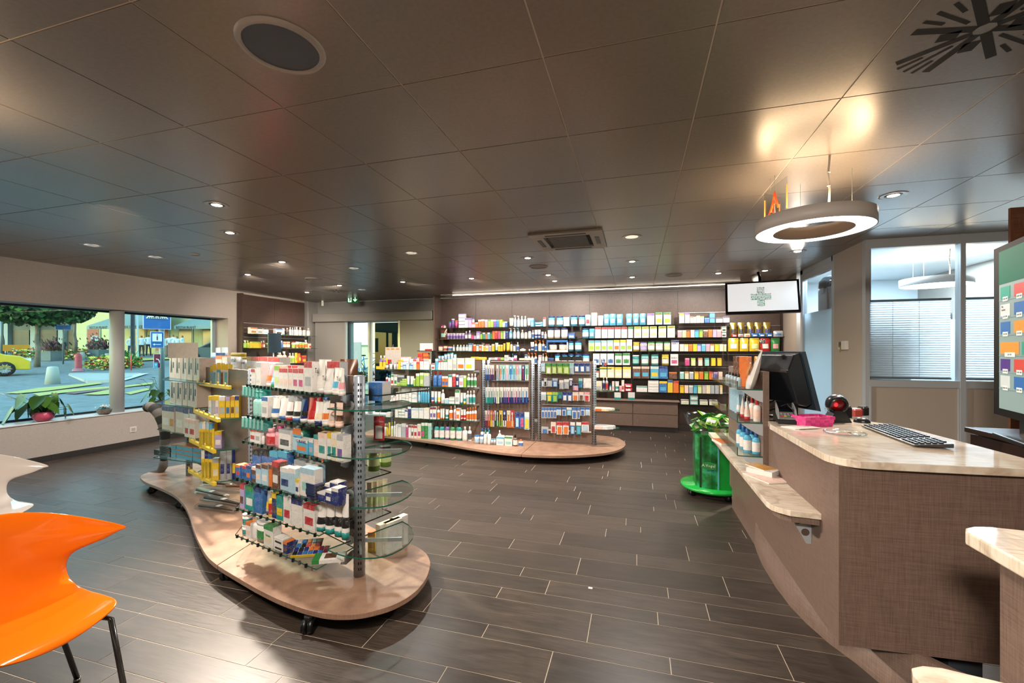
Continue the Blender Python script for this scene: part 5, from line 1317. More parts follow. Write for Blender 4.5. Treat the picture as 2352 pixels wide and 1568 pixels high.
# ---------------- goods on the middle stand
q1 = (860, 780, 5.6); q2 = (1080, 780, 5.408)
GP = ((0, 5.915), (1, 0)); 
def g4(k, items, **kw):
    z = [1.168, .918, .667, .424, .12][k]; nm = ['top', 'second', 'third', 'fourth', 'bottom'][k]
    row(q1, ((0, 5.915), (1, 0)) if k < 4 else ((0, 5.93), (1, 0)), z, items, 'middle stand\'s %s shelf' % nm, D_, depth=.08, **kw)
g4(0, '130 168 316 J wB;186 222 288 B wt;236 272 288 B ww;280 300 290 B Pr;302 334 256 C yA;336 362 290 C wS s4;366 404 322 C Sb;407 440 300 C wS;446 496 322 C Sb;498 538 250 C wrP;540 578 290 C or;580 630 250 C wrw;632 698 252 C ws')
g4(0, '336 440 222 C wp s3;446 494 248 C wS s3;505 545 235 C wv', back=.1)
g4(1, '135 166 438 B wbr;168 198 456 B wcS;206 244 452 C wgr;250 290 452 C wsg;292 380 456 C ds;405 442 468 T wt;446 496 470 T wt;500 524 500 C Gw;532 576 434 C GwG;580 628 424 C Gwh;630 698 428 C sh')
g4(1, '290 325 552 C Gw s1;326 352 530 C Gw s2;354 400 505 C Gw s3', back=-.03, )
g4(2, '198 232 722 C wb s3;236 270 735 C wp;274 308 672 C wp s6;315 345 660 C ws;347 398 630 C ws s3;400 436 640 C ws s3;440 472 668 C ww s4;476 540 632 C ws s3;504 544 738 C wc;556 586 622 B cwS;588 614 622 B cw;616 642 622 B cw;644 670 622 B cw;672 700 622 B cw')
g4(3, '145 200 935 C ws s2;264 302 872 C we;306 346 888 C wg s3;347 386 888 C wt s3;388 424 905 C wB;426 468 862 C Bw;470 565 884 C wS;570 628 884 C wS;632 700 880 C we')
g4(4, '118 144 1082 B we;148 166 1080 B yw;170 196 1066 T ya;206 234 1060 B wGh;240 266 1052 B ww;270 296 1090 C ww;300 340 1094 C ws n2;344 402 1080 C sw;406 430 1092 C mw;434 466 1096 C wn;470 500 1100 C wrn;504 546 1104 C wrr;549 596 1086 C ewm;600 642 1068 C gwm;644 684 1068 C gw;688 730 1075 C Tw n2')
g4(0, '730 774 305 C wrr;782 818 245 C cw;782 818 310 C ww;822 846 266 C wr;850 880 262 C wr;884 910 264 C wg;912 936 262 C wg;940 1004 252 C weP;1008 1056 236 C Pws;1060 1158 238 C wPo;1162 1264 236 C wPy')
g4(1, '740 800 402 B brb;802 864 402 B brb;864 904 470 C owb;906 946 470 C owb;948 996 452 C wt;1000 1044 440 C rwr;1050 1082 450 C Bww;1086 1142 462 C wsp;1146 1176 462 C Gw;1180 1224 440 B wwg;1230 1266 440 B wwg;1270 1306 438 B wwg')
g4(2, '720 758 666 T wrb;762 798 668 T wcS;800 842 670 T woy;848 895 642 B ww;898 954 758 C Sw;956 1028 740 C wgw s2;1034 1090 646 C wgs;1094 1130 686 T wt;1134 1170 686 T wyt;1172 1212 660 B wws;1216 1250 658 B wwt;1254 1290 655 B wwt')
g4(3, '712 746 866 C wMv;748 790 864 C wMv;798 836 856 B woo;840 866 892 T wo;868 896 890 T wo;900 946 900 T wtt;952 1000 858 B woo;1010 1046 846 B wwp;1050 1096 884 C woo;1100 1134 902 T wrr;1137 1170 900 T wrr;1172 1210 880 B woo;1212 1242 874 B woo;1244 1274 868 B woo;1276 1308 862 B woo')
g4(4, '696 740 1158 C dgh;756 818 1062 B tkw|MINT/w/.4;822 890 1062 B tkw|MINT/w/.4;893 956 1062 B vkw|MINT/w/.4;959 1030 1062 B gkw|MINT/w/.4;1036 1114 1064 B tkw|MINT/w/.4;1118 1188 1122 B www;1190 1240 1122 B wwd')
row(q1, ((0, 6.22), (1, 0)), 1.317, '1238 1330 220 C yGo d.05;1332 1430 224 C ye d.05;1466 1502 228 C wk;1504 1540 228 C sm;1542 1580 228 C wl;1582 1618 228 C ms;1620 1660 228 C Gs;1662 1700 228 C sM;1702 1740 228 C sl;1742 1784 230 C wp;1786 1822 235 C mw;1860 1925 238 C ew;1930 1990 238 C ew;1994 2050 238 C ew', 'middle stand top edge', D_, depth=.05)
row(q1, ((0, 6.18), (1, 0)), 1.31, '812 846 206 J wcS;850 886 206 J wcS;890 926 184 J wcS;930 966 172 J wtS;970 1006 168 J wcS;1012 1046 186 J wcS', 'edge above toothpaste shelf', D_, depth=.05)
row(q1, ((0, 6.05), (1, 0)), 1.17, '555 620 168 C ro s4;625 692 166 C or s4', 'the middle stand by the red-product sign', D_, depth=.05, back=.06)
row(q1, ((0, 5.87), (1, 0)), 1.17, '52 92 205 B vwy;96 136 205 B vwy', 'the yellow stand at the door end', D_, depth=.04, back=.03)
HP = ((0, 6.13), (1, 0)); hk = dict(hang=True, depth=.03)
def hooks(q, y0, y1, items, where, kinds='D'):
    out = []
    for it in items.split(';'):
        f = it.split(); yb = f[3] if len(f) > 3 else y1; yt = f[4] if len(f) > 4 else y0; kd = f[5] if len(f) > 5 else kinds
        out.append('%s %s %s %s %s b%s' % (f[0], f[1], yt, kd, f[2], yb))
    row(q, HP, 0, ';'.join(out), where, D_, hang=True, depth=.03)
hooks(q1, 325, 522, '1420 1448 wBb;1452 1478 wBb;1482 1506 wBr;1508 1535 wBM;1565 1594 wSr;1605 1640 TSo;1642 1680 TSt;1684 1725 wSp;1728 1776 cSb;1778 1814 TSt;1818 1852 pSp;1855 1888 ShT;1892 1932 BBr;1936 1980 Twg', 'upper brush hooks')
hooks(q1, 612, 820, '1424 1458 wtT;1460 1490 wtt;1492 1522 wtt;1526 1558 wBs;1562 1602 ww w;1608 1650 wBG;1656 1680 wBv;1682 1704 wBv;1706 1744 wBm;1750 1782 wBB;1784 1806 wBp;1808 1846 wBm;1850 1884 wBv;1890 1932 wBc;1934 1976 wBb'.replace('ww w', 'wwG'), 'middle brush hooks')
hooks(q1, 912, 1118, '1418 1448 wBr;1452 1482 pro;1486 1514 oyy;1516 1538 rwp;1540 1560 wkg;1564 1598 kgw;1602 1646 yGk;1650 1694 Bwn;1700 1746 eoo 1130;1748 1794 roe 1130;1808 1862 bBS 1135 930 H;1868 1924 bBm 1138 935 H;1928 1990 Swy 1158 930 H', 'lower brush hooks')
hooks(q2, 292, 400, '876 930 sSS;938 1004 Ggw 428;1010 1070 Ggh 425;1076 1146 Ggh 422;1150 1228 Ggh 428;1232 1286 STs 430;1288 1354 bBw 400;1360 1422 bBw 402;1428 1492 bBs 400', 'top floss hooks', 'H')
hooks(q2, 478, 585, '885 912 skS;915 950 wsk 585 478;954 1016 sds;1020 1086 bsS 588;1104 1160 sws 615 500;1164 1226 sws 612 490;1228 1270 Bws 575;1274 1342 lkp 632 545;1346 1394 tTb 600;1404 1504 www 605', 'second floss hooks', 'H')
hooks(q2, 650, 755, '878 942 Sws;950 1014 tyy 770;1018 1086 tGG 775;1088 1140 bgt 735;1144 1204 bBw 760;1206 1266 bBw 766;1270 1344 wPo 758;1350 1410 wPn 755;1414 1484 wpr 765', 'third floss hooks', 'H')
hooks(q2, 840, 975, '885 920 wbb;924 956 wbb;960 994 wbb;998 1032 wbb;1036 1070 wbb;1070 1128 wbS 940;1140 1190 wbb 945;1196 1260 cwS 945;1264 1324 wbb 985;1330 1362 wbb 982;1368 1424 wbb 944;1430 1488 wbS 942', 'fourth floss hooks', 'H')
hooks(q2, 1022, 1160, '882 970 ssb 1165 1080;1000 1064 wPr;1072 1144 wro 1178;1150 1224 wro 1178;1242 1300 bwS 1178;1316 1378 twc 1180;1382 1474 wrS 1140', 'bottom floss hooks', 'H')
row(q1, ((0, 5.8), (1, 0)), .12, '1276 1340 1232 J wbS;1345 1392 1230 J wbS;1395 1442 1170 B wtw;1445 1492 1166 B wtw;1494 1524 1278 J sc;1526 1560 1278 J sc;1564 1664 1252 C wcS;1672 1770 1246 C wgT;1776 1830 1224 B nkw;1846 1904 1288 B wob', 'platform below brush hooks', D_, depth=.07)
row(q1, ((0, 5.98), (1, 0)), .12, '1356 1400 1142 B wbb;1402 1436 1140 B wbb;1438 1480 1142 B wbb;1580 1624 1170 B www;1580 1660 1235 C wS', 'platform rear below brush hooks', D_, depth=.06)
row(q2, ((0, 6.2), (1, 0)), 0, '1634 1660 245 B swB b328;1664 1692 250 B swr b328', 'topmost tongue shelf', D_, depth=.04)
row(q2, ((0, 6.2), (1, 0)), 0, '1640 1672 462 B swB b628;1676 1712 466 B swr b628', 'second tongue shelf', D_, depth=.04)
for n, (yy, x0, x1, h0, lab) in enumerate(((875, 1552, 1795, 820, 'orange patterned booklet lying on the tongue shelf of the middle stand'), (1100, 1552, 1805, 1025, 'pale leafy booklet lying on the lowest tongue shelf of the middle stand'))):
    a = ony(1080+x0/5.408, 780+yy/5.408, 6.15); b = ony(1080+x1/5.408, 780+yy/5.408, 6.15); h_ = (yy-h0)/5.408*6.1/991
    zc = a[1]; x_ = a[0]; w_ = b[0]-a[0]
    t = emp('booklet_tray', (x_, 6.15, zc+.004))
    ob('leaflet_stack', MB().prism([(0, -.09), (w_*.6, -.08), (w_*.9, -.03), (w_, .02), (w_*.9, .07), (w_*.6, .1), (0, .1)], 0, h_*.5, printed('e' if n == 0 else 'w')), t)
    ob('label_print', MB().box(.01, w_*.35, -.092, -.088, 0, h_*.5, printed('o' if n == 0 else 'P')), t)
    T(t, lab, 'booklet')
# black spectacle cases on the stand top
for n, (a, b) in enumerate(((1855, 2040), (2040, 2212))):
    x0, z0 = ony(1000+a/6.533, 640+1222/6.533, 6.22); x1, z1 = ony(1000+b/6.533, 640+1160/6.533, 6.22); w_ = x1-x0
    t = emp('black_case', ((x0+x1)/2, 6.22, 1.315)); ob('body', MB().cbox(-w_/2+.003, w_/2-.003, 0, .08, 0, .06, mat('#202226', .5), .008), t)
    ob('clasp', MB().box(-w_/2+.02, -w_/2+.05, -.002, .01, .055, .068, BLACK), t); ob('clasp', MB().box(w_/2-.05, w_/2-.02, -.002, .01, .055, .068, BLACK), t)
    T(t, 'black plastic case on top of the middle stand, %s' % ('nearer the door' if n == 0 else 'nearer the free end'), 'case')
# sign cards at the door end
def card(q, x0, x1, y0, y1, D_y, m, label, name='sign_card', zb=None):
    a = ony(q[0]+x0/q[2], q[1]+y1/q[2], D_y); b = ony(q[0]+x1/q[2], q[1]+y0/q[2], D_y)
    t = emp(name, ((a[0]+b[0])/2, D_y, a[1])); w_, h_ = b[0]-a[0], b[1]-a[1]
    ob('card', MB().box(-w_/2, w_/2, 0, .003, 0, h_, m), t); T(t, label, 'sign'); return t, w_, h_
t, w_, h_ = card(q1, 140, 340, 95, 322, 6.1, printed('K'), 'taupe sign card with three gold headings and pictures on the middle stand')
for k in range(3):
    ob('heading', MB().box(-w_/2+w_*(.07+.31*k), -w_/2+w_*(.27+.31*k), -.002, 0, h_*.86, h_*.94, pm('a')), t)
ob('picture', MB().box(-w_*.4, -w_*.1, -.002, 0, h_*.05, h_*.3, pm('r')), t); ob('clip', MB().lathe([(.008, 0), (.012, .01), (.004, .03), (.012, .04)], CHROME, 10, (0, 0)), t, loc=(0, 0, h_))
t, w_, h_ = card(q1, 585, 750, 45, 140, 6.12, pm('w'), 'white sign card with red produce on a black stand')
ob('picture', MB().box(-w_*.1, w_*.45, -.002, 0, h_*.02, h_*.22, pm('r')), t); ob('black_stand', MB().box(-w_*.65, w_*.55, -.03, .08, -.01, 0, BLACK).box(w_*.42, w_*.55, .0, .08, -.17, -.01, BLACK), t)
t, w_, h_ = card(q1, 22, 132, 335, 372, 5.86, pm('y'), 'yellow cardboard tray with violet tubes at the door end of the stand', 'yellow_stand')
t.location.z = 1.17; ob('back_card', MB().box(-w_*.1, w_*.5, .08, .083, 0, .17, pm('y')), t)
# ---------------- goods on the dark wall shelves by the window
c1_ = (520, 640, 6.19); LP = ((-7.13, 0), (0, 1))
def lrow(k, items, **kw): row(c1_, LP, LS[k], items, '%s shelf of dark wall unit' % ['upper', 'middle', 'lower'][k], 'the window', depth=.07, **kw)
lrow(0, '345 438 692 C woa;442 520 696 C wks;524 604 704 C wkS;706 800 712 C wbk;812 842 705 J sss;866 902 700 B nsk;908 940 688 B ses;944 968 692 B sw;972 988 688 B sw;992 1042 686 B Ksw;1048 1094 690 B Ksw;1104 1152 695 B Kds;1160 1206 700 B Ksw')
lrow(1, '266 304 875 R GwG;308 346 875 R yGG;372 500 896 C yGy;506 530 884 R rwo;534 560 880 R rww;582 620 880 R Gkn;716 748 882 B bwb;752 786 882 B bwb;788 820 882 B bwb;826 866 896 J oww;870 922 896 J oww;950 1000 896 J erG;1004 1048 896 J ewo;1052 1090 900 J Gwo;1094 1128 904 J Gwo;1132 1168 870 R ewo;1172 1226 922 U er')
lrow(2, '738 776 1110 B eww;780 816 1110 B eww;738 816 1026 R ewe;822 874 1032 R ewo;906 944 1056 B ewG;948 986 1056 B ewG;992 1034 1052 U yo;1036 1076 1060 U oy;1080 1140 1090 C roy')
c = Vector((-7.05, onx(627, 0, -7.0)[0], 0))
y_ = onx(628, 0, -6.9)[0]; t = emp('floor_mirror', (-6.9, y_, 0)); 
ob('pole', MB().tube([(0, 0, 0), (0, 0, 1.72)], .014, STEEL, 10), t); ob('base', MB().lathe([(.16, 0), (.16, .012), (.02, .02)], STEEL, 24), t)
ob('mirror_plate', MB().cbox(.02, .035, -.16, .16, 1.42, 1.80, mat('#5d7384', .12, .8), .004), t)
for z in (1.5, 1.7): ob('knob', MB().ball((.012, 0, z), .014, BLACK, 8, 6), t)
T(t, 'tilting steel-blue mirror on a pole in front of the dark window-wall unit', 'mirror')
# ---------------- goods on the near stand
n3 = (540, 800, 5.6); n4 = (540, 1040, 5.407); PE = 'the pole'
def nrow(k, items, q=None, **kw):
    z, a, b = NL[k]; t = (b[0]-a[0], b[1]-a[1]); nv = Vector((-t[1], t[0])).normalized()*.012
    row(q or (n3 if k < 3 else n4), ((a[0]+nv.x, a[1]+nv.y), t), z, items, 'near stand\'s %s shelf' % ['top', 'second', 'third', 'fourth', 'fifth', 'lowest'][k], PE, big=True, depth=kw.pop('depth', .055), **kw)
nrow(0, '198 250 265 C wrw;252 320 182 C wsw;325 408 206 T pwo;414 480 256 T cgS;484 560 226 C wGh;562 618 258 C wrP;620 672 258 C wrP;674 724 258 C wrP;726 796 262 C wrm;800 868 262 C wrm;874 972 172 C wrs;976 1064 146 T www|Tal/k/.66/.045;1068 1164 266 T www|Tal/k/.62/.04;1168 1274 256 T wwc;1282 1346 264 T wwp|Tal/k/.62/.035')
nrow(0, '1086 1164 148 T wwn|Tal/k/.6/.035;1168 1328 172 C srs;575 640 220 C wrG;660 720 222 C wrG;730 800 224 C wrG;430 520 190 C sw', back=.07)
nrow(1, '205 262 560 P TtT;266 322 562 P TtT;326 406 626 C wbs;410 500 652 T wwb;506 602 648 T wbw;592 676 696 T wrk;680 776 692 T wbk;780 860 658 T Bwk;862 968 640 T rwr;962 1068 696 T wBe;1072 1160 676 T wwo;1164 1232 716 T PPK;1240 1328 706 T PPn')
nrow(1, '440 540 620 C sw;550 650 615 C sw;660 790 612 C ss;960 1050 638 T rr;1060 1160 640 B Bb', back=.075)
nrow(2, '172 246 1036 C wor;250 318 1036 C wrs;330 350 1090 B ww;352 464 1030 B ppr;468 572 1002 B pmp;545 700 1050 C wsd;712 816 1026 H coS d.03;766 928 1172 C cwo|CURANEL/B/.84;930 990 1172 C cws;994 1054 1116 C Ptw;1060 1164 1092 C wPt;1168 1226 1092 C wyt;1230 1298 1094 C ewt;1300 1384 1120 C wsv')
nrow(2, '330 400 1005 B sw;430 480 990 B ww;560 660 988 B ss;600 690 985 B ww;700 820 990 B ws', back=.08)
nrow(2, '720 890 1045 C tgt;1090 1290 1085 C wyt', back=.11)
nrow(3, '2 60 150 C bor;62 128 166 C brB;130 188 160 C bBo;192 244 180 C nPb;250 316 150 C SnP;320 402 150 C Snw;404 448 150 C ono;450 538 112 C nrw;542 660 192 C SwB;662 744 196 C SwS;746 788 332 C wyB;792 968 200 C wST;870 1004 392 C kBB s5;1006 1106 500 C BwB s1;1108 1186 468 C Bww s1;1190 1278 440 C BwB s1')
nrow(3, '205 310 -25 C bkb;312 415 -20 C bkb;418 520 -15 C bcb;522 640 -12 C bcb', back=.09)
nrow(3, '545 700 120 C swS;720 860 100 C ws;870 1010 150 C SwB', back=.12)
nrow(3, '1074 1166 400 C BwB s1 b500;1168 1276 365 C BwB s1 b455', back=.05)
nrow(4, '54 108 392 C lrn;112 216 420 C tgw;220 316 430 C bBb;318 330 450 C bb;246 322 452 T sdT;332 408 462 T sdy;392 440 482 B ywr;442 498 506 C Byn;502 590 540 C tty|Compeed/y/.35;596 690 546 C wwr;694 826 578 C wBw;812 880 622 T Sww;846 986 642 C wrr;946 1056 636 T wtk;1062 1166 590 T wtk;1170 1276 556 T wtk;1280 1360 528 T wtk')
nrow(5, '60 128 770 J wwt s2;130 186 862 C woP;190 248 800 B www;226 358 868 J wwg;352 470 910 C wge|Sabalin/g/.55;474 586 1062 C wwk s2;590 640 1110 C Bon')
# packets lying and leaning on the lowest shelf
z, a, b = NL[5]; v = Vector((b[0]-a[0], b[1]-a[1], 0)).normalized(); an = math.atan2(v.y, v.x)
def lying(px, py, w_, d_, h_, cols, rz, label, name='carton', tilt=0.):
    x, y = onz(px, py, z); t = emp(name, (x, y, z+.002), an+rz, (tilt, 0, an+rz))
    ob('box', MB().cbox(0, w_, 0, d_, 0, h_, printed(cols[0]), .001), t)
    ob('colour_band', MB().box(-.0005, w_*.22, -.0006, d_+.0005, .001, h_+.0006, pm(cols[1])), t)
    if len(cols) > 2: ob('picture', MB().box(w_*.35, w_*.72, d_*.2, d_*.85, h_, h_+.001, pm(cols[2])), t)
    T(t, label, 'carton'); return t
lying(716, 1298, .17, .09, .022, 'wgn', .75, 'flat white and green carton with animal picture lying at the shelf corner')
def sampler(px, py, label, tilt, cl):
    x, y = onz(px, py, z); t = emp('sample_tray', (x, y, z+.004), 0, (tilt, 0, an+.7))
    ob('tray', MB().box(0, .20, 0, .07, 0, .004, mat('#c9d2d6', .2)), t)
    rr = random.Random(px)
    for i in range(7):
        for j in range(2): ob('sachet', MB().cbox(.004+i*.028, .028+i*.028, .006+j*.03, .032+j*.03, .005, .014, pm(rr.choice(cl)), .002), t)
    ob('edge_strip', MB().box(0, .2, -.003, 0, 0, .016, pm('y')), t); T(t, label, 'tray')
sampler(668, 1282, 'sloping tray of small dark blue and orange sachets, front one on the lowest shelf', .35, 'BbdkoM'); sampler(655, 1266, 'sloping tray of blue, white and orange sachets behind the front tray', .5, 'bwSkor')
# goods on wing shelf and far side of the near stand
def stand_at(px, py, zz_, w_, h_, d_, kind, cols, label, rz=0., tx=None, cat=None):
    x, y = onz(px, py, zz_); mb, parts = build(kind, w_, d_, h_, cols[0], cols[1] if len(cols) > 1 else cols[0], cols[2] if len(cols) > 2 else None, True)
    o = ob(KN[kind][0], mb, None, (x, y, zz_+.001), YAW+rz)
    for pn, pmb in parts: ob(pn, pmb, o)
    if tx: text('lettering', *tx, o)
    T(o, label, cat or KN[kind][1]); return o
o = stand_at(862, 921, 1.135, .105, .12, .09, 'C', 'bb', 'large blue printed carton on the top wing shelf by the pole', -.35)
ob('white_side', MB().box(.0528, .0535, .0, .09, 0, .12, printed('w')), o)
o = stand_at(870, 1012, .86, .075, .16, .012, 'H', 'rrw', 'red hanging sweetener pack lettered ASSUGRIN beside the pole', -.15, ('ASSUGRIN', .014, (0, .003, .125), (PI/2, 0, 0), pm('w')), 'pack')
ob('hanger', MB().tube([(0, .01, .16), (.0, .01, .185), (.01, .01, .195), (.0, .01, .20)], .002, WHITE, 5), o)
for n, (px, py) in enumerate(((850, 1084), (878, 1074))):
    x, y = onz(px, py, .657); m = MB().lathe([(.036, 0), (.038, .008), (.038, .03), (.0375, .12), (.03, .125)], mat('#5d7a35', .15), 20); o = ob('jar', m, None, (x, y+.04, .658))
    ob('label_print', MB().lathe([(.0385, .035), (.0385, .105)], printed('h'), 20, cap=False), o); ob('lid', MB().lathe([(.035, .12), (.036, .14), (.034, .142)], mat('#1b1f1c', .4), 20), o)
    T(o, 'green glass jar with pale label, %s' % ('nearer the pole' if n == 0 else 'further from the pole, on the far-side shelf'), 'jar', 'pair of green jars on the far side of the near stand')
for n, px in enumerate((846, 858, 870, 883)):
    stand_at(px, 1180-n*3, .393, .034, .20, .03, 'T', 'ewh', 'pale green tube on the far-side shelf, %s from the pole' % ORD[n])
stand_at(853, 1268, .12, .05, .13, .05, 'C', 'yoa', 'yellow carton standing on the platform behind the pole')
for n, (px, py) in enumerate(((868, 1276), (884, 1272), (898, 1262))):
    stand_at(px, py, .12, .045, .20, .13, 'C', 'we', 'tall white carton on the platform behind the pole, %s from it' % ORD[n], -.6)
# teal envelopes hanging at the far end of the top shelves
for k, (z_, ya, yb_) in enumerate(((1.2, 397, 640), (1.015, 900, 1020))):
    for i in range(6):
        px = 540+(60+i*62)/5.6; zz0, a, b = NL[k]; f = -.06+i*.055
        x = a[0]+(b[0]-a[0])*f; y = a[1]+(b[1]-a[1])*f; nv = Vector((-(b[1]-a[1]), b[0]-a[0])).normalized()
        o = ob('hanging_sachet', MB().box(-.004, .004, 0, .07, -.085, -.006, printed('t')).box(-.0045, .0045, .0, .012, -.075, -.006, pm('T')), None, (x-nv.x*.0+.0, y-nv.y*.0, z_-.005), an-.5, )
        o.rotation_euler = (0, .25, an-.35)
        T(o, 'teal sachet hanging under the near stand\'s %s shelf, %s from the far end' % (['top', 'second'][k], ORD[i]), 'sachet', 'teal sachets hung under the shelf')
# cream cartons and tins standing on the far-side top of the near stand
row((340, 780, 3.733), ((Bpos[0]+.05, Bpos[1]+.35), (.9, -.42)), 1.191, '535 575 112 C bSo;580 630 138 C Por;632 680 150 C we;682 780 116 J wyw|jemalt/k/.68;782 838 146 J wyw|jemalt/k/.68;842 880 146 C way;884 940 148 C wre;945 1020 148 C wrP;1024 1118 152 C wrs', 'far top shelf behind near stand', 'the window', big=True, depth=.1)
row((340, 780, 3.733), ((Bpos[0]+.0, Bpos[1]+.5), (.9, -.42)), 1.191, '556 600 68 U ss d.05;602 666 66 U ss d.05;684 802 112 J ws|jemalt/k/.8', 'rear of far top shelf', 'the window', big=True, depth=.08)
x, y = wp(797, 2.80); mb, _ = build('U', .12, .07, .21, 'n', 'n', None, True); o = ob('foil_bag', mb, None, (x, y, 1.191), YAW)
T(o, 'shiny dark brown foil bag behind the near stand pole', 'bag')
# ---------------- far stand: stocking boxes
s2 = (340, 780, 3.733)
def frow(z_, pa_, pb_, items, where, **kw):
    a, b = onz(*pa_, z_), onz(*pb_, z_); row(s2, (a, (b[0]-a[0], b[1]-a[1])), z_, items, where, 'the window', big=True, **kw)
fs = len(REG)
frow(1.16, (386, 867), (462, 876), '174 226 148 C EE;228 277 150 C EE;280 330 152 C EE;334 382 155 C EE;384 440 157 C EE', 'far stand\'s top shelf', depth=.13, back=.01)
frow(.919, (386, 925), (455, 938), '184 234 362 C EE;236 286 366 C EE;290 330 368 C EE;332 370 370 C EE;372 416 374 C EE', 'far stand\'s second shelf', depth=.16, back=.01)
for key, L_ in REG.items():
    if key[0].startswith('far stand\'s top') or key[0].startswith('far stand\'s second'):
        for r in L_:
            o = r[0]; w_ = max(v.co.x for v in o.data.vertices)*2; h_ = max(v.co.z for v in o.data.vertices); m = MB()
            m.ext([(-w_*.28, h_*.25), (-w_*.16, h_*.25), (-w_*.05, h_*.55), (-w_*.12, h_*.82), (-w_*.2, h_*.82)], -.001, 0, pm('k'), 'y')
            m.ext([(-w_*.02, h_*.25), (w_*.06, h_*.25), (-w_*.06, h_*.82), (-w_*.16, h_*.82), (-w_*.12, h_*.5)], -.0012, 0, pm('k'), 'y')
            ob('leg_picture', m, o); ob('colour_patch', MB().box(-w_*.2, -w_*.05, -.001, 0, h_*.82, h_*.99, pm('n')), o); ob('window_patch', MB().box(w_*.14, w_*.32, -.001, 0, h_*.48, h_*.76, pm('k')), o)
frow(.652, (372, 985), (450, 1002), '112 178 572 C EBw;180 222 575 C EBa;226 300 576 C EBw;302 345 590 C wBe;347 402 590 C wBb', 'far stand\'s third shelf', depth=.12)
frow(.652, (372, 988), (450, 1005), '310 348 680 C wPr;350 398 690 C wPr', 'far stand\'s third shelf front', depth=.04, back=-.03)
frow(.368, (388, 1048), (462, 1062), '192 236 900 C coc s3;238 300 905 C coc s3;302 375 915 C coc s3;378 462 925 C coc s3', 'far stand\'s fourth shelf', depth=.12)
frow(.34, (352, 1044), (392, 1050), '45 90 945 C kkk s3;92 186 915 C kkk s4', 'the black-box pile at the far stand', depth=.10)
t, w_, h_ = card((340, 780, 3.733), 215, 398, 62, 155, 3.5, printed('K'), 'taupe information card standing above the stocking boxes'); t.location.z = 1.30
t.location = (*onz(419, 822, 1.40), 1.40-.0)
ob('stem', MB().box(-.004, .004, .003, .006, -.24, 0, CLEAR), t)
# yellow goods
def yrow(z_, pa_, pb_, items, where, **kw): frow(z_, pa_, pb_, items, where, **kw)
yrow(1.13, (497, 889), (580, 890), '520 548 225 H Sy;550 580 205 H wyc;582 610 200 H cyw;612 642 202 H wyn;644 680 205 H wyc;682 716 210 H wys;718 738 240 H sy', 'yellow-railed top tray', depth=.04)
yrow(.897, (492, 960), (580, 958), '512 540 485 C wyS;542 572 482 C sy;574 604 484 C wyl;606 660 488 C yws;662 700 490 C ylb;702 740 486 C yan;742 778 484 C yBs', 'yellow-railed second tray', depth=.05)
yrow(.62, (480, 1030), (575, 1028), '428 456 705 H yS;458 488 702 H yw;490 515 706 H yS;517 545 712 H yc;547 566 720 C yb;568 630 786 C lyw', 'yellow-railed third tray', depth=.05)
yrow(.34, (480, 1104), (565, 1100), '450 478 950 H yw;480 508 950 H yB;510 545 955 H yb;548 604 1020 C yse;606 660 960 U sB d.03;662 710 955 U sB d.03;712 755 948 U By d.03;757 800 942 U yB d.03', 'yellow-railed bottom tray', depth=.05)
# clear bags of dark combs lying on the platform
for n, (px, py, l, c_) in enumerate(((452, 1130, .42, '#4a3b30'), (470, 1148, .45, '#3a2c25'), (458, 1166, .40, '#55453a'), (468, 1120, .34, '#7a5a48'), (520, 1128, .3, '#b86a2a'))):
    x, y = onz(px, py, .12); t = emp('comb_bag', (x, y, .125+(.03 if n > 2 else 0)), -.15+.07*n)
    ob('brush', MB().tube([(0, 0, .018), (l*.5, .01, .02), (l, 0, .016)], [.012, .016, .008], mat(c_, .5), 8), t); ob('bag', MB().cbox(-.02, l+.02, -.04, .04, .0, .036, CLEAR, .012), t)
    ob('price_label', MB().box(l*.5, l*.6, -.02, .02, .037, .038, pm('w')), t)
    T(t, ['clear bag with brown hairbrush, nearest the platform edge', 'clear bag with dark hairbrush lying in the middle of the platform pile', 'clear bag with grey-brown hairbrush, lowest in the picture of the pile', 'clear bag with pinkish brush on top of the platform pile', 'clear bag with orange-handled brush behind the platform pile'][n], 'bag', 'bagged brushes on the platform')
finish()
# ================================================================== CEILING FIXTURES, COUNTER GOODS, CHAIRS, PLANTS
def disc(name, px, py, r, label, rim=WHITE, face=None, cat='speaker'):
    x, y = onz(px, py, CH); t = emp(name, (x, y, CH))
    ob('rim', MB().lathe([(r*.84, -.003), (r*.86, -.012), (r*.95, -.012), (r, 0)], rim, 36, cap=False), t)
    m = MB(); m.lathe([(.001, -.008), (r*.5, -.008), (r*.85, -.005)], face or mat('#3b3f46', .7), 36, cap=False); ob('grille', m, t); T(t, label, cat); return t
CRIM = mat('#a29a92', .4, .2)
disc('ceiling_speaker', 647, 108, .155, 'large round ceiling speaker with grey grille in the foreground ceiling', CRIM, mat('#4a525c', .6))
disc('ceiling_speaker', 1237, 612, .13, 'round ceiling speaker just past the air conditioner', CRIM, mat('#8a857f', .6))
disc('ceiling_speaker', 1548, 631, .13, 'faint round ceiling speaker near the shelf wall', CRIM, mat('#938f8a', .6))
disc('ceiling_speaker', 720, 640, .13, 'flat round ceiling plate above the dark wall shelves', CRIM, CEIL)
disc('smoke_detector', 448, 584, .05, 'tiny round detector on the ceiling above the far window', CRIM, mat('#8f8a84', .6), 'detector')
x, y = onz(1308, 551, CH); t = emp('air_conditioner', (x, y, CH)); AC = mat('#a8a29b', .45)
m = MB(); a_, b_ = .36, .23
for q in ((-a_, a_, -a_, -b_), (-a_, a_, b_, a_), (-a_, -b_, -b_, b_), (b_, a_, -b_, b_)): m.box(q[0], q[1], q[2], q[3], -.022, 0, AC)
ob('frame', m, t, bevel=.004)['kind'] = 'stuff'
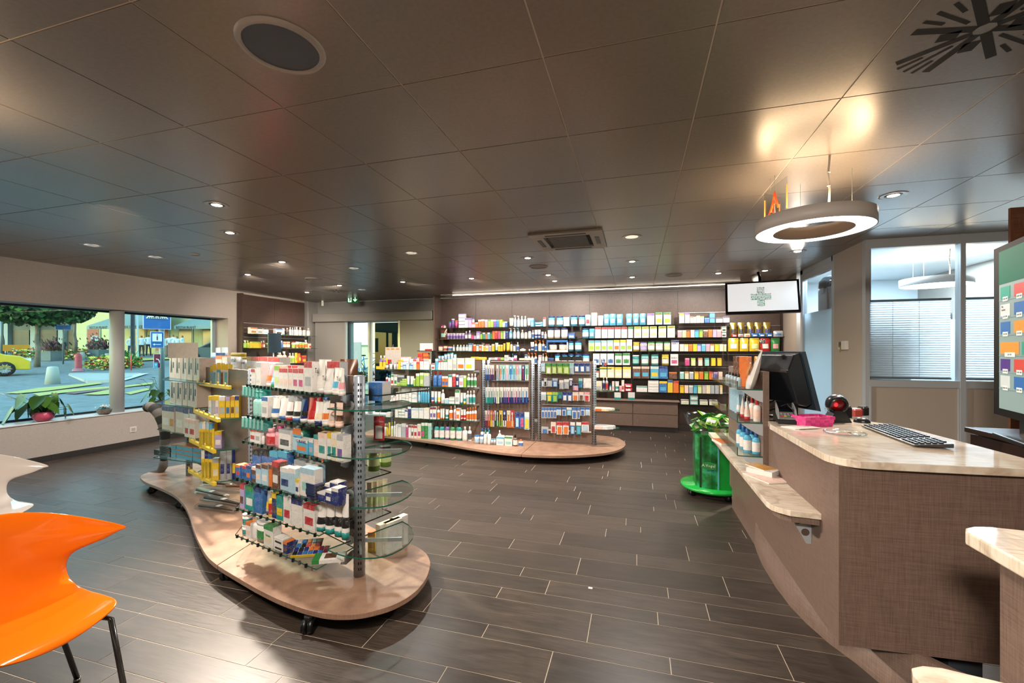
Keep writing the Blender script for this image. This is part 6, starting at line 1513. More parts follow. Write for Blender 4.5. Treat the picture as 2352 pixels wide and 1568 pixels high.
for k in range(18): ob('slat', MB().box(-.19, .19, -.2+k*.0225, -.188+k*.0225, -.018, -.008, mat('#6b6763', .5)), t)
ob('filter', MB().box(-.22, .22, -.22, .22, -.006, -.002, DARK), t)
for q in ((-.2, .2, -.30, -.27), (-.2, .2, .27, .30), (-.31, -.27, -.14, .14), (.27, .31, -.14, .14)): ob('air_slot', MB().box(*q, -.026, -.022, mat('#4f4b48', .5)), t)
T(t, 'square ceiling air conditioner cassette with slatted grille', 'air conditioner')
x, y = onz(2262, 66, CH); t = emp('swirl_vent', (x, y, CH-.001)); 
def slot(r0, r1, a, w0, w1=None):
    m = MB(); w1 = w1 or w0; c, s = math.cos(a), math.sin(a); q = [(r0, -w0), (r1, -w1), (r1+.0, w1), (r0, w0)]
    m.v += [(c*r_-s*w_, s*r_+c*w_, 0) for r_, w_ in q]; m.face([3, 2, 1, 0], DARK); return m
for k in range(4):
    a = k*PI/2+.35+YAW
    ob('slot', slot(.03, .24, a-.42, .015), t); ob('slot', slot(.03, .24, a+.32, .015), t)
    ob('slot', slot(.09, .25, a-.05, .007), t); ob('slot', slot(.17, .25, a-.22, .007), t); ob('slot', slot(.17, .25, a+.13, .007), t)
    ob('slot', slot(.07, .13, a+.82, .026, .022), t)
T(t, 'swirl air outlet of black slots in the ceiling corner', 'vent')
x, y = onz(775, 668, CH); t = emp('swirl_vent', (x, y, CH-.001))
for k in range(12): ob('slot', slot(.06, .22, k*PI/6, .010), t)
T(t, 'small distant swirl vent beside the exit sign', 'vent')
# exit sign
xa_, za = ony(797, 696, 8.05); xb_, zb_ = ony(823, 677, 8.05); t = emp('exit_sign', ((xa_+xb_)/2, 8.05, za)); w_, h_ = xb_-xa_, zb_-za
EG = mat('#0f5a34', .4, 0, .25); EW = mat('#d9f2dd', .4, 0, .8)
ob('plate', MB().box(-w_/2, w_/2, 0, .012, 0, h_, EG), t); ob('housing', MB().box(-w_/2, w_/2, -.01, .03, h_, h_+.012, ALU), t)
ob('hanger', MB().tube([(0, .01, h_+.012), (0, .01, CH-za)], .006, ALU, 6), t)
ob('door_symbol', MB().box(-w_*.40, -w_*.1, -.002, 0, h_*.12, h_*.88, EW), t)
m = MB(); Y0 = -.004
for q in ([(-.3, .2), (-.24, .2), (-.2, .5), (-.26, .5)], [(-.26, .42), (-.14, .28), (-.12, .34), (-.22, .52)], [(-.3, .5), (-.2, .45), (-.16, .7), (-.24, .72)], [(-.22, .72), (-.16, .72), (-.16, .82), (-.22, .82)], [(-.36, .55), (-.24, .66), (-.24, .72), (-.38, .6)]): m.ext([(w_*a, h_*b) for a, b in q], Y0, -.002, EG, 'y')
ob('running_figure', m, t)['kind'] = 'stuff'
ob('arrow', MB().ext([(w_*.22, h_*.15), (w_*.40, h_*.42), (w_*.34, h_*.48), (w_*.26, h_*.36), (w_*.26, h_*.86), (w_*.18, h_*.86), (w_*.18, h_*.36), (w_*.1, h_*.48), (w_*.04, h_*.42)], -.003, 0, EW, 'y'), t)
T(t, 'green emergency exit sign with running figure and down arrow', 'exit sign')
x, z = ony(740, 702, 8.3); T(ob('wall_sensor', MB().box(-.02, .02, 0, .03, 0, .12, WHITE).box(-.004, .004, .01, .02, .12, CH-z, WHITE), loc=(x, 8.3, z)), 'small white sensor hanging above the entrance beam', 'sensor')
# television under the ceiling
t = emp('television', (0, 0, 0)); px, py, D = 1749.5, 681, 5.95; d = rd(px); t.location = (d[0]*D, d[1]*D, zat(py, D)); t.rotation_euler = (math.radians(-17), 0, -.12)
w_, h_ = .90, .475
ob('housing', MB().box(-w_/2, w_/2, .002, .05, -h_/2, h_/2, mat('#0d0d0e', .25)), t, bevel=.004)
ob('screen', MB().box(-w_/2+.03, w_/2-.03, -.001, .002, -h_/2+.03, h_/2-.028, mat('#dcdcdc', .3, 0, .82)), t)
GC = mat('#0b8a58', .5, 0, .22); rr = random.Random(12); m = MB()
cells = [(i, j) for i in range(-5, 5) for j in range(-1, 1)]+[(i, j) for i in (-2, -1, 0, 1) for j in (-5, -4, -3, -2, 1, 2, 3, 4)]
s_ = .0145*1.6; sx_ = .0145
for i, j in [(i, j) for i in range(-8, 8) for j in range(-2, 2)]+[(i, j) for i in range(-3, 3) for j in list(range(-6, -2))+list(range(2, 6))]:
    cx, cz = (i+.5)*.0155-.01, (j+.5)*.024; k = rr.randrange(5)
    if k == 0: m.ext([(cx-.006, cz-.009), (cx+.006, cz-.009), (cx, cz+.01)], -.003, -.001, GC, 'y')
    elif k == 1: m.box(cx-.006, cx+.006, -.003, -.001, cz-.009, cz+.004, GC).ext([(cx-.007, cz+.004), (cx+.007, cz+.004), (cx, cz+.011)], -.003, -.001, GC, 'y')
    elif k == 2: m.ext([(cx+.006*math.cos(q*PI/4), cz+.003+.007*math.sin(q*PI/4)) for q in range(8)], -.003, -.001, GC, 'y').box(cx-.001, cx+.001, -.003, -.001, cz-.01, cz-.003, GC)
    elif k == 3: m.box(cx-.006, cx-.002, -.003, -.001, cz-.01, cz+.009, GC).box(cx+.001, cx+.005, -.003, -.001, cz-.01, cz+.003, GC)
    else: m.box(cx-.0065, cx+.0065, -.003, -.001, cz-.01, cz-.005, GC).box(cx-.005, cx+.005, -.003, -.001, cz-.001, cz+.005, GC)
ob('cross_of_icons', m, t)['kind'] = 'stuff'
ob('mount', MB().tube([(0, .06, .1), (0, .10, .35), (-.02, .10, .42)], .02, BLACK, 10), t)
T(t, 'ceiling-hung television showing a green cross made of small icons', 'television')
x, y, z = t.location; T(ob('camera_dome', MB().lathe([(.055, CH-.005), (.055, CH-.06), (.04, CH-.10), (.01, CH-.12)], mat('#a5a09a', .35), 20), loc=(onz(1736, 640, CH-.05)[0], onz(1736, 640, CH-.05)[1], 0)), 'grey dome fitting on the ceiling above the television', 'camera')
# orange letter sign
t = emp('letter_sign', (.839, 3.31, 2.335)); AO = mat('#e2541c', .3, 0, .25); AE = mat('#f0a24a', .2, 0, .5)
def sheet(p, q, z1, sc):
    v = Vector((q[0]-p[0], q[1]-p[1], 0)); L_ = v.length; a = math.atan2(v.y, v.x); o_ = (p[0]-.839, p[1]-3.31, 0)
    s_ = ob('acrylic_sheet', MB().box(0, L_, -.003, .003, 0, z1, CLEAR), t, o_, a); 
    ob('edge', MB().box(L_-.004, L_, -.0035, .0035, 0, z1*.75, AE).box(0, .003, -.0035, .0035, 0, z1*.75, AE), s_)['kind'] = 'stuff'
    text('letter_a', 'A', .19*sc, (L_*.5, -.0045, z1*.45), (PI/2, 0, 0), AO, s_, .002)
sheet((.839, 3.31), (.888, 3.02), .195, .9); sheet((.839, 3.31), (.96, 3.42), .195, .8)
ob('wire', MB().tube([(.02, -.06, .19), (.02, -.06, CH-2.335)], .0012, ALU, 5), t)
T(t, 'pair of clear acrylic sheets with orange letter A hanging above the ring lamp', 'sign')
# thermostat on the partition
y_, z_ = onx(1940, 803, PX); t = emp('wall_control', (PX, y_, z_)); ob('body', MB().box(-.035, 0, -.10, .0, 0, .10, WHITE), t, bevel=.004); ob('holder', MB().box(-.03, 0, .0, .10, 0, .09, mat('#cfcac2', .4)), t, bevel=.003)
ob('card', MB().box(-.034, -.03, .02, .07, .03, .09, BLACK), t); ob('tab', MB().box(-.037, -.035, .01, .03, -.03, .05, mat('#8a7a2a', .5)), t); T(t, 'white wall control with small holder on the beige partition', 'wall control')
# ---------------- things on the till counter
Z1 = 1.0
def onc(px, py, z=1.0): return onz(px, py, z)
nt_, ft_ = Vector((1.01, 3.13)), Vector((.865, 3.42)); dv = (ft_-nt_).normalized(); an = math.atan2(dv.y, dv.x)
t = emp('till_monitor', (nt_.x, nt_.y, 1.0), an)           # local x runs along the screen's top edge, local -y towards the staff
tb = mat('#14171b', .3); te = mat('#2c3a46', .3)
def tilt(y, z): return (y-.30*(.46-z)*1.0, z)
def slab(x0, x1, pts, m): return MB().ext(pts, x0, x1, m, 'x')
# profile in (y, z): y negative = staff side (right in picture)
ob('screen_frame', slab(0, .33, [(-.02, .452), (.012, .452), (-.10, .075), (-.135, .068)], te), t, bevel=.003)
ob('screen', slab(.01, .32, [(-.0225, .445), (-.02, .445), (-.133, .075), (-.136, .075)], mat('#59636c', .2, 0, .15)), t)
ob('rear_housing', slab(.012, .318, [(.012, .445), (.055, .43), (.10, .33), (.03, .12), (-.04, .10), (-.085, .12)], tb), t, bevel=.006)
ob('ridge', slab(.02, .31, [(.085, .335), (.103, .33), (.10, .318), (.08, .322)], mat('#3a3430', .3)), t)
ob('stand', MB().box(.10, .20, -.06, .02, .0, .13, tb), t); ob('foot', MB().box(.08, .27, -.14, .03, 0, .015, tb), t, bevel=.004)
ob('cable', MB().tube([(.2, .03, .12), (.24, .10, .08), (.2, .13, .03), (.1, .12, .08), (.02, .10, .12), (-.03, .06, .05), (-.02, .03, .01)], .0045, BLACK, 6), t)
T(t, 'black till monitor seen from behind, leaning back over the counter end', 'monitor')
t = emp('card_terminal', (.848, 3.05, 1.0), -.12); SG = mat('#9a9da1', .35, .3)
ob('body', MB().ext([(0, 0), (.20, 0), (.20, .08), (.14, .085), (.03, .035), (0, .025)], 0, .10, tb, 'x').xf(Matrix.Rotation(0, 4, 'Z')), t, bevel=.004)
ob('keypad_face', MB().ext([(.005, .028), (.03, .037), (.09, .062), (.088, .066), (.025, .042), (.0, .032)], .008, .092, SG, 'x'), t)
for s_ in (0, .094): ob('side_shield', MB().ext([(.0, .03), (.10, .06), (.13, .12), (.11, .125), (.02, .09), (0, .06)], s_, s_+.006, SG, 'x'), t)
for i in range(4):
    for j in range(3): ob('key', MB().box(.018+i*.018, .031+i*.018, .02+j*.015, .03+j*.015, .045+j*.0062, .051+j*.0062, mat(['#c93a32', '#d9b93a', '#3f9a55', '#b9bcbf'][i], .4) if j == 0 else SG), t)
T(t, 'grey and black card payment terminal on the stone counter', 'card terminal')
# scanner
x, y = onc(1925, 970); t = emp('barcode_scanner', (x, y+.02, 1.0), .3)
ob('foot', MB().ext([(-.075, 0), (.075, 0), (.03, .075), (-.03, .075)], -.035, .035, tb, 'y'), t, bevel=.004)
m = MB(); n_ = 24
prof = [(.001, -.062), (.03, -.056), (.052, -.036), (.062, -.008), (.058, .02), (.046, .038), (.043, .038), (.038, .01)]
m.lathe(prof, tb, n_, cap=False); m.xf(Matrix.Translation((.0, 0, .115)) @ Matrix.Rotation(PI/2+.25, 4, 'X') @ Matrix.Identity(4)); ob('head', m, t, rz=-.35)
m = MB().lathe([(.001, .012), (.037, .010)], mat('#5a0508', .15, 0, .15), 20, cap=False); m.xf(Matrix.Translation((0, 0, .115)) @ Matrix.Rotation(PI/2+.25, 4, 'X')); ob('window', m, t, rz=-.35)
m = MB().ball((-.008, 0, .014), .011, mat('#ff1a22', .2, 0, 3.), 8, 6, (1, 1.3, .2)); m.xf(Matrix.Translation((0, 0, .115)) @ Matrix.Rotation(PI/2+.25, 4, 'X')); ob('laser_glow', m, t, rz=-.35)
T(t, 'black ball-shaped barcode scanner with red glow on the counter', 'scanner')
# pink basket of woven strips
x, y = onc(1872, 980); t = emp('woven_basket', (x, y, 1.0), .38); PKm = [mat('#d83f8a', .6), mat('#c4357a', .6)]
for side in range(4):
    a = side*PI/2; L_, Wd = ((.17, .11) if side % 2 == 0 else (.11, .17)); 
    nn = 6 if side % 2 == 0 else 4
    for k in range(nn):
        for r_ in range(3):
            z0, z1 = .004+r_*.019, .021+r_*.019; fl = 1+r_*.055
            x0, x1 = (-L_/2+L_*k/nn)*fl, (-L_/2+L_*(k+1)/nn)*fl; yy = -Wd/2*fl-(.0015 if (k+r_) % 2 else 0)
            ob('woven_strip', MB().box(x0, x1, yy-.002, yy, z0, z1+.001, PKm[(k+r_) % 2]), t, (0, .06, 0), a)
ob('base', MB().box(-.085, .085, .005, .115, 0, .005, PKm[1]), t); ob('papers', MB().box(-.06, .05, .02, .10, .03, .045, pm('w')), t)
T(t, 'bright pink woven basket with papers on the stone counter', 'basket')
t.location = (x+.03, y+.01, 1.0)
x, y = onc(1840, 984); T(ob('paper_sheets', MB().box(-.08, .08, -.05, .05, 0, .004, pm('w')).box(-.06, .09, -.06, .03, .004, .007, printed('w')), loc=(x, y+.03, 1.0), rz=.5), 'small stack of white sheets in front of the pink basket', 'paper')
c_ = onc(1940, 997); t = emp('coin_tray', (c_[0], c_[1], 1.0), .1)
ob('plate', MB().lathe([(.002, .002), (.085, .002), (.09, .008), (.094, .014), (.097, .012), (.092, 0)], CLEAR, 32, (0, 0), 1, 1, cap=False), t)
ob('print', MB().box(-.055, .03, -.03, .03, .0005, .0015, pm('o')), t); ob('coin', MB().lathe([(.009, .003), (.009, .005)], CHROME, 14, (.04, .03)), t)
ob('rim', MB().tube([(.095*math.cos(q*PI/8), .095*math.sin(q*PI/8), .012) for q in range(17)], .0035, CLEAR, 6), t)
T(t, 'clear round money tray with orange print on the stone counter', 'tray')
# keyboard
A_, B_2, C_2, D_2 = [Vector(onc(*p, 1.012)) for p in ((1978, 976), (2099, 1021), (2186, 1018), (2012, 972))]
vx = (B_2-A_).normalized(); Lk = (B_2-A_).length; an = math.atan2(vx.y, vx.x); wd = .15
t = emp('keyboard', (A_.x, A_.y, 1.0), an); sgn = 1 if (C_2-B_2).dot(Vector((-vx.y, vx.x))) > 0 else -1
Lk = max(Lk, .42)
ob('body', MB().ext([(0, .004), (0, .012), (sgn*wd, .026), (sgn*wd, .006)], 0, Lk, mat('#3b3d40', .4), 'x'), t, bevel=.003)
KB = MB().box(-.0075, .0075, -.0075, .0075, 0, .006, mat('#1b1c1e', .4)).mesh('key')
for j in range(6):
    for i in range(21):
        if i in (15,) or (j == 0 and 4 <= i <= 9): continue
        if i > 15 and j == 5 and i == 20: continue
        yy = sgn*(.015+j*.0235); zz_ = .0125+abs(yy)/wd*.0135
        ob('key', KB, t, (.012+i*(Lk-.024)/20.5+.008, yy, zz_))
ob('space_bar', MB().box(.012+4*(Lk-.024)/20.5, .02+9.6*(Lk-.024)/20.5, sgn*.015-.0075, sgn*.015+.0075, .0135, .02, mat('#1b1c1e', .4)), t)
T(t, 'black computer keyboard lying along the stone counter', 'keyboard')
x, y = onc(1985, 972); t = emp('computer_mouse', (x, y+.03, 1.0), -.6); ob('body', MB().ball((0, 0, .004), .045, tb, 16, 10, (1, .62, .62)), t); ob('wheel', MB().lathe([(.006, -.003), (.006, .003)], ALU, 10).xf(Matrix.Translation((.025, 0, .028)) @ Matrix.Rotation(PI/2, 4, 'X')), t)
T(t, 'black computer mouse behind the keyboard end', 'mouse')
for n, (px, py, w_, h_, c_, l, nm) in enumerate(((1955, 963, .07, .08, '#b9bcc0', 'grey office box behind the scanner on the counter', 'desk_box'), (1966, 966, .055, .075, '#1c1d22', 'black stamp box in a clear stand on the counter', 'stamp_box'),
      (1990, 962, .07, .05, '#c9564c', 'red note box tilted on the counter behind the mouse', 'note_box'), (2008, 960, .06, .06, '#2a2522', 'dark paper-clip holder at the counter edge', 'clip_holder'), (1765, 950, .10, .05, '#8d8f90', 'grey receipt printer at the counter end', 'receipt_printer'))):
    x, y = onc(px, py); t = emp(nm, (x, y+.10, 1.0), .2+.15*n); ob('body', MB().cbox(-w_/2, w_/2, 0, w_*.8, .002, h_, mat(c_, .4), .004), t); ob('top_plate', MB().box(-w_*.4, w_*.4, w_*.1, w_*.7, h_, h_+.006, pm('w' if n in (0, 2) else 'd')), t); T(t, l, 'office item')
x, y = onc(1900, 968); t = emp('keyring_figure', (x, y, 1.0)); ob('body', MB().ball((0, 0, .03), .014, CLEAR, 10, 8, (1, 1, 2.0)), t); ob('glasses', MB().tube([(-.02, -.01, .085), (-.008, -.016, .09), (0, -.012, .085), (.008, -.016, .09), (.02, -.01, .085)], .003, ALU, 6), t); ob('head', MB().ball((0, 0, .075), .014, CLEAR, 10, 8), t)
T(t, 'small clear figurine with silver glasses between basket and scanner', 'figurine')
for n, (px, py, l) in enumerate(((1785, 1100, 'pink and white brochures lying on the ledge below the till'), (1790, 1092, 'white thick booklet stack on the ledge below the till'), (1805, 1090, 'colourful magazine on the booklet stack on the ledge'), (1660, 1018, 'pale orange leaflets at the far end of the ledge'))):
    x, y = onz(px, py, .7); z0 = (.7, .706, .735, .7)[n]; t = emp('brochure_stack', (min(x, .74), y, z0+.001), (.45, .9, .5, .2)[n]); w_, d_, h_ = ((.15, .21, .005), (.10, .15, .028), (.10, .15, .004), (.10, .2, .02))[n]
    ob('pages', MB().box(-w_/2, w_/2, -d_/2, d_/2, 0, h_, pm('w')), t); ob('cover', MB().box(-w_/2, w_/2, -d_/2, d_/2, h_, h_+.001, printed(('P', 'w', 'a', 'o')[n])), t); T(t, l, 'brochure')
# ---------------- goods on the counter display shelf
dp = ((.668, 3.3), (0, 1)); cq = (1560, 780, 4.9)
def cput(x_, y_, z_, kind, w_, d_, h_, cols, label, rz=-PI/2, cat=None, tl=0.):
    mb, parts = build(kind, w_, d_, h_, cols[0], cols[1] if len(cols) > 1 else cols[0], cols[2] if len(cols) > 2 else None, True)
    o = ob(KN[kind][0] if kind != 'C' else 'carton', mb, None, (x_, y_, z_+.001), rz, (tl, 0, rz))
    for pn, pmb in parts: ob(pn, pmb, o)
    T(o, label, cat or KN[kind][1], 'goods on the counter display shelf'); return o
for i in range(7):
    cput(.70 if i % 2 else .745, 3.22+.055*i+(0 if i % 2 else .02), .765, 'B', .05, .05, .15+.01*(i % 2), 'cbw', 'blue and white baby bottle on the lowest counter shelf, %s from the till' % ORD[i], -1.9)
for i in range(6):
    cput(.70 if i % 2 else .745, 3.21+.06*i, .985, 'T' if i % 2 else 'B', .045, .045, .15, 'wrP' if i < 4 else 'Snw', 'white tube with red print on the middle counter shelf, %s from the till' % ORD[i] if i < 4 else 'pale clear bottle on the middle counter shelf, %s from the till' % ORD[i], -1.9)
for i in range(4): cput(.72, 3.56+.09*i, .985, 'C', .085, .05, .17, 'SSs', 'pale blue carton on the middle counter shelf, %s from the far end' % ORD[3-i], -1.8)
for i in range(3): cput(.715, 3.42+.10*i, 1.204, 'C', .09, .06, .21, ['oon', 'nKn', 'nnK'][i], ['orange carton on the top counter shelf behind the leaning bag', 'brown-taupe carton on the top counter shelf', 'brown carton at the far end of the top counter shelf'][i], -2.0)
for i in range(5): cput(.672, 3.34+.10*i, 1.204, 'B', .028, .028, .09, 'Sks', 'little clear bottle with black top on the top counter shelf, %s from the till' % ORD[i], -1.9)
o = cput(.70, 3.25, 1.206, 'U', .16, .06, .27, 'ww', 'white printed refill bag leaning on the top counter shelf', -1.75, None, -.28)
ob('gold_label', MB().box(-.045, .045, -.012, -.006, .09, .17, printed('a')), o); ob('fold', MB().box(-.06, .06, -.004, .03, .262, .27, pm('e')), o)
for n, (py_q, l) in enumerate(((3.36, 'thin clear price stand leaning behind the refill bag'), (3.30, 'second thin clear price stand above the counter shelf'))):
    t = emp('price_holder', (.80, py_q, 1.32)); ob('rod', MB().tube([(0, 0, 0), (.03, .0, .19)], .003, CLEAR, 6), t); ob('clip', MB().ball((.03, 0, .20), .012, CHROME, 8, 6, (1, .6, 1.3)), t); T(t, l, 'price holder')
# ---------------- green cart
t = emp('promotion_cart', (.74, 4.80, 0)); GR_ = mat('#12a03a', .25, 0, 0, .5, None, .4); 
ob('base_disc', MB().lathe([(.30, .07), (.305, .085), (.30, .10), (.001, .10)], GR_, 40), t)
for k in range(4): 
    a = k*PI/2+.5; caster(t, .24*math.cos(a), .24*math.sin(a), a, .032)
def cartimg():
    m, nt, b, N, L = nmat('green_drop_photo_print')
    n1 = noise(nt, coords(nt, (1, 1, 1)), 7, 3, .5); L(ramp(nt, n1, [(.3, '#06240f'), (.5, '#0f6a2c'), (.62, '#2f9a6a'), (.72, '#0a3b60')]), b.inputs['Base Color']); b.inputs['Roughness'].default_value = .2; return m
IMG = cartimg()
pf = [(-.17+.17*(1-math.cos(q*PI/10))*1.0, -.15+.0-.06*math.sin(q*PI/10)) for q in range(0, 9)]
poly = [(-.17, .12), (-.17, -.10), (-.15, -.15), (-.10, -.185), (-.04, -.20), (.02, -.20)]
ob('front_panel', MB().prism(poly+[(.02, -.19), (-.16, .12)], .10, .62, IMG), t)
ob('side_panel', MB().box(.03, .19, -.20, .15, .10, .62, mat('#0f8a33', .3)), t); ob('trim', MB().box(.018, .03, -.205, -.19, .10, .62, mat('#5fb0c0', .3)), t)
ob('core', MB().box(-.14, .03, -.17, .14, .10, .60, mat('#0a3016', .5)), t)
lb_ = ob('logo_leaf', MB().ext([(-.07, -.02), (-.05, .028), (-.0, .038), (.07, .022), (.065, -.03), (.02, -.04), (-.03, -.035)], 0, .002, mat('#1b7a33', .4), 'y'), t, (-.065, -.208, .33), -.15)
text('lettering', 'A.Vogel', .038, (0, -.002, 0), (PI/2, 0, 0), pm('w'), lb_, .0006)
ob('bowl', MB().lathe([(.15, .60), (.20, .62), (.245, .72), (.265, .80), (.27, .80), (.25, .71)], CLEAR, 36, cap=False), t); ob('bowl_base', MB().lathe([(.001, .605), (.16, .605)], pm('g'), 30, cap=False), t)
T(t, 'round green cart on casters with a clear bowl, lettered A.Vogel', 'cart')
rr = random.Random(8)
for k in range(34):
    a, q = rr.uniform(0, 6.28), math.sqrt(rr.uniform(0, 1))*.185; zz_ = .64+.035*(k//7)+rr.uniform(0, .02)
    if k >= 28: q *= .6
    m = MB(); pc = mat(['#1d7a2e', '#2f9a35', '#7fb82e'][k % 3], .25); 
    m.grid([[(i*.026-.052, j*.022-.044, .009*(1-abs(i-2)/2)*(1-abs(j-2)/2.2)) for i in range(5)] for j in range(5)], pc); m.grid([[(i*.026-.052, j*.022-.044, -.007*(1-abs(i-2)/2)*(1-abs(j-2)/2)) for i in range(5)] for j in range(5)], pc)
    o = ob('sweet_packet', m, None, (.74+q*math.cos(a), 4.80+q*math.sin(a), zz_), 0, (rr.uniform(-.9, .3), rr.uniform(-.6, .6), rr.uniform(0, 6.28)))
    ob('label_print', MB().box(-.035, .035, -.018, .018, .0085, .0098, printed('w' if k % 2 else 'h')), o); ob('fruit_picture', MB().ball((.02, .02, .008), .014, pm('G'), 8, 5, (1, 1, .3)), o)
    T(o, '%s sweet packet with %s print, %s layer of the cart bowl heap' % (['dark green', 'mid green', 'lime green'][k % 3], ['pale green', 'white'][k % 2], ['lowest', 'second', 'third', 'fourth', 'fifth', 'topmost'][k//6]), 'packet', 'sweet packets in the cart bowl')
# ---------------- portrait screen
t = emp('portrait_screen', (1.95, 3.11, 1.10)); dv = Vector((-.25, -.968)); an = math.atan2(dv.y, dv.x); t.rotation_euler = (0, 0, an)
ob('housing', MB().box(0, .56, .003, .05, 0, .93, BLACK), t, bevel=.003); ob('bezel', MB().box(0, .56, -.004, .003, 0, .93, mat('#0a0a0b', .7, 0, 0, .1)), t)
SCm = mat('#7f9698', .5, 0, .16, .15); ob('screen', MB().box(.07, .525, -.0055, -.004, .04, .90, SCm), t); ob('green_header', MB().box(.07, .525, -.0065, -.0055, .72, .90, mat('#0a6652', .6, 0, .10, .05)), t)
cols_ = [('#1e9a86', .64), ('#d9dadd', .545), ('#2a6ab0', .45), ('#d8923a', .34), ('#4a2f86', .25), ('#c6d2d4', .16), ('#d05a2a', .10)]
prc = ['17,80 CHF', '6,40 CHF', '5,90 CHF', '9,20 CHF', '13,30 CHF', '28,80 CHF']
for i, (c_, z0) in enumerate(cols_[:6]):
    ob('shelf_line', MB().box(.07, .525, -.0066, -.0055, z0-.012, z0-.008, mat('#6f8d92', .3, 0, .3)), t)
    for k in range(3 if i != 3 else 2):
        x0 = .09+k*.15; ww = .105 if i != 3 else .2
        if i == 3: x0 = .09+k*.23
        ob('product_picture', MB().box(x0, x0+ww, -.0068, -.0055, z0-.002, z0+.062, mat(c_ if k == 0 else ['#1e9a86', '#c9453f', '#2a6ab0', '#d8923a'][(k+i) % 4], .3, 0, .12)), t)
        ob('price_tag', MB().box(x0+ww*.25, x0+ww*.8, -.0074, -.0068, z0-.016, z0+.008, mat('#dfe9e8', .3, 0, .15)), t)
        if k < 2: text('price', prc[i], .0115, (x0+ww*.52, -.0078, z0-.004), (PI/2, 0, 0), mat('#1c2a2c', .5), t, .0002)
text('lettering', 'Bio', .016, (.115, -.0078, .595), (PI/2, 0, 0), mat('#1c2a2c', .5), t, .0002); text('lettering', 'Sandoz', .016, (.125, -.0078, .578), (PI/2, 0, 0), mat('#1c2a2c', .5), t, .0002)
ob('stand_neck', MB().box(.22, .36, .02, .05, -.09, .02, BLACK), t); ob('stand_foot', MB().box(.12, .46, -.05, .12, -.114, -.09, BLACK), t, bevel=.005)
T(t, 'portrait touch screen in black frame with green header and priced products', 'screen')
# ---------------- chairs
def chair(x, y, rz, col, label, feet=None):
    t = emp('shell_chair', (x, y, 0), rz)
    rowsd = [(-.238, .425, .13, 0, 0), (-.232, .438, .17, 0, 0), (-.21, .448, .20, 0, 0), (-.14, .448, .215, 0, 0), (0, .436, .225, 0, 0), (.09, .432, .235, 0, 0), (.15, .442, .24, 0, 0), (.195, .468, .243, 0, 0), (.222, .505, .246, .01, 0),
             (.24, .545, .252, .02, 0), (.252, .58, .272, .04, .01), (.26, .607, .315, .07, .025), (.265, .628, .36, .10, .035), (.269, .648, .385, .12, .04), (.273, .672, .41, .14, .05), (.278, .70, .435, .155, .08), (.285, .735, .41, .145, .09),
             (.292, .765, .33, .10, .07), (.299, .787, .22, .045, .03), (.304, .797, .11, .01, .01)]
    P = []
    for j, (yy, zz_, hw, wr, dr) in enumerate(rowsd):
        r = []
        for i in range(13):
            s = -1+2*i/12; seat = max(0, min(1, (.5-zz_)/.06))
            r.append((hw*s, yy-wr*s*s, zz_-dr*s*s+seat*(.028*s*s-.012)))
        P.append(r)
    m = mat(col, .12, 0, 0, .5, None, .6); o = ob('shell', MB().grid(P, m), t)
    so = o.modifiers.new('solid', 'SOLIDIFY'); so.thickness = .008; so.offset = 0
    sb = o.modifiers.new('sub', 'SUBSURF'); sb.levels = 2; sb.render_levels = 2
    LG = mat('#6a6a6c', .18, .9)
    for sx in (-1, 1):
        for sy, fx, fy in ((1, .27, .19), (-1, .20, -.27)):
            top = (sx*.12, sy*.10, .408)
            ob('leg', MB().tube([top, (sx*.165, sy*.17, .412), (sx*.18, sy*.195, .40), (sx*fx, fy, .012)], .010, LG, 12), t)
            ob('foot', MB().lathe([(.013, 0), (.013, .014)], CHROME, 12, (sx*fx, fy)), t)
    ob('under_frame', MB().box(-.17, .17, -.11, .11, .40, .408, LG), t)
    T(t, label, 'chair'); return t
chair(-2.19, 1.02, PI/2-.03, '#e66c0e', 'glossy orange moulded shell chair with dark metal legs')
chair(-3.95, 1.63, PI/2-.03, '#e6dfda', 'glossy white moulded shell chair behind the orange one')
# ---------------- window sill plants
def leaf(m, base, ang, el, stem, size, mm, droop=.5):
    bx, by, bz = base; c, s = math.cos(ang), math.sin(ang)
    tip = (bx+c*math.cos(el)*stem, by+s*math.cos(el)*stem, bz+math.sin(el)*stem)
    u = Vector((c*math.cos(-droop), s*math.cos(-droop), math.sin(-droop))); v = Vector((-s, c, 0)); w_ = u.cross(v)
    out = [(-.18, 0), (-.25, .28), (-.05, .48), (.3, .46), (.7, .26), (1.05, 0), (.7, -.26), (.3, -.46), (-.05, -.48), (-.25, -.28)]
    n = len(m.v); cpt = Vector(tip)+u*size*.3-w_*size*.08; m.v.append(tuple(cpt))
    for a, b in out: m.v.append(tuple(Vector(tip)+u*a*size+v*b*size*.85+w_*size*.06*abs(b)))
    for i in range(10): m.face([n, n+1+i, n+1+(i+1) % 10], mm, True)
    return tip
def sillpt(px, py): # point on the sill
    d = rd(px); D = (WZ0+.015-H)*F/(HY-py); return (D*d[0], D*d[1])
LG1, LG2, FLW = mat('#2c4a1c', .25), mat('#3c5f22', .25), mat('#cfcf9a', .4)
x, y = sillpt(100, 967); t = emp('potted_plant', (x, y, WZ0+.0155)); s = .0056
ob('pot', MB().lathe([(.05, 0), (.085, .02), (.108, .06), (.105, .10), (.09, .125), (.082, .125), (.07, .10)], mat('#b94a66', .3), 28), t); ob('soil', MB().lathe([(.001, .105), (.082, .105)], mat('#2a1d15', .9), 20, cap=False), t)
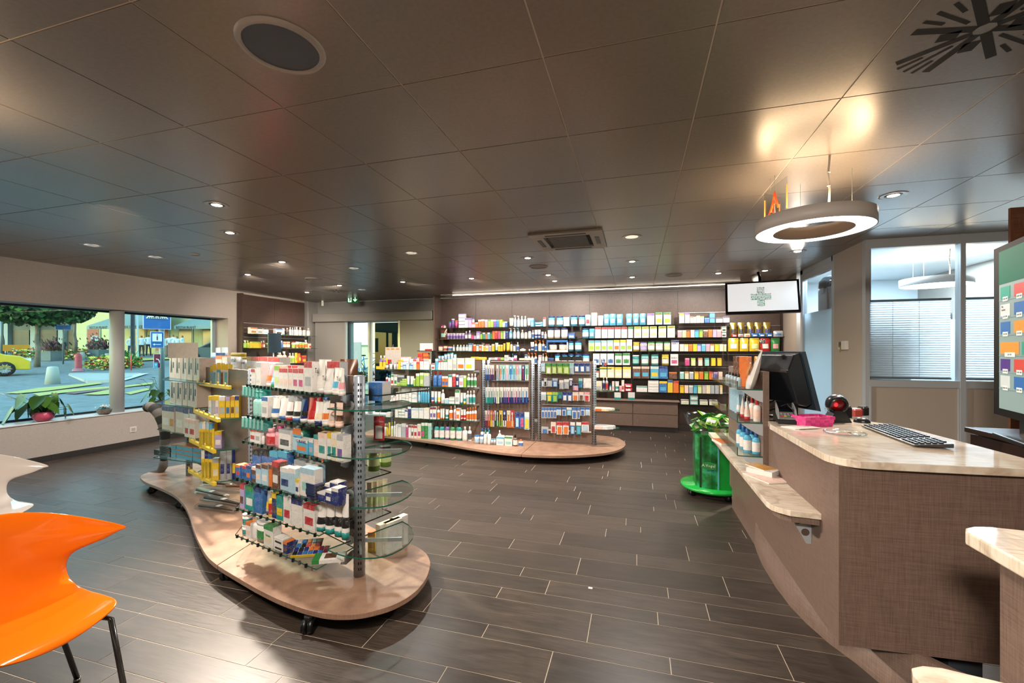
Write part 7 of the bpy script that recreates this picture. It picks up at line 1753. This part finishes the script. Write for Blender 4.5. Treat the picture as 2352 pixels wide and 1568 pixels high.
lv = [(.3, .9, .12, .13), (1.2, .8, .20, .12), (2.0, .7, .16, .14), (2.9, .6, .2, .13), (3.6, .5, .22, .18), (4.1, .8, .16, .15), (4.7, .7, .22, .13), (.9, .3, .22, .11), (1.6, 1.1, .22, .14), (5.0, 1.2, .18, .13), (2.5, 1.2, .14, .15), (3.2, .2, .16, .10), (5.9, 1.1, .2, .12), (4.4, .2, .26, .2), (1.3, .15, .18, .12), (5.5, .9, .24, .14), (4.9, .8, .3, .13)]
for k, (a, el, st_, sz) in enumerate(lv):
    m = MB(); tip = leaf(m, (0, 0, .11), a, el, st_*1.1, sz*1.3, LG1 if k % 2 else LG2, .8+.35*(k % 3)); m.tube([(0, 0, .10), (tip[0]*.5, tip[1]*.5, .11+(tip[2]-.11)*.7), tip], .003, LG2, 5); ob('leaf', m, t)
for a, st_ in ((4.25, .42), (4.55, .34)):
    m = MB(); tip = leaf(m, (0, 0, .12), a, .65, st_, .07, FLW, -.5); m.tube([(0, 0, .10), (tip[0]*.5, tip[1]*.5, .12+(tip[2]-.12)*.6), tip], .0025, LG2, 5); ob('flower', m, t)
T(t, 'flamingo plant with pale flowers in a round pink pot on the sill', 'plant')
x, y = sillpt(237, 951); t = emp('potted_plant', (x+.02, y, WZ0+.0155)); ob('pot', MB().lathe([(.055, 0), (.08, .03), (.088, .07), (.092, .075), (.08, .075), (.07, .06)], plaster('speckled_stone_pot', '#4a4440', '#9a8f88'), 20), t)
m = MB(); rr = random.Random(3)
for k in range(26): leaf(m, (0, 0, .065), rr.uniform(0, 6.3), rr.uniform(.2, 1.3), rr.uniform(.02, .06), rr.uniform(.03, .05), LG1, .1)
ob('foliage', m, t)['kind'] = 'stuff'
m = MB()
for k in range(30): m.ball((rr.gauss(0, .035), rr.gauss(0, .035), .10+rr.uniform(0, .03)), .009, pm('w'), 6, 4)
ob('blossoms', m, t)['kind'] = 'stuff'
T(t, 'small white-flowering plant in a speckled bowl beside the round column', 'plant')
x, y = onx(368, 0, XL-.2)[0]*0+(XL-.18), onx(368, 920, XL-.18)[0]; t = emp('potted_plant', (XL-.16, y, WZ0+.0155)); ob('pot', MB().box(-.07, .07, -.09, .09, 0, .10, mat('#4a3426', .7)), t, bevel=.006)
for k, (a, el, st_, sz) in enumerate([(4.4, .7, .2, .15), (5.2, .9, .2, .14), (3.9, .4, .2, .13), (.5, .8, .15, .13), (1.4, 1., .18, .13), (2.6, .8, .15, .12), (4.9, .3, .14, .14), (4.7, 1.2, .28, .13), (3.4, .9, .2, .12)]):
    m = MB(); tip = leaf(m, (0, 0, .09), a, el, st_*1.1, sz, LG1 if k % 2 else LG2, 1.0); m.tube([(0, 0, .09), (tip[0]*.5, tip[1]*.5, .09+(tip[2]-.09)*.7), tip], .003, LG2, 5); ob('leaf', m, t)
for a, st_, el in ((4.5, .42, .95), (4.7, .36, 1.2), (4.3, .38, .8), (5.0, .40, 1.2)):
    m = MB(); tip = leaf(m, (0, 0, .12), a, el, st_, .07, mat('#8a1f24', .25) if st_ < .41 else mat('#b8502a', .3), -.2); m.tube([(0, 0, .10), (tip[0]*.5, tip[1]*.5, .12+(tip[2]-.12)*.6), tip], .0025, LG2, 5); ob('flower', m, t)
T(t, 'red-flowering plant in a brown pot half hidden by the stocking boxes', 'plant')
# wall socket
y_, z_ = onx(305.5, 992, XL); t = emp('wall_socket', (XL, y_, z_)); ob('plate', MB().box(0, .008, -.045, .045, 0, .085, mat('#c9c2ba', .4)), t, bevel=.003)
ob('insert', MB().box(.008, .011, -.028, .028, .018, .067, mat('#a9a29a', .4)), t)
for a, b in ((-.012, .05), (.012, .05), (0, .036)): ob('hole', MB().box(.011, .0115, a-.003, a+.003, b-.003, b+.003, DARK), t)
T(t, 'beige wall socket below the window, left of the stocking boxes', 'socket')
# striped stocking leg and folded foot below
x0, y0 = wp(376, 4.75); t = emp('stocking_leg_form', (x0, y0, .22)); stripes = [mat('#242322', .9), mat('#5f5a55', .9)]
cp_ = [(-.25, 0, .60), (-.20, 0, .615), (-.13, 0, .59), (-.06, 0, .53), (-.01, 0, .44), (.02, 0, .34), (.02, 0, .24), (.01, 0, .15), (.0, 0, .08), (.0, 0, .02)]
cr_ = [.062, .066, .068, .066, .062, .06, .058, .052, .044, .038]
def bez(k, u):
    i = min(int(k), 8); f = k-i; p, q = Vector(cp_[i]), Vector(cp_[i+1]); return p.lerp(q, f), cr_[i]+(cr_[i+1]-cr_[i])*f
mL = MB(); N_ = 44
for k in range(N_+1):
    p, r = bez(k*9/N_, 0); q1_, _ = bez(min(8.999, k*9/N_+.3), 0); q0_, _ = bez(max(0, k*9/N_-.3), 0); d_ = (q1_-q0_).normalized(); u_ = d_.cross(Vector((0, 1, 0))).normalized(); v_ = Vector((0, 1, 0)); r *= .8
    for i in range(18): a = 2*PI*i/18; mL.v.append(tuple(p+(u_*math.cos(a)+v_*math.sin(a))*r))
for k in range(N_):
    for i in range(18): mL.face([k*18+i, (k+1)*18+i, (k+1)*18+(i+1) % 18, k*18+(i+1) % 18], stripes[(k//4) % 2], True)
mL.face(list(range(18)), stripes[0]); ob('striped_calf', mL, t)
ob('ankle', MB().tube([(.0, 0, .03), (-.01, 0, -.04), (-.05, 0, -.09), (-.15, -.03, -.12)], [.040, .042, .04, .025], stripes[1], 14), t)
T(t, 'grey and black striped stocking display leg behind the stocking boxes', 'display leg')
T(ob('paper_scrap', MB().box(-.012, .012, -.006, .008, 0, .004, WHITE), loc=(*onz(1356, 1351, 0), .0)), 'tiny white paper scrap lying on the dark floor', 'scrap')
# things behind the office glass
for n, px in enumerate((1872, 1898)):
    y_, _ = onx(px, 690, PX); t = emp('storage_bin', (PX+.25, y_+.1, 1.98)); dk = mat('#2f3c45', .4)
    ob('body', MB().prism([(-.13, -.17), (.13, -.17), (.13, .17), (-.13, .17)], 0, .32, dk), t, bevel=.03); ob('lid', MB().lathe([(.17, .32), (.165, .40), (.12, .46), (.05, .48)], mat('#222c33', .4), 20), t); ob('flap', MB().box(-.135, -.13, -.06, .06, .25, .36, BLACK), t)
    T(t, ['dark storage bin behind the office door glass, further back', 'dark storage bin behind the office door glass, nearer the wall'][n], 'bin')
o = T(box1('wall_board', PX+.12, PX+.6, 5.7, 7.2, 1.94, 1.975, mat('#b9c4ca', .5)), 'white board carrying the dark bins behind the office door', 'shelf')
for yy in (5.72, 7.17): ob('upright', MB().box(PX+.13, PX+.59, yy, yy+.02, 0, 1.94, mat('#b9c4ca', .5)), o)
for n, (px, w_, c_) in enumerate(((2030, .12, 'e'), (2052, .10, 'w'), (2068, .12, 'w'), (2095, .16, 'd'), (2130, .2, 'd'), (2165, .2, 'd'))):
    x, z = ony(px, 690, 7.6); t = emp('document_pile' if n < 3 else 'dark_box', (x, 7.6, 1.90)); ob('sheets', MB().box(-w_/2, w_/2, 0, .1, 0, .16 if n < 3 else .09, pm(c_)), t, rz=0); 
    if n < 3: t.rotation_euler = (0, (.1, -.3, .4)[n], 0)
    T(t, ['cream papers standing nearest the wall behind the blind', 'white papers leaning on each other behind the blind', 'tilted white sheet under the office ring lamp', 'dark box left of the office ring lamp', 'dark box under the office ring lamp', 'dark box at the far end under the office lamp'][n], 'papers' if n < 3 else 'box', 'things on the office shelf')
T(box1('office_shelf', 2.65, XR-.02, 7.5, 8.38, 0, 1.895, mat('#aab4b9', .6)), 'tall grey office cupboard behind the pleated blinds', 'cupboard')
